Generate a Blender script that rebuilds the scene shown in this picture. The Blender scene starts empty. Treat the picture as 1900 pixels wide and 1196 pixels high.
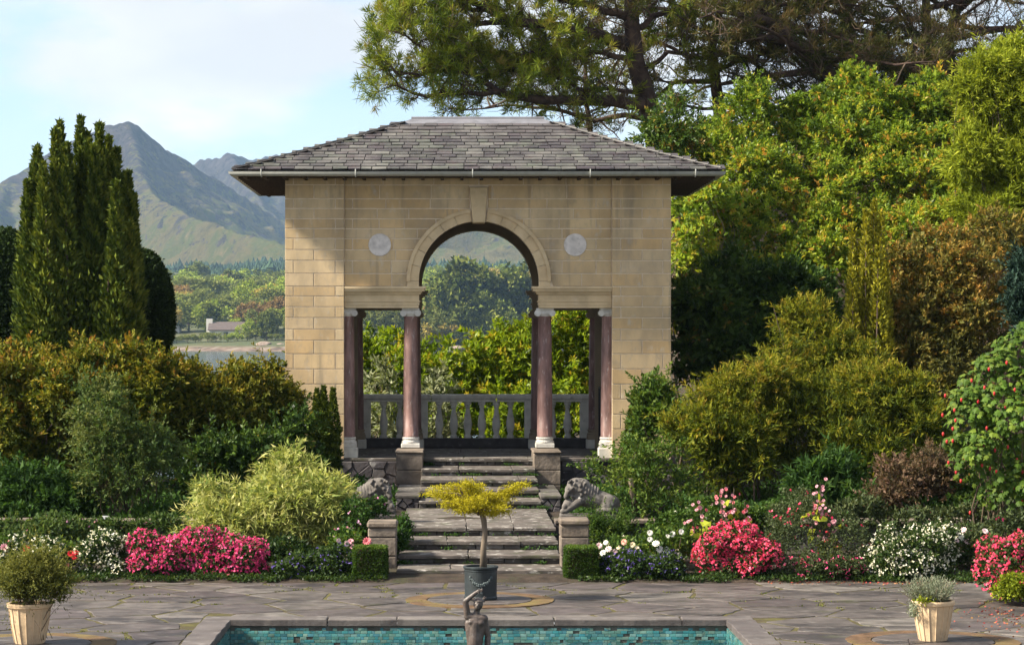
import bpy, bmesh, math, random
import numpy as np
from mathutils import Vector, Matrix

scene = bpy.context.scene
COL = scene.collection
R = math.radians

# ------------------------------------------------------------------ camera
# the garden axis runs along +Y; one metre high point of view above a terrace
F_PX, VPX, HZY, EYE = 4500.0, 845.0, 628.0, 3.4     # focal length / vanishing point in photo pixels, eye height
cam_d = bpy.data.cameras.new('camera')
cam = bpy.data.objects.new('camera', cam_d)
COL.objects.link(cam)
cam.location = (0, 0, EYE)
cam.rotation_euler = (R(90), 0, 0)
cam_d.sensor_width = 36
cam_d.lens = F_PX / 1900 * 36
cam_d.shift_x = (950 - VPX) / 1900
cam_d.shift_y = (HZY - 598) / 1900
cam_d.clip_start = 0.5
cam_d.clip_end = 20000
scene.camera = cam

# ------------------------------------------------------------------ sky, sun, exposure
SUN_EL, SUN_AZ = R(40), R(-13)      # from the left, a little in front of the plane of the facade
to_sun = Vector((-math.cos(SUN_EL) * math.cos(SUN_AZ), math.cos(SUN_EL) * math.sin(SUN_AZ), math.sin(SUN_EL)))
world = bpy.data.worlds.new('World')
scene.world = world
world.use_nodes = True
wn = world.node_tree
for n in list(wn.nodes):
    wn.nodes.remove(n)
w_out = wn.nodes.new('ShaderNodeOutputWorld')
w_bg = wn.nodes.new('ShaderNodeBackground')
w_bg.inputs['Strength'].default_value = 0.14
sky = wn.nodes.new('ShaderNodeTexSky')
sky.sky_type = 'NISHITA'
sky.sun_disc = False
sky.sun_elevation = SUN_EL
sky.sun_rotation = math.atan2(to_sun.x, to_sun.y)
sky.air_density = 1.0
sky.dust_density = 0.6
sky.ozone_density = 2.5
tc = wn.nodes.new('ShaderNodeTexCoord')
mp = wn.nodes.new('ShaderNodeMapping')
mp.inputs['Scale'].default_value = (1.0, 1.0, 2.6)
mp.inputs['Location'].default_value = (3.1, 0.4, 0.35)
nz = wn.nodes.new('ShaderNodeTexNoise')
nz.inputs['Scale'].default_value = 7.0
nz.inputs['Detail'].default_value = 7
nz.inputs['Roughness'].default_value = 0.56
rp = wn.nodes.new('ShaderNodeValToRGB')
rp.color_ramp.elements[0].position = 0.43; rp.color_ramp.elements[0].color = (0.30, 0.30, 0.30, 1)
rp.color_ramp.elements[1].position = 0.56
mx = wn.nodes.new('ShaderNodeMixRGB')
nz2 = wn.nodes.new('ShaderNodeTexNoise'); nz2.inputs['Scale'].default_value = 9.0; nz2.inputs['Detail'].default_value = 6
rp2 = wn.nodes.new('ShaderNodeValToRGB')
rp2.color_ramp.elements[0].position = 0.35; rp2.color_ramp.elements[0].color = (1.6, 1.62, 1.68, 1)
rp2.color_ramp.elements[1].position = 0.65; rp2.color_ramp.elements[1].color = (2.2, 2.16, 2.1, 1)      # thin bright cloud
wn.links.new(mp.outputs['Vector'], nz2.inputs['Vector']); wn.links.new(nz2.outputs['Fac'], rp2.inputs['Fac']); bw = wn.nodes.new('ShaderNodeRGBToBW'); wn.links.new(sky.outputs['Color'], bw.inputs['Color'])      # cloud is lit by the sky and sun around it
cm2 = wn.nodes.new('ShaderNodeMixRGB'); cm2.blend_type = 'MULTIPLY'; cm2.inputs['Fac'].default_value = 1.0; cm2.inputs['Color2'].default_value = (0.15, 0.147, 0.14, 1)
wn.links.new(bw.outputs['Val'], cm2.inputs['Color1'])
ca2 = wn.nodes.new('ShaderNodeMixRGB'); ca2.blend_type = 'ADD'; ca2.inputs['Fac'].default_value = 1.0
wn.links.new(rp2.outputs['Color'], ca2.inputs['Color1']); wn.links.new(cm2.outputs['Color'], ca2.inputs['Color2'])
wn.links.new(ca2.outputs['Color'], mx.inputs['Color2'])
wn.links.new(tc.outputs['Generated'], mp.inputs['Vector'])
wn.links.new(mp.outputs['Vector'], nz.inputs['Vector'])
wn.links.new(nz.outputs['Fac'], rp.inputs['Fac'])
wn.links.new(rp.outputs['Color'], mx.inputs['Fac'])
tn = wn.nodes.new('ShaderNodeMixRGB'); tn.blend_type = 'MULTIPLY'; tn.inputs['Fac'].default_value = 1.0; tn.inputs['Color2'].default_value = (0.46, 0.51, 0.57, 1)   # clear sky colour dimmed and tinted blue all over
wn.links.new(sky.outputs['Color'], tn.inputs['Color1']); wn.links.new(tn.outputs['Color'], mx.inputs['Color1'])
wn.links.new(mx.outputs['Color'], w_bg.inputs['Color'])
wn.links.new(w_bg.outputs['Background'], w_out.inputs['Surface'])

sun_d = bpy.data.lights.new('sun', 'SUN')
sun_d.energy = 4.7
sun_d.angle = R(7)      # sun through thin cloud: soft shadow edges
sun_d.color = (1.0, 0.90, 0.74)
sun = bpy.data.objects.new('sun', sun_d)
COL.objects.link(sun)
sun.rotation_euler = (-to_sun).to_track_quat('-Z', 'Y').to_euler()
sun.location = (-20, 10, 30)

scene.view_settings.view_transform = 'Standard'
scene.view_settings.look = 'None'
scene.view_settings.gamma = 1
scene.view_settings.exposure = 1.5
scene.view_settings.use_curve_mapping = False
scene.cycles.max_bounces = 8
scene.cycles.volume_bounces = 1
scene.cycles.transparent_max_bounces = 8

# ------------------------------------------------------------------ helpers
def wx(px, D): return (px - VPX) * D / F_PX
def wz(py, D): return EYE - (py - HZY) * D / F_PX
def W(px, py, D): return Vector((wx(px, D), D, wz(py, D)))

def link(o, parent=None):
    COL.objects.link(o)
    if parent is not None:
        o.parent = parent
        o.matrix_parent_inverse = Matrix.Translation(-Vector(parent.location))
    return o

def tag(o, label=None, cat=None, group=None, kind=None):
    if label: o['label'] = label
    if cat: o['category'] = cat
    if group: o['group'] = group
    if kind: o['kind'] = kind
    return o

def thing(name, loc, label, cat, group=None):
    o = bpy.data.objects.new(name, None)
    o.empty_display_size = 0.2
    o.location = loc
    link(o)
    return tag(o, label, cat, group)

def mesh_from(name, verts, faces, mat=None, smooth=False):
    me = bpy.data.meshes.new(name)
    me.from_pydata([tuple(v) for v in verts], [], faces)
    if mat: me.materials.append(mat)
    if smooth:
        me.polygons.foreach_set('use_smooth', [True] * len(me.polygons))
    me.update()
    return me

def put(name, me, parent=None, loc=(0, 0, 0)):
    o = bpy.data.objects.new(name, me)
    o.location = loc
    return link(o, parent)

class MB:
    """collects shapes and links them as one mesh object"""
    def __init__(s): s.v = []; s.f = []
    def add(s, vs, fs):
        b = len(s.v); s.v.extend([tuple(v) for v in vs]); s.f.extend([tuple(b + i for i in f) for f in fs])
        return s
    def box(s, x0, x1, y0, y1, z0, z1):
        return s.add([(x0, y0, z0), (x1, y0, z0), (x1, y1, z0), (x0, y1, z0), (x0, y0, z1), (x1, y0, z1), (x1, y1, z1), (x0, y1, z1)],
                     [(0, 3, 2, 1), (4, 5, 6, 7), (0, 1, 5, 4), (1, 2, 6, 5), (2, 3, 7, 6), (3, 0, 4, 7)])
    def cbox(s, x0, x1, y0, y1, z0, z1, c=0.01):
        """box with all edges chamfered"""
        vs, idx = [], {}
        xs, ys, zs = (x0, x1), (y0, y1), (z0, z1)
        for i in (0, 1):
            for j in (0, 1):
                for k in (0, 1):
                    sx, sy, sz = (c if i == 0 else -c), (c if j == 0 else -c), (c if k == 0 else -c)
                    idx[i, j, k, 0] = len(vs); vs.append((xs[i], ys[j] + sy, zs[k] + sz))
                    idx[i, j, k, 1] = len(vs); vs.append((xs[i] + sx, ys[j], zs[k] + sz))
                    idx[i, j, k, 2] = len(vs); vs.append((xs[i] + sx, ys[j] + sy, zs[k]))
        fs = []
        def I(i, j, k, a): return idx[i, j, k, a]
        for i in (0, 1): fs.append((I(i,0,0,0), I(i,1,0,0), I(i,1,1,0), I(i,0,1,0)))
        for j in (0, 1): fs.append((I(0,j,0,1), I(1,j,0,1), I(1,j,1,1), I(0,j,1,1)))
        for k in (0, 1): fs.append((I(0,0,k,2), I(1,0,k,2), I(1,1,k,2), I(0,1,k,2)))
        for i in (0, 1):
            for j in (0, 1): fs.append((I(i,j,0,0), I(i,j,1,0), I(i,j,1,1), I(i,j,0,1)))
            for k in (0, 1): fs.append((I(i,0,k,0), I(i,1,k,0), I(i,1,k,2), I(i,0,k,2)))
        for j in (0, 1):
            for k in (0, 1): fs.append((I(0,j,k,1), I(1,j,k,1), I(1,j,k,2), I(0,j,k,2)))
        for i in (0, 1):
            for j in (0, 1):
                for k in (0, 1): fs.append((I(i,j,k,0), I(i,j,k,1), I(i,j,k,2)))
        return s.add(vs, fs)
    def prism_xz(s, poly, y0, y1, c=0.0):
        """polygon in XZ, front at y0 (towards the camera), optionally chamfered front"""
        n = len(poly)
        if c > 0:
            cx = sum(p[0] for p in poly) / n; cz = sum(p[1] for p in poly) / n
            ins = []
            for x, z in poly:
                d = math.hypot(x - cx, z - cz) or 1
                k = max(0.0, (d - 1.3 * c) / d); ins.append((cx + (x - cx) * k, cz + (z - cz) * k))
            vs = [(x, y1, z) for x, z in poly] + [(x, y0 + c, z) for x, z in poly] + [(x, y0, z) for x, z in ins]
            fs = [tuple(range(2 * n, 3 * n))]
            for i in range(n):
                j = (i + 1) % n
                fs += [(i, j, n + j, n + i), (n + i, n + j, 2 * n + j, 2 * n + i)]
        else:
            vs = [(x, y1, z) for x, z in poly] + [(x, y0, z) for x, z in poly]
            fs = [tuple(range(n, 2 * n)), tuple(range(n - 1, -1, -1))]
            for i in range(n):
                j = (i + 1) % n; fs.append((i, j, n + j, n + i))
        return s.add(vs, fs)
    def prism_xy(s, poly, z0, z1, c=0.006):
        """polygon in XY (a slab), top at z1 with a chamfer"""
        n = len(poly)
        cx = sum(p[0] for p in poly) / n; cy = sum(p[1] for p in poly) / n
        ins = []
        for x, y in poly:
            d = math.hypot(x - cx, y - cy) or 1
            k = max(0.0, (d - 1.4 * c) / d); ins.append((cx + (x - cx) * k, cy + (y - cy) * k))
        vs = [(x, y, z0) for x, y in poly] + [(x, y, z1 - c) for x, y in poly] + [(x, y, z1) for x, y in ins]
        fs = [tuple(range(2 * n, 3 * n))]
        for i in range(n):
            j = (i + 1) % n
            fs += [(i, j, n + j, n + i), (n + i, n + j, 2 * n + j, 2 * n + i)]
        return s.add(vs, fs)
    def lathe(s, prof, n=24, cx=0, cy=0, flute=0.0, caps=True):
        vs, fs = [], []
        for r, z in prof:
            for i in range(n):
                a = 2 * math.pi * i / n
                rr = r * (1 - (flute if i % 2 else 0))
                vs.append((cx + rr * math.cos(a), cy + rr * math.sin(a), z))
        for k in range(len(prof) - 1):
            for i in range(n):
                j = (i + 1) % n
                fs.append((k * n + i, k * n + j, (k + 1) * n + j, (k + 1) * n + i))
        if caps:
            fs.append(tuple(range(n - 1, -1, -1))); m = (len(prof) - 1) * n
            fs.append(tuple(range(m, m + n)))
        return s.add(vs, fs)
    def tube(s, pts, rad, n=6, cap=True):
        pts = [Vector(p) for p in pts]
        if not isinstance(rad, (list, tuple)): rad = [rad] * len(pts)
        vs, fs = [], []
        for i, p in enumerate(pts):
            d = (pts[min(i + 1, len(pts) - 1)] - pts[max(i - 1, 0)])
            if d.length < 1e-9: d = Vector((0, 0, 1))
            d.normalize()
            u = d.cross(Vector((0.31, 0.17, 0.93)) if abs(d.z) < 0.9 else Vector((1, 0.2, 0))).normalized(); w = d.cross(u)
            for k in range(n):
                a = 2 * math.pi * k / n
                vs.append(p + (u * math.cos(a) + w * math.sin(a)) * rad[i])
        for i in range(len(pts) - 1):
            for k in range(n):
                j = (k + 1) % n
                fs.append((i * n + k, i * n + j, (i + 1) * n + j, (i + 1) * n + k))
        if cap:
            fs.append(tuple(range(n - 1, -1, -1))); m = (len(pts) - 1) * n; fs.append(tuple(range(m, m + n)))
        return s.add(vs, fs)
    def ball(s, c, r, nu=10, nv=7):
        if not isinstance(r, (list, tuple)): r = (r, r, r)
        vs = [(c[0], c[1], c[2] + r[2])]; fs = []
        for i in range(1, nv):
            t = math.pi * i / nv
            for k in range(nu):
                a = 2 * math.pi * k / nu
                vs.append((c[0] + r[0] * math.sin(t) * math.cos(a), c[1] + r[1] * math.sin(t) * math.sin(a), c[2] + r[2] * math.cos(t)))
        vs.append((c[0], c[1], c[2] - r[2])); L = len(vs) - 1
        for k in range(nu): fs.append((0, 1 + k, 1 + (k + 1) % nu))
        for i in range(nv - 2):
            for k in range(nu):
                j = (k + 1) % nu; a = 1 + i * nu
                fs.append((a + k, a + nu + k, a + nu + j, a + j))
        a = 1 + (nv - 2) * nu
        for k in range(nu): fs.append((a + k, L, a + (k + 1) % nu))
        return s.add(vs, fs)
    def capsule(s, p0, p1, r0, r1, n=10):
        p0, p1 = Vector(p0), Vector(p1)
        s.ball(p0, r0, n, 7); s.ball(p1, r1, n, 7)
        return s.tube([p0, p1], [r0, r1], n)
    def build(s, name, mat, parent=None, smooth=False, origin=None):
        vs = s.v
        o0 = Vector((0, 0, 0))
        if origin is not None:
            o0 = Vector(origin); vs = [(v[0] - o0.x, v[1] - o0.y, v[2] - o0.z) for v in vs]
        me = mesh_from(name, vs, s.f, mat, smooth)
        bm = bmesh.new(); bm.from_mesh(me); bmesh.ops.recalc_face_normals(bm, faces=bm.faces); bm.to_mesh(me); bm.free()
        return put(name, me, parent, o0)

def remeshed(o, voxel, smooth=4):
    m = o.modifiers.new('union', 'REMESH'); m.mode = 'VOXEL'; m.voxel_size = voxel; m.use_smooth_shade = True
    s = o.modifiers.new('smooth', 'SMOOTH'); s.iterations = smooth; s.factor = 0.5
    return o

# ------------------------------------------------------------------ materials
def new_mat(name):
    m = bpy.data.materials.new(name); m.use_nodes = True
    nt = m.node_tree; b = nt.nodes['Principled BSDF']
    return m, nt, b

def ramp(nt, cols, fac=None, pos=None, mode='LINEAR'):
    n = nt.nodes.new('ShaderNodeValToRGB'); cr = n.color_ramp; cr.interpolation = mode
    k = len(cols)
    while len(cr.elements) < k: cr.elements.new(0.5)
    for i, c in enumerate(cols):
        cr.elements[i].position = pos[i] if pos else i / max(1, k - 1)
        c = c if isinstance(c, (tuple, list)) else (c, c, c)
        cr.elements[i].color = (c[0], c[1], c[2], 1)
    if fac is not None: nt.links.new(fac, n.inputs['Fac'])
    return n.outputs['Color']

def noise(nt, vec, scale, detail=5, rough=0.55, dist=0.0):
    n = nt.nodes.new('ShaderNodeTexNoise')
    n.inputs['Scale'].default_value = scale; n.inputs['Detail'].default_value = detail
    n.inputs['Roughness'].default_value = rough; n.inputs['Distortion'].default_value = dist
    nt.links.new(vec, n.inputs['Vector'])
    return n.outputs['Fac']

def mixc(nt, a, b, fac, mode='MIX'):
    n = nt.nodes.new('ShaderNodeMixRGB'); n.blend_type = mode
    for sock, v in (('Color1', a), ('Color2', b), ('Fac', fac)):
        if isinstance(v, (int, float)): n.inputs[sock].default_value = v
        elif isinstance(v, (tuple, list)): n.inputs[sock].default_value = (v[0], v[1], v[2], 1)
        else: nt.links.new(v, n.inputs[sock])
    return n.outputs['Color']

def world_pos(nt, scale=(1, 1, 1)):
    g = nt.nodes.new('ShaderNodeNewGeometry'); m = nt.nodes.new('ShaderNodeMapping')
    m.inputs['Scale'].default_value = scale
    nt.links.new(g.outputs['Position'], m.inputs['Vector'])
    return m.outputs['Vector']

def local_pos(nt, scale=(1, 1, 1)):
    g = nt.nodes.new('ShaderNodeTexCoord'); m = nt.nodes.new('ShaderNodeMapping')
    m.inputs['Scale'].default_value = scale
    nt.links.new(g.outputs['Object'], m.inputs['Vector'])
    return m.outputs['Vector']

def add_bump(nt, b, h, strength, dist=0.02):
    n = nt.nodes.new('ShaderNodeBump'); n.inputs['Strength'].default_value = strength; n.inputs['Distance'].default_value = dist
    nt.links.new(h, n.inputs['Height']); nt.links.new(n.outputs['Normal'], b.inputs['Normal'])

def surf(name, cols, nscale=3.0, lo=0.7, hi=1.2, rough=0.85, spec=0.3, bump=0.3, bscale=25, bdist=0.02, stains=(), local=False, stretch=(1, 1, 1), metal=0.0, detail=6, streak=None):
    """cols are picked by each object's own random number; noise varies them; stains = (colour, scale, lo, hi, amount)"""
    m, nt, b = new_mat(name)
    vec = local_pos(nt, stretch) if local else world_pos(nt, stretch)
    oi = nt.nodes.new('ShaderNodeObjectInfo')
    base = ramp(nt, cols, oi.outputs['Random']) if len(cols) > 1 else None
    if base is None:
        rgb = nt.nodes.new('ShaderNodeRGB'); rgb.outputs[0].default_value = (*cols[0], 1); base = rgb.outputs[0]
    n1 = noise(nt, vec, nscale, detail)
    c = mixc(nt, base, ramp(nt, [lo, hi], n1, [0.3, 0.7]), 1.0, 'MULTIPLY')
    for col, sc, a, z, amt in stains:
        k = noise(nt, vec, sc, 6, 0.62)
        c = mixc(nt, c, col, mixc(nt, (0, 0, 0), (amt, amt, amt), ramp(nt, [0.0, 1.0], k, [a, z])))
    if streak:
        k = noise(nt, world_pos(nt, (4.5, 4.5, 0.35)), streak[1], 5, 0.6)
        c = mixc(nt, c, streak[0], mixc(nt, (0, 0, 0), (streak[4],) * 3, ramp(nt, [0.0, 1.0], k, [streak[2], streak[3]])))
    nt.links.new(c, b.inputs['Base Color'])
    b.inputs['Roughness'].default_value = rough; b.inputs['Specular IOR Level'].default_value = spec; b.inputs['Metallic'].default_value = metal
    if bump > 0: add_bump(nt, b, noise(nt, vec, bscale, 6, 0.6), bump, bdist)
    return m

def leaf_mat(name, cols, trans=0.35, rough=0.45, spec=0.35, hue=0.0, pos=None):
    m, nt, b = new_mat(name)
    at = nt.nodes.new('ShaderNodeAttribute'); at.attribute_name = 'tint'
    fac = at.outputs['Fac']
    c = ramp(nt, cols, fac, pos)
    if hue > 0:
        oi = nt.nodes.new('ShaderNodeObjectInfo')
        c = mixc(nt, c, ramp(nt, [1 - hue, 1 + hue], oi.outputs['Random']), 1.0, 'MULTIPLY')
    nt.links.new(c, b.inputs['Base Color'])
    b.inputs['Roughness'].default_value = rough + 0.1; b.inputs['Specular IOR Level'].default_value = spec * 0.45
    t = nt.nodes.new('ShaderNodeBsdfTranslucent')
    nt.links.new(mixc(nt, c, (1.25, 1.2, 0.7), 1.0, 'MULTIPLY'), t.inputs['Color'])
    ms = nt.nodes.new('ShaderNodeMixShader'); ms.inputs['Fac'].default_value = trans
    nt.links.new(b.outputs['BSDF'], ms.inputs[1]); nt.links.new(t.outputs['BSDF'], ms.inputs[2])
    nt.links.new(ms.outputs['Shader'], nt.nodes['Material Output'].inputs['Surface'])
    return m

# ------------------------------------------------------------------ foliage
RNG = np.random.default_rng(7)

def unit(a): return a / np.maximum(1e-9, np.linalg.norm(a, axis=1, keepdims=True))

def leaf_mesh(name, P, A, L, Wd, tint, mat, rng=None, fold=0.25, droop=0.1, upbias=1.0, kite=0.45):
    """one four-cornered, folded, drooping leaf for each point P along axis A"""
    rng = rng or RNG
    n = len(P); A = unit(A)
    up = np.array([0, 0, 0.7]) * upbias + rng.normal(size=(n, 3)) * 0.9
    S = unit(np.cross(A, up)); U = np.cross(S, A)
    L = np.broadcast_to(np.asarray(L, float).reshape(-1, 1), (n, 1)); Wd = np.broadcast_to(np.asarray(Wd, float).reshape(-1, 1), (n, 1))
    V = np.empty((n, 4, 3))
    V[:, 0] = P
    V[:, 1] = P + A * L * kite + S * Wd * 0.5 + U * Wd * fold
    V[:, 2] = P + A * L - U * L * droop
    V[:, 3] = P + A * L * kite - S * Wd * 0.5 + U * Wd * fold
    me = bpy.data.meshes.new(name)
    me.vertices.add(4 * n); me.vertices.foreach_set('co', V.reshape(-1).astype(np.float32))
    me.loops.add(4 * n); me.loops.foreach_set('vertex_index', np.arange(4 * n, dtype=np.int32))
    me.polygons.add(n); me.polygons.foreach_set('loop_start', np.arange(0, 4 * n, 4, dtype=np.int32))
    me.update(calc_edges=True)
    at = me.attributes.new('tint', 'FLOAT', 'FACE'); at.data.foreach_set('value', np.clip(tint, 0, 1).astype(np.float32))
    me.materials.append(mat)
    return me

def wave(P, seed, freq):
    """a cheap smooth random field in -1..1"""
    r = np.random.default_rng(seed); out = np.zeros(len(P))
    for k in range(5):
        out += np.sin(P @ (r.normal(size=3) * freq * (0.7 + 0.35 * k)) + r.uniform(0, 6.28)) / (1 + 0.45 * k)
    return out / 2.6

def blob_surface(blobs, n, rng, shell=0.3, lump=0.18, freq=3.0, back=0.3, low=0.25, seed=1):
    """points near the outer surface of a union of ellipsoids (x, y, z, rx, ry, rz), with outward directions"""
    B = np.array(blobs, float); area = (B[:, 3] * B[:, 5] + B[:, 3] * B[:, 4] + B[:, 4] * B[:, 5])
    Ps, Ns, got = [], [], 0
    while got < n:
        m = int((n - got) * 2.2) + 50
        k = rng.choice(len(B), m, p=area / area.sum())
        d = unit(rng.normal(size=(m, 3)))
        keep = (d[:, 1] < 0.35) | (rng.random(m) < back)
        keep &= (d[:, 2] > -0.35) | (rng.random(m) < low)
        k, d = k[keep], d[keep]
        c, r = B[k, :3], B[k, 3:]
        f = 1 - shell * rng.random(len(k)) ** 1.6
        p = c + d * r * f[:, None]
        p += d * r * (lump * wave(p, seed, freq))[:, None]
        q = np.full(len(p), 9.0)
        for b in range(len(B)):
            e = np.linalg.norm((p - B[b, :3]) / B[b, 3:], axis=1)
            e[k == b] = 9
            q = np.minimum(q, e)
        ok = q > 0.72
        Ps.append(p[ok]); Ns.append(unit(d[ok] / r[ok])); got += int(ok.sum())
    return np.concatenate(Ps)[:n], np.concatenate(Ns)[:n]

def clump_leaves(C, N, per, rad, rng, out=0.8, up=0.35, rnd=0.8, tint_c=0.22, tint_l=0.12, tint0=0.5, lit=None):
    n = len(C)
    cc = np.repeat(np.arange(n), per); m = len(cc)
    d = unit(N[cc] * out + rng.normal(size=(m, 3)) * rnd + np.array([0, 0, up]))
    P = C[cc] + rng.normal(size=(m, 3)) * rad * 0.5
    t = tint0 + rng.normal(size=n)[cc] * tint_c + rng.normal(size=m) * tint_l
    return P, d, t

def spray_leaves(C, N, per, length, rng, out=0.8, up=0.35, rnd=0.5, sag=0.25, tint_c=0.22, tint_l=0.12, tint0=0.5):
    """leafy shoots: leaves set along short arching twigs"""
    n = len(C); d = unit(N * out + rng.normal(size=(n, 3)) * rnd + np.array([0, 0, up])); ln = length * (0.45 + 0.9 * rng.random(n))
    cc = np.repeat(np.arange(n), per); m = len(cc); t = np.tile(np.linspace(0.08, 1.0, per), n)
    P = C[cc] - N[cc] * (0.45 * ln[cc])[:, None] + d[cc] * (ln[cc] * t)[:, None]
    P[:, 2] -= sag * ln[cc] * t * t
    P += rng.normal(size=(m, 3)) * 0.035 * (length / 0.4) * (1.15 - t)[:, None]
    side = unit(np.cross(d[cc], rng.normal(size=(m, 3))))
    A = d[cc] * (0.35 + 0.8 * t[:, None]) + side * 0.8 + rng.normal(size=(m, 3)) * 0.2
    ti = tint0 + rng.normal(size=n)[cc] * tint_c + rng.normal(size=m) * tint_l + 0.22 * (t - 0.6)
    return P, A, ti

def px_blobs(lst, D=None):
    """(px, py, rx_px, ry_px, D, depth_radius_in_m)"""
    out = []
    for b in lst:
        px, py, rx, ry, d, dr = b
        c = W(px, py, d); s = d / F_PX
        out.append((c.x, c.y, c.z, rx * s, dr, ry * s))
    return out

def with_lobes(blobs, k, rng, size=(0.2, 0.5), shrink=0.84):
    """break each ellipsoid into a smaller body and k knobs on its upper and front side"""
    out = []
    for (x, y, z, a, b, c) in blobs:
        out.append((x, y, z, a * shrink, b * shrink, c * shrink))
        for _ in range(k):
            d = rng.normal(size=3); d /= np.linalg.norm(d)
            if d[1] > 0.3: d[1] = -d[1]
            if d[2] < -0.5: d[2] = -d[2]
            s = rng.uniform(*size); q = 0.98 - s * 0.6 + 0.12 * rng.random()
            m = (a * c) ** 0.5
            out.append((x + d[0] * a * q, y + d[1] * b * q, z + d[2] * c * q, 0.5 * (a + m) * s * rng.uniform(0.85, 1.3), 0.5 * (b + m) * s, 0.5 * (c + m) * s * rng.uniform(0.75, 1.1)))
    return out

def stems_for(base, targets, r0, mat, parent, rng, name='stems', spread=0.25, wob=0.06, sides=5, local=False):
    mb = MB()
    for t in targets:
        if local: base = (t[0] + rng.normal() * 0.25, t[1] + 0.5, t[2] - rng.uniform(0.7, 1.5))
        b = Vector(base) + Vector((rng.normal() * spread, rng.normal() * spread, 0)); t = Vector(t)
        pts, k = [], 5
        for i in range(k + 1):
            f = i / k; p = b.lerp(t, f); p.z = b.z + (t.z - b.z) * f ** 0.85
            if 0 < i < k: p += Vector(rng.normal(size=3) * wob * (t - b).length * 0.5)
            pts.append(p)
        rr = r0 * (0.6 + 0.6 * rng.random())
        mb.tube(pts, [rr * (1 - 0.8 * i / k) for i in range(k + 1)], sides, cap=False)
    return mb.build(name, mat, parent, smooth=True)

def shrub(name, label, cat, blobs, base, nc, per, L, Wd, mat, rad=0.12, stem_mat=None, nstem=14, r0=0.03, seed=1, group=None, shell=0.35, lump=0.2,
          freq=3.0, out=0.8, up=0.35, rnd=0.8, fold=0.25, droop=0.12, tint0=0.5, tint_c=0.2, tint_l=0.12, back=0.3, low=0.25, upbias=1.0, kite=0.45, fol='foliage', spread=0.25, topt=0.0, lobes=9, spray=0.07, spray_len=0.22, fill=0.45, shoot=0.42, leaves_per_shoot=20, local_stems=False):
    rng = np.random.default_rng(seed)
    t = thing(name, base, label, cat, group)
    if lobes: blobs = with_lobes(blobs, lobes, rng)
    if shoot:
        nc0 = nc; nc = max(20, int(nc * per / leaves_per_shoot))
    C, N = blob_surface(blobs, nc, rng, shell, lump, freq, back, low, seed)
    sp_ = (rng.random(len(C)) < spray)
    C = C + N * (sp_ * rng.random(len(C)) * spray_len)[:, None] + np.array([0, 0, 1.0]) * (sp_ * rng.random(len(C)) * spray_len * 0.6)[:, None]
    if shoot:
        P, A, ti = spray_leaves(C, N, leaves_per_shoot, shoot, rng, out, up, rnd * 0.65, droop * 1.5, tint_c, tint_l, tint0); nc = nc0
    else:
        P, A, ti = clump_leaves(C, N, per, rad, rng, out, up, rnd, tint_c, tint_l, tint0)
    ti = ti + 0.2 * wave(P, seed + 50, freq * 0.45)
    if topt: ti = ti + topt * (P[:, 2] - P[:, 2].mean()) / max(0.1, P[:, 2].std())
    Lv, Wv = np.full(len(P), L), np.full(len(P), Wd)
    if fill:
        B = np.array(blobs); vol = B[:, 3] * B[:, 4] * B[:, 5]; m = int(nc * fill); kb = rng.choice(len(B), m, p=vol ** 0.8 / (vol ** 0.8).sum())
        dd = unit(rng.normal(size=(m, 3))); Cf = B[kb, :3] + dd * B[kb, 3:] * (0.45 + 0.4 * rng.random(m))[:, None]
        Pf, Af, tf = clump_leaves(Cf, dd, 5, rad, rng, out, up, rnd, tint_c, tint_l, tint0)
        P = np.concatenate([P, Pf]); A = np.concatenate([A, Af]); ti = np.concatenate([ti, tf]); Lv = np.concatenate([Lv, np.full(len(Pf), L * 1.5)]); Wv = np.concatenate([Wv, np.full(len(Pf), Wd * 2.2)])
    k = len(P); L, Wd = Lv, Wv
    me = leaf_mesh(fol, P, A, L * (0.7 + 0.6 * rng.random(k)), Wd * (0.75 + 0.5 * rng.random(k)), ti, mat, rng, fold, droop, upbias, kite)
    put(fol, me, t)
    if nstem:
        idx = rng.choice(len(C), min(nstem, len(C)), replace=False)
        stems_for(base, [C[i] - N[i] * 0.1 for i in idx], r0, stem_mat, t, rng, spread=spread, local=local_stems)
    return t

# ------------------------------------------------------------------ material list
M = {}
M['sandstone'] = surf('sandstone', [(0.50, 0.355, 0.19), (0.56, 0.425, 0.245), (0.53, 0.39, 0.22), (0.58, 0.45, 0.275), (0.55, 0.38, 0.19), (0.545, 0.42, 0.26)],
                      nscale=2.2, lo=0.78, hi=1.15, bump=0.25, bscale=30, bdist=0.01,
                      stains=[((0.22, 0.18, 0.135), 0.9, 0.50, 0.70, 0.55), ((0.17, 0.14, 0.11), 3.0, 0.60, 0.72, 0.5), ((0.33, 0.28, 0.21), 11, 0.55, 0.72, 0.5), ((0.60, 0.54, 0.44), 6, 0.58, 0.72, 0.55)], stretch=(1, 1, 0.55), streak=((0.20, 0.17, 0.13), 1.0, 0.54, 0.68, 0.5))
M['mortar'] = surf('mortar', [(0.72, 0.61, 0.46)], nscale=8, lo=0.8, hi=1.1, bump=0.2)
M['trim_stone'] = surf('trim_stone', [(0.57, 0.43, 0.255), (0.60, 0.47, 0.29)], nscale=3, lo=0.8, hi=1.15, bump=0.15, bscale=30,
                       stains=[((0.22, 0.17, 0.12), 2.2, 0.52, 0.75, 0.4), ((0.5, 0.44, 0.35), 6, 0.55, 0.75, 0.4)])
M['inner_stone'] = surf('inner_stone', [(0.30, 0.24, 0.165)], nscale=2, lo=0.7, hi=1.15, bump=0.25, stains=[((0.12, 0.1, 0.08), 1.5, 0.5, 0.75, 0.5)])
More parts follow.
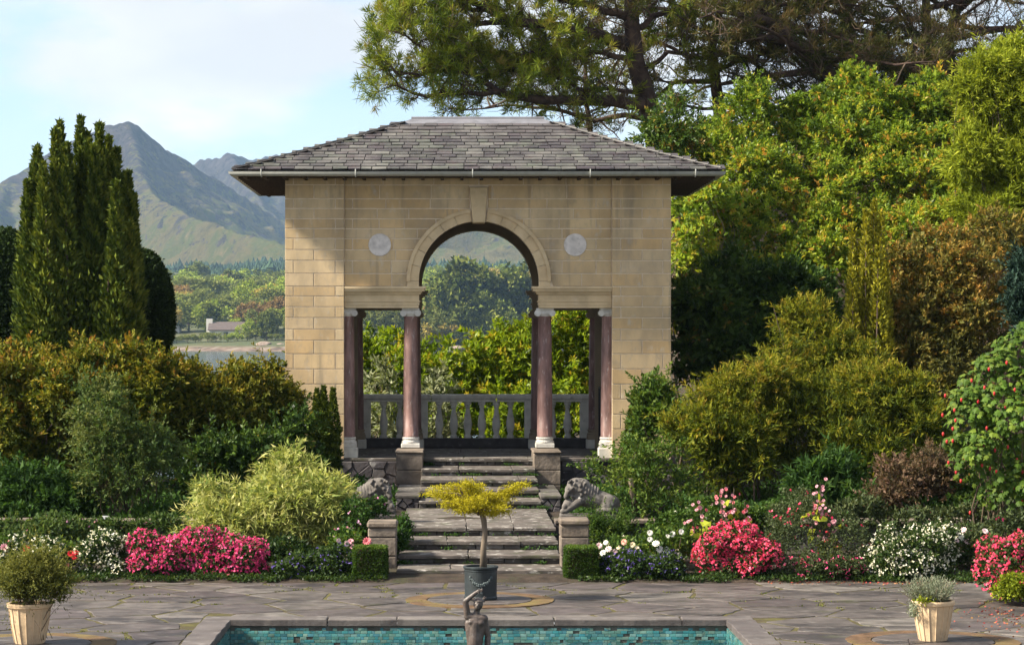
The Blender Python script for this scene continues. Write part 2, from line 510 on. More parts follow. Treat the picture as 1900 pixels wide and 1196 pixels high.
M['marble_red'] = surf('red_marble', [(0.185, 0.105, 0.094), (0.215, 0.128, 0.112)], nscale=4, lo=0.6, hi=1.4, rough=0.55, spec=0.4, bump=0.08,
                       stretch=(3, 3, 0.7), stains=[((0.55, 0.49, 0.48), 7, 0.58, 0.72, 0.65), ((0.05, 0.03, 0.035), 3, 0.58, 0.8, 0.6), ((0.30, 0.2, 0.19), 2.0, 0.55, 0.75, 0.5)])
M['marble_white'] = surf('white_marble', [(0.62, 0.60, 0.56), (0.56, 0.54, 0.49)], nscale=6, lo=0.75, hi=1.1, rough=0.6, bump=0.12,
                         stains=[((0.25, 0.23, 0.2), 8, 0.56, 0.75, 0.6)])
M['plaque'] = surf('plaque_marble', [(0.66, 0.61, 0.57), (0.6, 0.56, 0.53)], nscale=7, lo=0.75, hi=1.2, rough=0.5, bump=0.1, stains=[((0.34, 0.31, 0.28), 9, 0.5, 0.7, 0.6)])
M['slate'] = surf('slate', [(0.038, 0.031, 0.037), (0.068, 0.066, 0.062), (0.03, 0.024, 0.028), (0.085, 0.08, 0.074), (0.05, 0.04, 0.045), (0.075, 0.08, 0.066), (0.11, 0.104, 0.096)],
                  nscale=3.0, lo=0.6, hi=1.3, rough=0.62, spec=0.45, bump=0.35, bscale=22,
                  stains=[((0.20, 0.19, 0.175), 1.1, 0.52, 0.72, 0.5), ((0.16, 0.19, 0.13), 2.0, 0.55, 0.75, 0.4), ((0.075, 0.045, 0.05), 3.1, 0.56, 0.74, 0.6), ((0.36, 0.35, 0.32), 26, 0.62, 0.74, 0.55)])
M['roof_body'] = surf('roof_body', [(0.04, 0.037, 0.04)], nscale=6, bump=0.2)
M['lead'] = surf('lead_sheet', [(0.15, 0.15, 0.168)], nscale=5, lo=0.7, hi=1.2, rough=0.5, spec=0.5, bump=0.12, stains=[((0.18, 0.17, 0.19), 4, 0.5, 0.7, 0.5)])
M['gutter'] = surf('painted_gutter', [(0.42, 0.43, 0.40)], nscale=5, lo=0.75, hi=1.15, rough=0.6, bump=0.08, stains=[((0.14, 0.14, 0.12), 5, 0.5, 0.7, 0.5), ((0.36, 0.36, 0.33), 2, 0.55, 0.7, 0.4)])
M['soffit'] = surf('soffit_timber', [(0.06, 0.042, 0.028), (0.075, 0.05, 0.033)], nscale=6, lo=0.6, hi=1.2, bump=0.2, stretch=(6, 1, 1))
M['baluster'] = surf('weathered_limestone', [(0.66, 0.64, 0.58), (0.6, 0.58, 0.52), (0.7, 0.68, 0.61)], nscale=6, lo=0.7, hi=1.1, rough=0.85, bump=0.3,
                     stains=[((0.2, 0.185, 0.165), 7, 0.56, 0.72, 0.6), ((0.22, 0.22, 0.16), 3, 0.55, 0.75, 0.5)])
M['dark_stone'] = surf('dark_kerb_stone', [(0.06, 0.055, 0.055)], nscale=5, bump=0.3, stains=[((0.2, 0.19, 0.18), 10, 0.6, 0.75, 0.5)])
STEP_ST = [((0.045, 0.04, 0.036), 2.6, 0.46, 0.66, 0.8), ((0.40, 0.38, 0.35), 6.0, 0.57, 0.64, 0.7), ((0.07, 0.085, 0.025), 2.6, 0.57, 0.72, 0.6)]
M['step_stone'] = surf('step_slab_stone', [(0.10, 0.085, 0.076), (0.126, 0.11, 0.097), (0.088, 0.075, 0.068)], nscale=2.5, lo=0.65, hi=1.2, rough=0.8, bump=0.4, bscale=14, stains=STEP_ST, stretch=(1, 1, 3))
M['riser_stone'] = surf('riser_stone', [(0.07, 0.06, 0.055), (0.11, 0.1, 0.09), (0.05, 0.043, 0.04), (0.16, 0.15, 0.14), (0.06, 0.055, 0.05)], nscale=5, lo=0.5, hi=1.3, bump=0.5, bscale=18,
                        stains=[((0.42, 0.41, 0.38), 5, 0.62, 0.68, 0.8), ((0.06, 0.075, 0.02), 3, 0.55, 0.7, 0.6)])
M['rubble'] = surf('rubble_stone', [(0.06, 0.055, 0.062), (0.09, 0.08, 0.085), (0.045, 0.04, 0.045), (0.12, 0.11, 0.11)], nscale=5, lo=0.55, hi=1.3, bump=0.5, bscale=16,
                   stains=[((0.35, 0.34, 0.33), 5, 0.62, 0.7, 0.7)])
M['pillar_stone'] = surf('pillar_stone', [(0.17, 0.135, 0.105), (0.21, 0.172, 0.138), (0.145, 0.118, 0.096)], nscale=3, lo=0.5, hi=1.3, bump=0.6, bscale=16,
                         stains=[((0.06, 0.05, 0.044), 4, 0.47, 0.64, 0.75), ((0.38, 0.32, 0.24), 2.5, 0.58, 0.75, 0.5), ((0.09, 0.095, 0.03), 2.2, 0.6, 0.75, 0.5)])
FLAG_ST = [((0.02, 0.017, 0.017), 0.8, 0.53, 0.60, 0.85), ((0.04, 0.034, 0.03), 2.6, 0.48, 0.60, 0.7), ((0.2, 0.19, 0.175), 4.0, 0.57, 0.66, 0.4), ((0.05, 0.055, 0.015), 1.7, 0.58, 0.68, 0.45), ((0.06, 0.05, 0.045), 7.0, 0.5, 0.72, 0.5), ((0.10, 0.06, 0.042), 2.0, 0.6, 0.75, 0.3)]
M['flag'] = surf('flagstone', [(0.07, 0.058, 0.055), (0.105, 0.091, 0.083), (0.058, 0.046, 0.045), (0.14, 0.125, 0.112), (0.078, 0.065, 0.06), (0.087, 0.07, 0.07)], nscale=2.3, lo=0.6, hi=1.35,
                 rough=0.55, spec=0.35, bump=0.6, bscale=7, bdist=0.015, stains=FLAG_ST, stretch=(1, 1.6, 1))
M['coping'] = surf('coping_stone', [(0.105, 0.092, 0.088), (0.13, 0.116, 0.108), (0.092, 0.08, 0.077)], nscale=2.5, lo=0.7, hi=1.2, rough=0.65, bump=0.35, bscale=12,
                   stains=[((0.05, 0.042, 0.042), 1.8, 0.52, 0.7, 0.7), ((0.30, 0.285, 0.265), 4, 0.58, 0.75, 0.5)])
M['moss_joint'] = surf('mossy_joint', [(0.075, 0.068, 0.02)], nscale=5, lo=0.5, hi=1.4, rough=1, bump=0.6, bscale=40, stains=[((0.05, 0.035, 0.025), 2.0, 0.45, 0.65, 0.8)])
M['ring'] = surf('ring_paving', [(0.10, 0.058, 0.03)], nscale=6, lo=0.55, hi=1.4, bump=0.5, bscale=30, stains=[((0.15, 0.12, 0.035), 1.2, 0.45, 0.62, 0.75), ((0.1, 0.06, 0.04), 8, 0.55, 0.7, 0.5)])
M['tile'] = surf('glazed_tile', [(0.03, 0.16, 0.18), (0.05, 0.25, 0.27), (0.12, 0.32, 0.30), (0.035, 0.13, 0.145), (0.08, 0.26, 0.31), (0.22, 0.36, 0.30), (0.05, 0.19, 0.17), (0.14, 0.24, 0.2), (0.04, 0.22, 0.26)],
                 nscale=5, lo=0.75, hi=1.2, rough=0.25, spec=0.5, bump=0.06, stains=[((0.06, 0.05, 0.035), 7, 0.58, 0.7, 0.6)])
M['grout'] = surf('grout', [(0.10, 0.10, 0.085)], nscale=10, bump=0.2, stains=[((0.03, 0.03, 0.02), 3, 0.5, 0.7, 0.7)])
M['pool_shell'] = surf('pool_shell', [(0.10, 0.12, 0.10)], nscale=3, bump=0.2)
M['soil'] = surf('soil', [(0.035, 0.025, 0.018)], nscale=6, lo=0.5, hi=1.5, rough=1, bump=0.8, bscale=30, stains=[((0.035, 0.045, 0.015), 2, 0.5, 0.7, 0.7)])
M['bark'] = surf('bark', [(0.075, 0.052, 0.038), (0.09, 0.065, 0.05)], nscale=9, lo=0.5, hi=1.4, rough=0.95, bump=0.7, bscale=22, stretch=(1, 1, 0.3))
M['bark_grey'] = surf('bark_grey', [(0.15, 0.12, 0.09)], nscale=9, lo=0.5, hi=1.3, rough=0.95, bump=0.6, bscale=25, stretch=(1, 1, 0.4))
M['pine_bark'] = surf('pine_bark', [(0.060, 0.040, 0.032)], nscale=5, lo=0.5, hi=1.5, rough=0.95, bump=0.8, bscale=10, bdist=0.05, stains=[((0.14, 0.085, 0.055), 2.5, 0.5, 0.7, 0.6)])
M['twig_brown'] = surf('twig_brown', [(0.085, 0.06, 0.04)], nscale=3, lo=0.5, hi=1.5, bump=0)
M['twig_pale'] = surf('twig_pale', [(0.21, 0.165, 0.115)], nscale=3, lo=0.6, hi=1.3, bump=0)
M['lead_pot'] = surf('lead_planter', [(0.013, 0.020, 0.023)], nscale=5, lo=0.6, hi=1.4, rough=0.6, spec=0.45, bump=0.25, bscale=20, stains=[((0.06, 0.08, 0.084), 5, 0.58, 0.74, 0.5)])
M['stone_pot'] = surf('cast_stone_pot', [(0.60, 0.445, 0.28), (0.56, 0.41, 0.255)], nscale=5, lo=0.75, hi=1.12, rough=0.8, bump=0.2, bscale=30,
                      stains=[((0.24, 0.17, 0.11), 4, 0.52, 0.72, 0.6), ((0.2, 0.19, 0.16), 2.5, 0.55, 0.75, 0.45)], local=True)
M['bronze'] = surf('weathered_bronze', [(0.07, 0.052, 0.044)], nscale=9, lo=0.6, hi=1.5, rough=0.5, spec=0.5, bump=0.25, bscale=40, local=True,
                   stains=[((0.22, 0.19, 0.17), 6, 0.52, 0.7, 0.6), ((0.035, 0.03, 0.03), 8, 0.52, 0.7, 0.7)])
M['lion_stone'] = surf('lion_stone', [(0.13, 0.118, 0.108)], nscale=8, lo=0.5, hi=1.3, rough=0.9, bump=0.5, bscale=25, stains=[((0.08, 0.07, 0.065), 6, 0.5, 0.66, 0.7), ((0.5, 0.49, 0.47), 7, 0.62, 0.7, 0.7)])
M['lead_relief'] = surf('lead_relief', [(0.06, 0.078, 0.082)], nscale=9, lo=0.7, hi=1.3, rough=0.6, bump=0.2)
M['iron'] = surf('black_iron', [(0.012, 0.013, 0.016)], nscale=5, rough=0.5, bump=0.05)
M['label_white'] = surf('label_white', [(0.75, 0.75, 0.75)], nscale=5, lo=0.9, hi=1.05, bump=0)

# water
def water_mat(name, col, rough, bscale, bstr, dist):
    m, nt, b = new_mat(name)
    b.inputs['Base Color'].default_value = (*col, 1); b.inputs['Roughness'].default_value = rough; b.inputs['IOR'].default_value = 1.33
    add_bump(nt, b, noise(nt, world_pos(nt, (1, 0.35, 1)), bscale, 4), bstr, dist)
    return m
M['sea'] = water_mat('sea_water', (0.03, 0.05, 0.06), 0.12, 0.9, 0.25, 0.15)
M['pool_water'] = water_mat('pool_water', (0.015, 0.03, 0.028), 0.03, 3, 0.1, 0.02)

# ------------------------------------------------------------------ the island's ground
def garden_z(x, D):
    """height of the garden behind the beds: a terrace, falling to the sea at the left and middle, a bank at the right"""
    z = 0.46
    fall = max(0.0, D - 51.5)
    left = 1.0 - min(1.0, max(0.0, (x - 4.5) / 6.0))
    z -= left * min(4.0, fall * 0.11)
    rise = (1 - left) * max(0.0, D - 46.5)
    z += min(5.6, rise * 0.42) + (1 - left) * min(3.6, max(0.0, D - 57) * 1.2)
    z += 0.05 * math.sin(x * 1.7 + D) + 0.04 * math.sin(D * 2.3 - x * 0.9)
    return z

vs, fs = [], []
xs = [-60, -40, -28, -20, -15] + [i * 1.0 for i in range(-12, 19)] + [22, 28, 36, 48, 64]
ds = [38.25, 39, 40.5, 42, 43.5, 45, 46.5, 48, 50, 52, 54, 57, 60, 64, 68, 74, 82, 95, 110]
for d in ds:
    for x in xs: vs.append((x, d, garden_z(x, d)))
nx = len(xs)
for j in range(len(ds) - 1):
    for i in range(nx - 1): fs.append((j * nx + i, j * nx + i + 1, (j + 1) * nx + i + 1, (j + 1) * nx + i))
b0 = len(vs)       # bed strip with a slightly mounded surface
bx = [i * 0.5 for i in range(-120, 129, 4)]
bd = [33.75, 34.0, 35.5, 37.2, 38.25]; bz = [-0.02, 0.05, 0.12, 0.1, 0.08]
for d, z in zip(bd, bz):
    for x in bx: vs.append((x, d, z + (0.02 * math.sin(x * 3.1 + d * 2) if z > 0.06 else 0)))
nb = len(bx)
for j in range(len(bd) - 1):
    for i in range(nb - 1): fs.append((b0 + j * nb + i, b0 + j * nb + i + 1, b0 + (j + 1) * nb + i + 1, b0 + (j + 1) * nb + i))
g = put('garden_ground', mesh_from('garden_ground', vs, fs, M['soil'], True)); tag(g, 'dark planting soil of the garden', 'ground', kind='structure')

# ------------------------------------------------------------------ bay, far shore, moor
wt = MB(); wt.add([(-3000, 60, -0.7), (3000, 60, -0.7), (3000, 1500, -0.7), (-3000, 1500, -0.7)], [(0, 1, 2, 3)])
tag(wt.build('bay_water', M['sea']), 'pale calm sea water beyond the garden', 'water', kind='structure')

def shore_z(x, D):
    a = 1.0
    s = D - (806 + 26 * math.sin(x / 47.0) + 12 * math.sin(x / 17.0 + 1.3) + 20 * math.sin(x / 130.0 + 2))
    if s < 0: z = -0.7 + max(-6, s * 0.06)
    elif s < 10: z = -0.7 + s * 0.22
    else: z = 1.5 + (s - 10) * 0.05
    if s > 650: z -= (s - 650) * 0.012
    z += (1 if s > 30 else 0) * (2.5 * math.sin(x / 60.0 + D / 110.0) + 1.6 * math.sin(x / 33.0 - D / 70.0)) * min(1, max(0, s - 30) / 120)
    return z
vs, fs = [], []
xs = np.arange(-900, 901, 15.0); ds = np.concatenate([np.arange(760, 900, 5.0), np.arange(900, 1300, 20.0), np.arange(1300, 2701, 50.0)])
for d in ds:
    for x in xs: vs.append((x, d, shore_z(x, d)))
nx = len(xs)
for j in range(len(ds) - 1):
    for i in range(nx - 1): fs.append((j * nx + i, j * nx + i + 1, (j + 1) * nx + i + 1, (j + 1) * nx + i))
m, nt, b = new_mat('far_shore_ground')
gp = nt.nodes.new('ShaderNodeNewGeometry'); sp = nt.nodes.new('ShaderNodeSeparateXYZ'); nt.links.new(gp.outputs['Position'], sp.inputs['Vector'])
v = world_pos(nt)
cc = ramp(nt, [(0.055, 0.07, 0.018), (0.045, 0.06, 0.016), (0.075, 0.075, 0.025), (0.06, 0.085, 0.02)], noise(nt, v, 0.02, 6), [0.3, 0.45, 0.55, 0.7])
rk = ramp(nt, [(0.05, 0.035, 0.025), (0.15, 0.10, 0.07), (0.22, 0.19, 0.16)], noise(nt, v, 0.25, 5), [0.35, 0.5, 0.68])
mr = nt.nodes.new('ShaderNodeMapRange'); mr.inputs[1].default_value = 0.2; mr.inputs[2].default_value = 1.3
nt.links.new(sp.outputs['Z'], mr.inputs[0])
nt.links.new(mixc(nt, rk, cc, mr.outputs[0]), b.inputs['Base Color']); b.inputs['Roughness'].default_value = 0.95
g = put('far_shore', mesh_from('far_shore', vs, fs, m, True)); tag(g, 'grassy and wooded far shore across the bay', 'shore', kind='structure')

# ------------------------------------------------------------------ mountain range
ridges = [  # (polyline of (px, py, D), side slope)
    ([(-420, 520, 3250), (-220, 440, 3300), (-100, 395, 3350), (0, 338, 3400), (60, 292, 3450), (130, 255, 3500), (180, 232, 3500), (205, 220, 3500), (220, 214, 3495), (237, 212, 3500), (252, 217, 3510), (268, 231, 3525),
      (300, 262, 3560), (345, 288, 3620), (420, 335, 3700), (530, 405, 3800), (700, 480, 3900)], 0.72),
    ([(235, 213, 3500), (248, 258, 3360), (262, 318, 3200), (285, 352, 3060), (350, 384, 2930), (440, 416, 2800), (560, 450, 2680)], 0.66),
    ([(130, 256, 3500), (110, 330, 3300), (90, 400, 3050), (60, 455, 2800)], 0.50),
    ([(0, 338, 3400), (-30, 400, 3150), (-60, 455, 2900)], 0.50),
    ([(300, 345, 4700), (365, 293, 4600), (400, 283, 4550), (428, 275, 4500), (460, 286, 4550), (500, 279, 4600), (560, 282, 4650), (760, 300, 4700), (1000, 310, 4700), (1300, 330, 4700)], 0.5),
    ([(428, 276, 4500), (455, 330, 4200), (500, 380, 3950), (560, 430, 3700)], 0.5),
    ([(500, 470, 2750), (620, 420, 2800), (780, 395, 2850), (900, 385, 2880), (1050, 390, 2900), (1250, 420, 2900), (1500, 470, 2900)], 0.40),
]
gx = np.concatenate([np.arange(-1500, -760, 20.0), np.arange(-760, -190, 4.0), np.arange(-190, 220, 9.0), np.arange(220, 1301, 24.0)]); gy = np.concatenate([np.arange(2250, 2600, 10.0), np.arange(2600, 3650, 5.0), np.arange(3650, 5200, 20.0)])
GX, GY = np.meshgrid(gx, gy); Q = np.stack([GX.ravel(), GY.ravel()], 1)
base = 55 + 0.008 * (Q[:, 1] - 2250)
H = base.copy()
rr = np.random.default_rng(5)
P3 = np.stack([Q[:, 0], Q[:, 1], np.zeros(len(Q))], 1)
warp = np.stack([wave(P3, 31, 0.008), wave(P3, 32, 0.008)], 1) * 28 + np.stack([wave(P3, 33, 0.03), wave(P3, 34, 0.03)], 1) * 8
fine = np.abs(wave(P3, 11, 0.012)) * 26 + np.abs(wave(P3, 12, 0.03)) * 17 + np.abs(wave(P3, 13, 0.075)) * 9 + wave(P3, 14, 0.16) * 3
from mathutils import noise as mnoise
crag = np.array([mnoise.ridged_multi_fractal((a * 0.0085, b * 0.0085, 1.7), 0.85, 2.1, 8, 1.0, 2.0) for a, b in Q])
fine = fine + (2.2 - np.clip(crag, 0, 3.5)) * 13
for line, slope in ridges:
    pts = [np.array([wx(a, d), d, wz(bb, d)]) for a, bb, d in line]
    best = np.full(len(Q), -1e9)
    for p, q in zip(pts[:-1], pts[1:]):
        e = q[:2] - p[:2]; QW = Q + warp
        t = np.clip(((QW - p[:2]) @ e) / (e @ e), 0, 1)
        c = p[:2] + t[:, None] * e; dist = np.linalg.norm(QW - c, axis=1)
        t0 = np.clip(((Q - p[:2]) @ e) / (e @ e), 0, 1); d0 = np.linalg.norm(Q - (p[:2] + t0[:, None] * e), axis=1)
        k = np.clip(d0 / 60, 0, 1); dist = dist * k + d0 * (1 - k); t = t * k + t0 * (1 - k)
        h = p[2] + t * (q[2] - p[2]) - slope * dist * np.clip(1.08 - dist / 3000, 0.6, 1.08) - fine * np.clip(dist / 28, 0.3, 1)
        best = np.maximum(best, h)
    kk = 9.0
    H = np.maximum(H, best) + kk * 0.25 * np.exp(-np.abs(H - best) / kk)
H += 0.25 * fine * (H < base + 8)
edge = np.clip((Q[:, 1] - 2250) / 200, 0, 1); H = H * edge + 40 * (1 - edge)
nx = len(gx); ny = len(gy)
V = np.stack([Q[:, 0], Q[:, 1], H], 1).astype(np.float32)
ii = np.arange(nx * ny).reshape(ny, nx); quad = np.stack([ii[:-1, :-1], ii[:-1, 1:], ii[1:, 1:], ii[1:, :-1]], -1).reshape(-1, 4)
me = bpy.data.meshes.new('mountain_range')
me.vertices.add(len(V)); me.vertices.foreach_set('co', V.reshape(-1))
me.loops.add(quad.size); me.loops.foreach_set('vertex_index', quad.reshape(-1).astype(np.int32))
me.polygons.add(len(quad)); me.polygons.foreach_set('loop_start', np.arange(0, quad.size, 4, dtype=np.int32))
me.update(calc_edges=True)
me.polygons.foreach_set('use_smooth', [True] * len(quad))
m, nt, b = new_mat('mountain_ground')
v = world_pos(nt)
gp = nt.nodes.new('ShaderNodeNewGeometry'); sp = nt.nodes.new('ShaderNodeSeparateXYZ'); nt.links.new(gp.outputs['Position'], sp.inputs['Vector'])
sn = nt.nodes.new('ShaderNodeSeparateXYZ'); nt.links.new(gp.outputs['Normal'], sn.inputs['Vector'])
grass = ramp(nt, [(0.07, 0.07, 0.03), (0.20, 0.165, 0.06), (0.12, 0.14, 0.035), (0.30, 0.22, 0.10)], noise(nt, v, 0.016, 9, 0.72), [0.32, 0.45, 0.55, 0.68])
rock = ramp(nt, [(0.022, 0.02, 0.027), (0.12, 0.10, 0.105)], noise(nt, v, 0.05, 8, 0.7), [0.35, 0.65])
rf = noise(nt, world_pos(nt, (1, 1, 1.8)), 0.042, 10, 0.78, 0.8)
mr = nt.nodes.new('ShaderNodeMapRange'); mr.inputs[1].default_value = 60; mr.inputs[2].default_value = 330; mr.inputs[3].default_value = -0.12; mr.inputs[4].default_value = 0.16
nt.links.new(sp.outputs['Z'], mr.inputs[0])
ad = nt.nodes.new('ShaderNodeMath'); ad.operation = 'ADD'; nt.links.new(rf, ad.inputs[0]); nt.links.new(mr.outputs[0], ad.inputs[1])
nt.links.new(mixc(nt, grass, rock, ramp(nt, [0.0, 1.0], ad.outputs[0], [0.49, 0.55])), b.inputs['Base Color'])
b.inputs['Roughness'].default_value = 0.95; b.inputs['Specular IOR Level'].default_value = 0.1
add_bump(nt, b, noise(nt, v, 0.05, 12, 0.8), 1.0, 26)
me.materials.append(m)
tag(put('mountain_range', me), 'rocky heather mountains with a pointed peak beyond the bay', 'mountain', kind='structure')

# ------------------------------------------------------------------ patio, pool
def clip_half(poly, a, b, c):
    """keep a*x + b*y <= c"""
    out = []
    n = len(poly)
    for i in range(n):
        p, q = poly[i], poly[(i + 1) % n]
        dp, dq = a * p[0] + b * p[1] - c, a * q[0] + b * q[1] - c
        if dp <= 0: out.append(p)
        if (dp < 0 < dq) or (dq < 0 < dp):
            t = dp / (dp - dq); out.append((p[0] + t * (q[0] - p[0]), p[1] + t * (q[1] - p[1])))
    return out

def voronoi(sites, box, gap):
    x0, x1, y0, y1 = box
    cells = []
    S = np.array(sites)
    for i, s in enumerate(sites):
        d = np.hypot(S[:, 0] - s[0], S[:, 1] - s[1]); near = np.argsort(d)[1:26]
        poly = [(x0, y0), (x1, y0), (x1, y1), (x0, y1)]
        for j in near:
            q = sites[j]; ex, ey = q[0] - s[0], q[1] - s[1]; l = math.hypot(ex, ey)
            if l < 1e-6: continue
            ex, ey = ex / l, ey / l
            poly = clip_half(poly, ex, ey, ex * s[0] + ey * s[1] + l / 2 - gap / 2)
            if len(poly) < 3: break
        cells.append(poly if len(poly) >= 3 else None)
    return cells

def roughen(poly, amp, step, rnd):
    out = []
    n = len(poly)
    for i in range(n):
        p, q = poly[i], poly[(i + 1) % n]
        l = math.hypot(q[0] - p[0], q[1] - p[1]); k = max(1, int(l / step))
        for a in range(k):
            t = a / k
            out.append((p[0] + (q[0] - p[0]) * t + rnd.uniform(-amp, amp), p[1] + (q[1] - p[1]) * t + rnd.uniform(-amp, amp)))
    return out

def scatter(box, dmin, rnd, tries=6000, ax=1.0):
    pts = []
    for _ in range(tries):
        p = (rnd.uniform(box[0], box[1]), rnd.uniform(box[2], box[3])); dm = dmin * rnd.uniform(0.75, 1.35)
        if all(math.hypot((p[0] - q[0]) / ax, p[1] - q[1]) > dm for q in pts): pts.append(p)
    return pts

POOL = (wx(428, 29.25), wx(1348, 29.25), 17.5, 29.25)     # inner edge of the coping
px0, px1, py0, py1 = POOL
PX0, PX1, PY0, PY1 = -8.5, 10.5, 15.0, 33.9
patio = MB()
e = 0.12
for a in ((PX0, px0 - e, PY0, PY1), (px1 + e, PX1, PY0, PY1), (px0 - e, px1 + e, py1 + e, PY1), (px0 - e, px1 + e, PY0, py0 - e)):
    patio.add([(a[0], a[2], -0.007), (a[1], a[2], -0.007), (a[1], a[3], -0.007), (a[0], a[3], -0.007)], [(0, 1, 2, 3)])
patio = patio.build('patio', M['moss_joint']); tag(patio, 'crazy paved patio of irregular grey flagstones with mossy joints', 'pavement', kind='structure')
rnd = random.Random(3)
RINGS = [(wx(890, 31.55), 31.55), (wx(1731, 27.25), 27.25), (wx(55, 27.0), 27.0)]
sites = scatter((PX0, PX1, 24.0, PY1), 0.72, rnd, 9000, 1.35)
cells = voronoi(sites, (PX0, PX1, 24.0, PY1 + 0.1), 0.055)
cw = 0.34
for s, poly in zip(sites, cells):
    if poly is None: continue
    if px0 - cw + 0.3 < s[0] < px1 + cw - 0.3 and s[1] < py1 + cw - 0.3: continue
    sep = [(s[1] - (py1 + cw), (0, -1, -(py1 + cw + 0.02))), (px0 - cw - s[0], (1, 0, px0 - cw - 0.02)), (s[0] - px1 - cw, (-1, 0, -(px1 + cw + 0.02)))]
    sep.sort(reverse=True)
    xs_ = [p[0] for p in poly]; ys_ = [p[1] for p in poly]
    if max(xs_) > px0 - cw and min(xs_) < px1 + cw and min(ys_) < py1 + cw:
        def _area(q): return abs(sum(q[i][0] * q[(i + 1) % len(q)][1] - q[(i + 1) % len(q)][0] * q[i][1] for i in range(len(q)))) / 2 if len(q) > 2 else 0
        poly = max((clip_half(poly, *s_[1]) for s_ in sep), key=_area)
    if len(poly) < 3: continue
    area = abs(sum(poly[i][0] * poly[(i + 1) % len(poly)][1] - poly[(i + 1) % len(poly)][0] * poly[i][1] for i in range(len(poly)))) / 2
    if area < 0.02: continue
    poly = roughen(poly, 0.018, 0.16, rnd)
    z = rnd.uniform(-0.003, 0.005)
    mb = MB().prism_xy(poly, -0.05, z, 0.006)
    cx = sum(p[0] for p in poly) / len(poly); cy = sum(p[1] for p in poly) / len(poly)
    o = mb.build('flagstone', M['flag'], patio, origin=(cx, cy, 0))
# round features: an orange ring with paving inside
for n, (rx, ry) in enumerate(RINGS):
    mb = MB(); k = 72; vs, fs = [], []
    for i in range(k):
        a = 2 * math.pi * i / k
        jo, ji = rnd.uniform(-0.012, 0.012), rnd.uniform(-0.012, 0.012)
        for r, z in ((0.97 + jo, -0.03), (0.965 + jo, 0.011), (0.69 + ji, 0.011), (0.685 + ji, -0.03)): vs.append((rx + r * math.cos(a), ry + r * math.sin(a), z))
    for i in range(k):
        j = (i + 1) % k
        for q in range(3): fs.append((i * 4 + q, j * 4 + q, j * 4 + q + 1, i * 4 + q + 1))
    o = mb.add(vs, fs).build('paving_ring', M['ring'], patio, origin=(rx, ry, 0))
    st = [(rx + 0.68 * math.sqrt(rnd.random()) * math.cos(t), ry + 0.68 * math.sqrt(rnd.random()) * math.sin(t)) for t in [rnd.uniform(0, 6.28) for _ in range(6)]]
    for s, poly in zip(st, voronoi(st, (rx - 1, rx + 1, ry - 1, ry + 1), 0.018)):
        if poly is None: continue
        for i in range(40):
            a = 2 * math.pi * i / 40; ca, sa = math.cos(a), math.sin(a)
            poly = clip_half(poly, ca, sa, ca * rx + sa * ry + 0.675)
            if len(poly) < 3: break
        if len(poly) < 3: continue
        MB().prism_xy(poly, -0.05, 0.014 + rnd.uniform(0, 0.004), 0.005).build('flagstone', M['flag'], patio, origin=(s[0], s[1], 0))

# pool: coping slabs, tiled walls, water
pool = thing('garden_pool', (px0, py1, 0), 'sunken rectangular garden pool with stone coping and turquoise tiled wall', 'pool')
sh = MB()
sh.box(px0 - 0.14, px1 + 0.14, py1 + 0.02, py1 + 0.14, -1.0, -0.056)
sh.box(px0 - 0.14, px0 - 0.02, py0, py1 + 0.02, -1.0, -0.056); sh.box(px1 + 0.02, px1 + 0.14, py0, py1 + 0.02, -1.0, -0.056)
sh.box(px0 - 0.14, px1 + 0.14, py0 - 0.12, py0, -1.0, -0.056); sh.box(px0 - 0.14, px1 + 0.14, py0 - 0.12, py1 + 0.14, -1.1, -1.0)
sh.build('pool_basin', M['grout'], pool)
x = px0 - cw
cuts = []
while x < px1 + cw - 0.3:
    w = rnd.uniform(0.75, 1.7); x2 = min(px1 + cw, x + w)
    if px1 + cw - x2 < 0.4: x2 = px1 + cw
    poly = roughen([(x + 0.006, py1), (x2 - 0.006, py1), (x2 - 0.006, py1 + cw), (x + 0.006, py1 + cw)], 0.006, 0.18, rnd)
    MB().prism_xy(poly, -0.055 - rnd.uniform(0, 0.008), 0.012 + rnd.uniform(0, 0.01), 0.009).build('coping_slab', M['coping'], pool, origin=((x + x2) / 2, py1 + 0.2, 0))
    x = x2
for xa, xb in ((px0 - cw, px0), (px1, px1 + cw)):
    y = py1
    while y > py0:
        w = rnd.uniform(0.8, 1.6); y2 = max(py0, y - w)
        poly = roughen([(xa, y2 + 0.008), (xb, y2 + 0.008), (xb, y - 0.008), (xa, y - 0.008)], 0.01, 0.2, rnd)
        MB().prism_xy(poly, -0.055, 0.012 + rnd.uniform(0, 0.01), 0.009).build('coping_slab', M['coping'], pool, origin=((xa + xb) / 2, (y + y2) / 2, 0))
        y = y2
tw, th = 0.077, 0.036
tme = [MB().cbox(-tw / 2 * k, tw / 2 * k, -0.006, 0.006, -th / 2 + 0.002, th / 2 - 0.002, 0.0015) for k in (0.95,)]
def tile_mesh(w): return mesh_from('tile', *((lambda b: (b.v, b.f))(MB().cbox(-w / 2, w / 2, -0.006, 0.008, -th / 2 + 0.0015, th / 2 - 0.0015, 0.002))), M['tile'])
tms = [tile_mesh(w) for w in (0.074, 0.074, 0.052, 0.036)]
stuff = MB(); made = 0
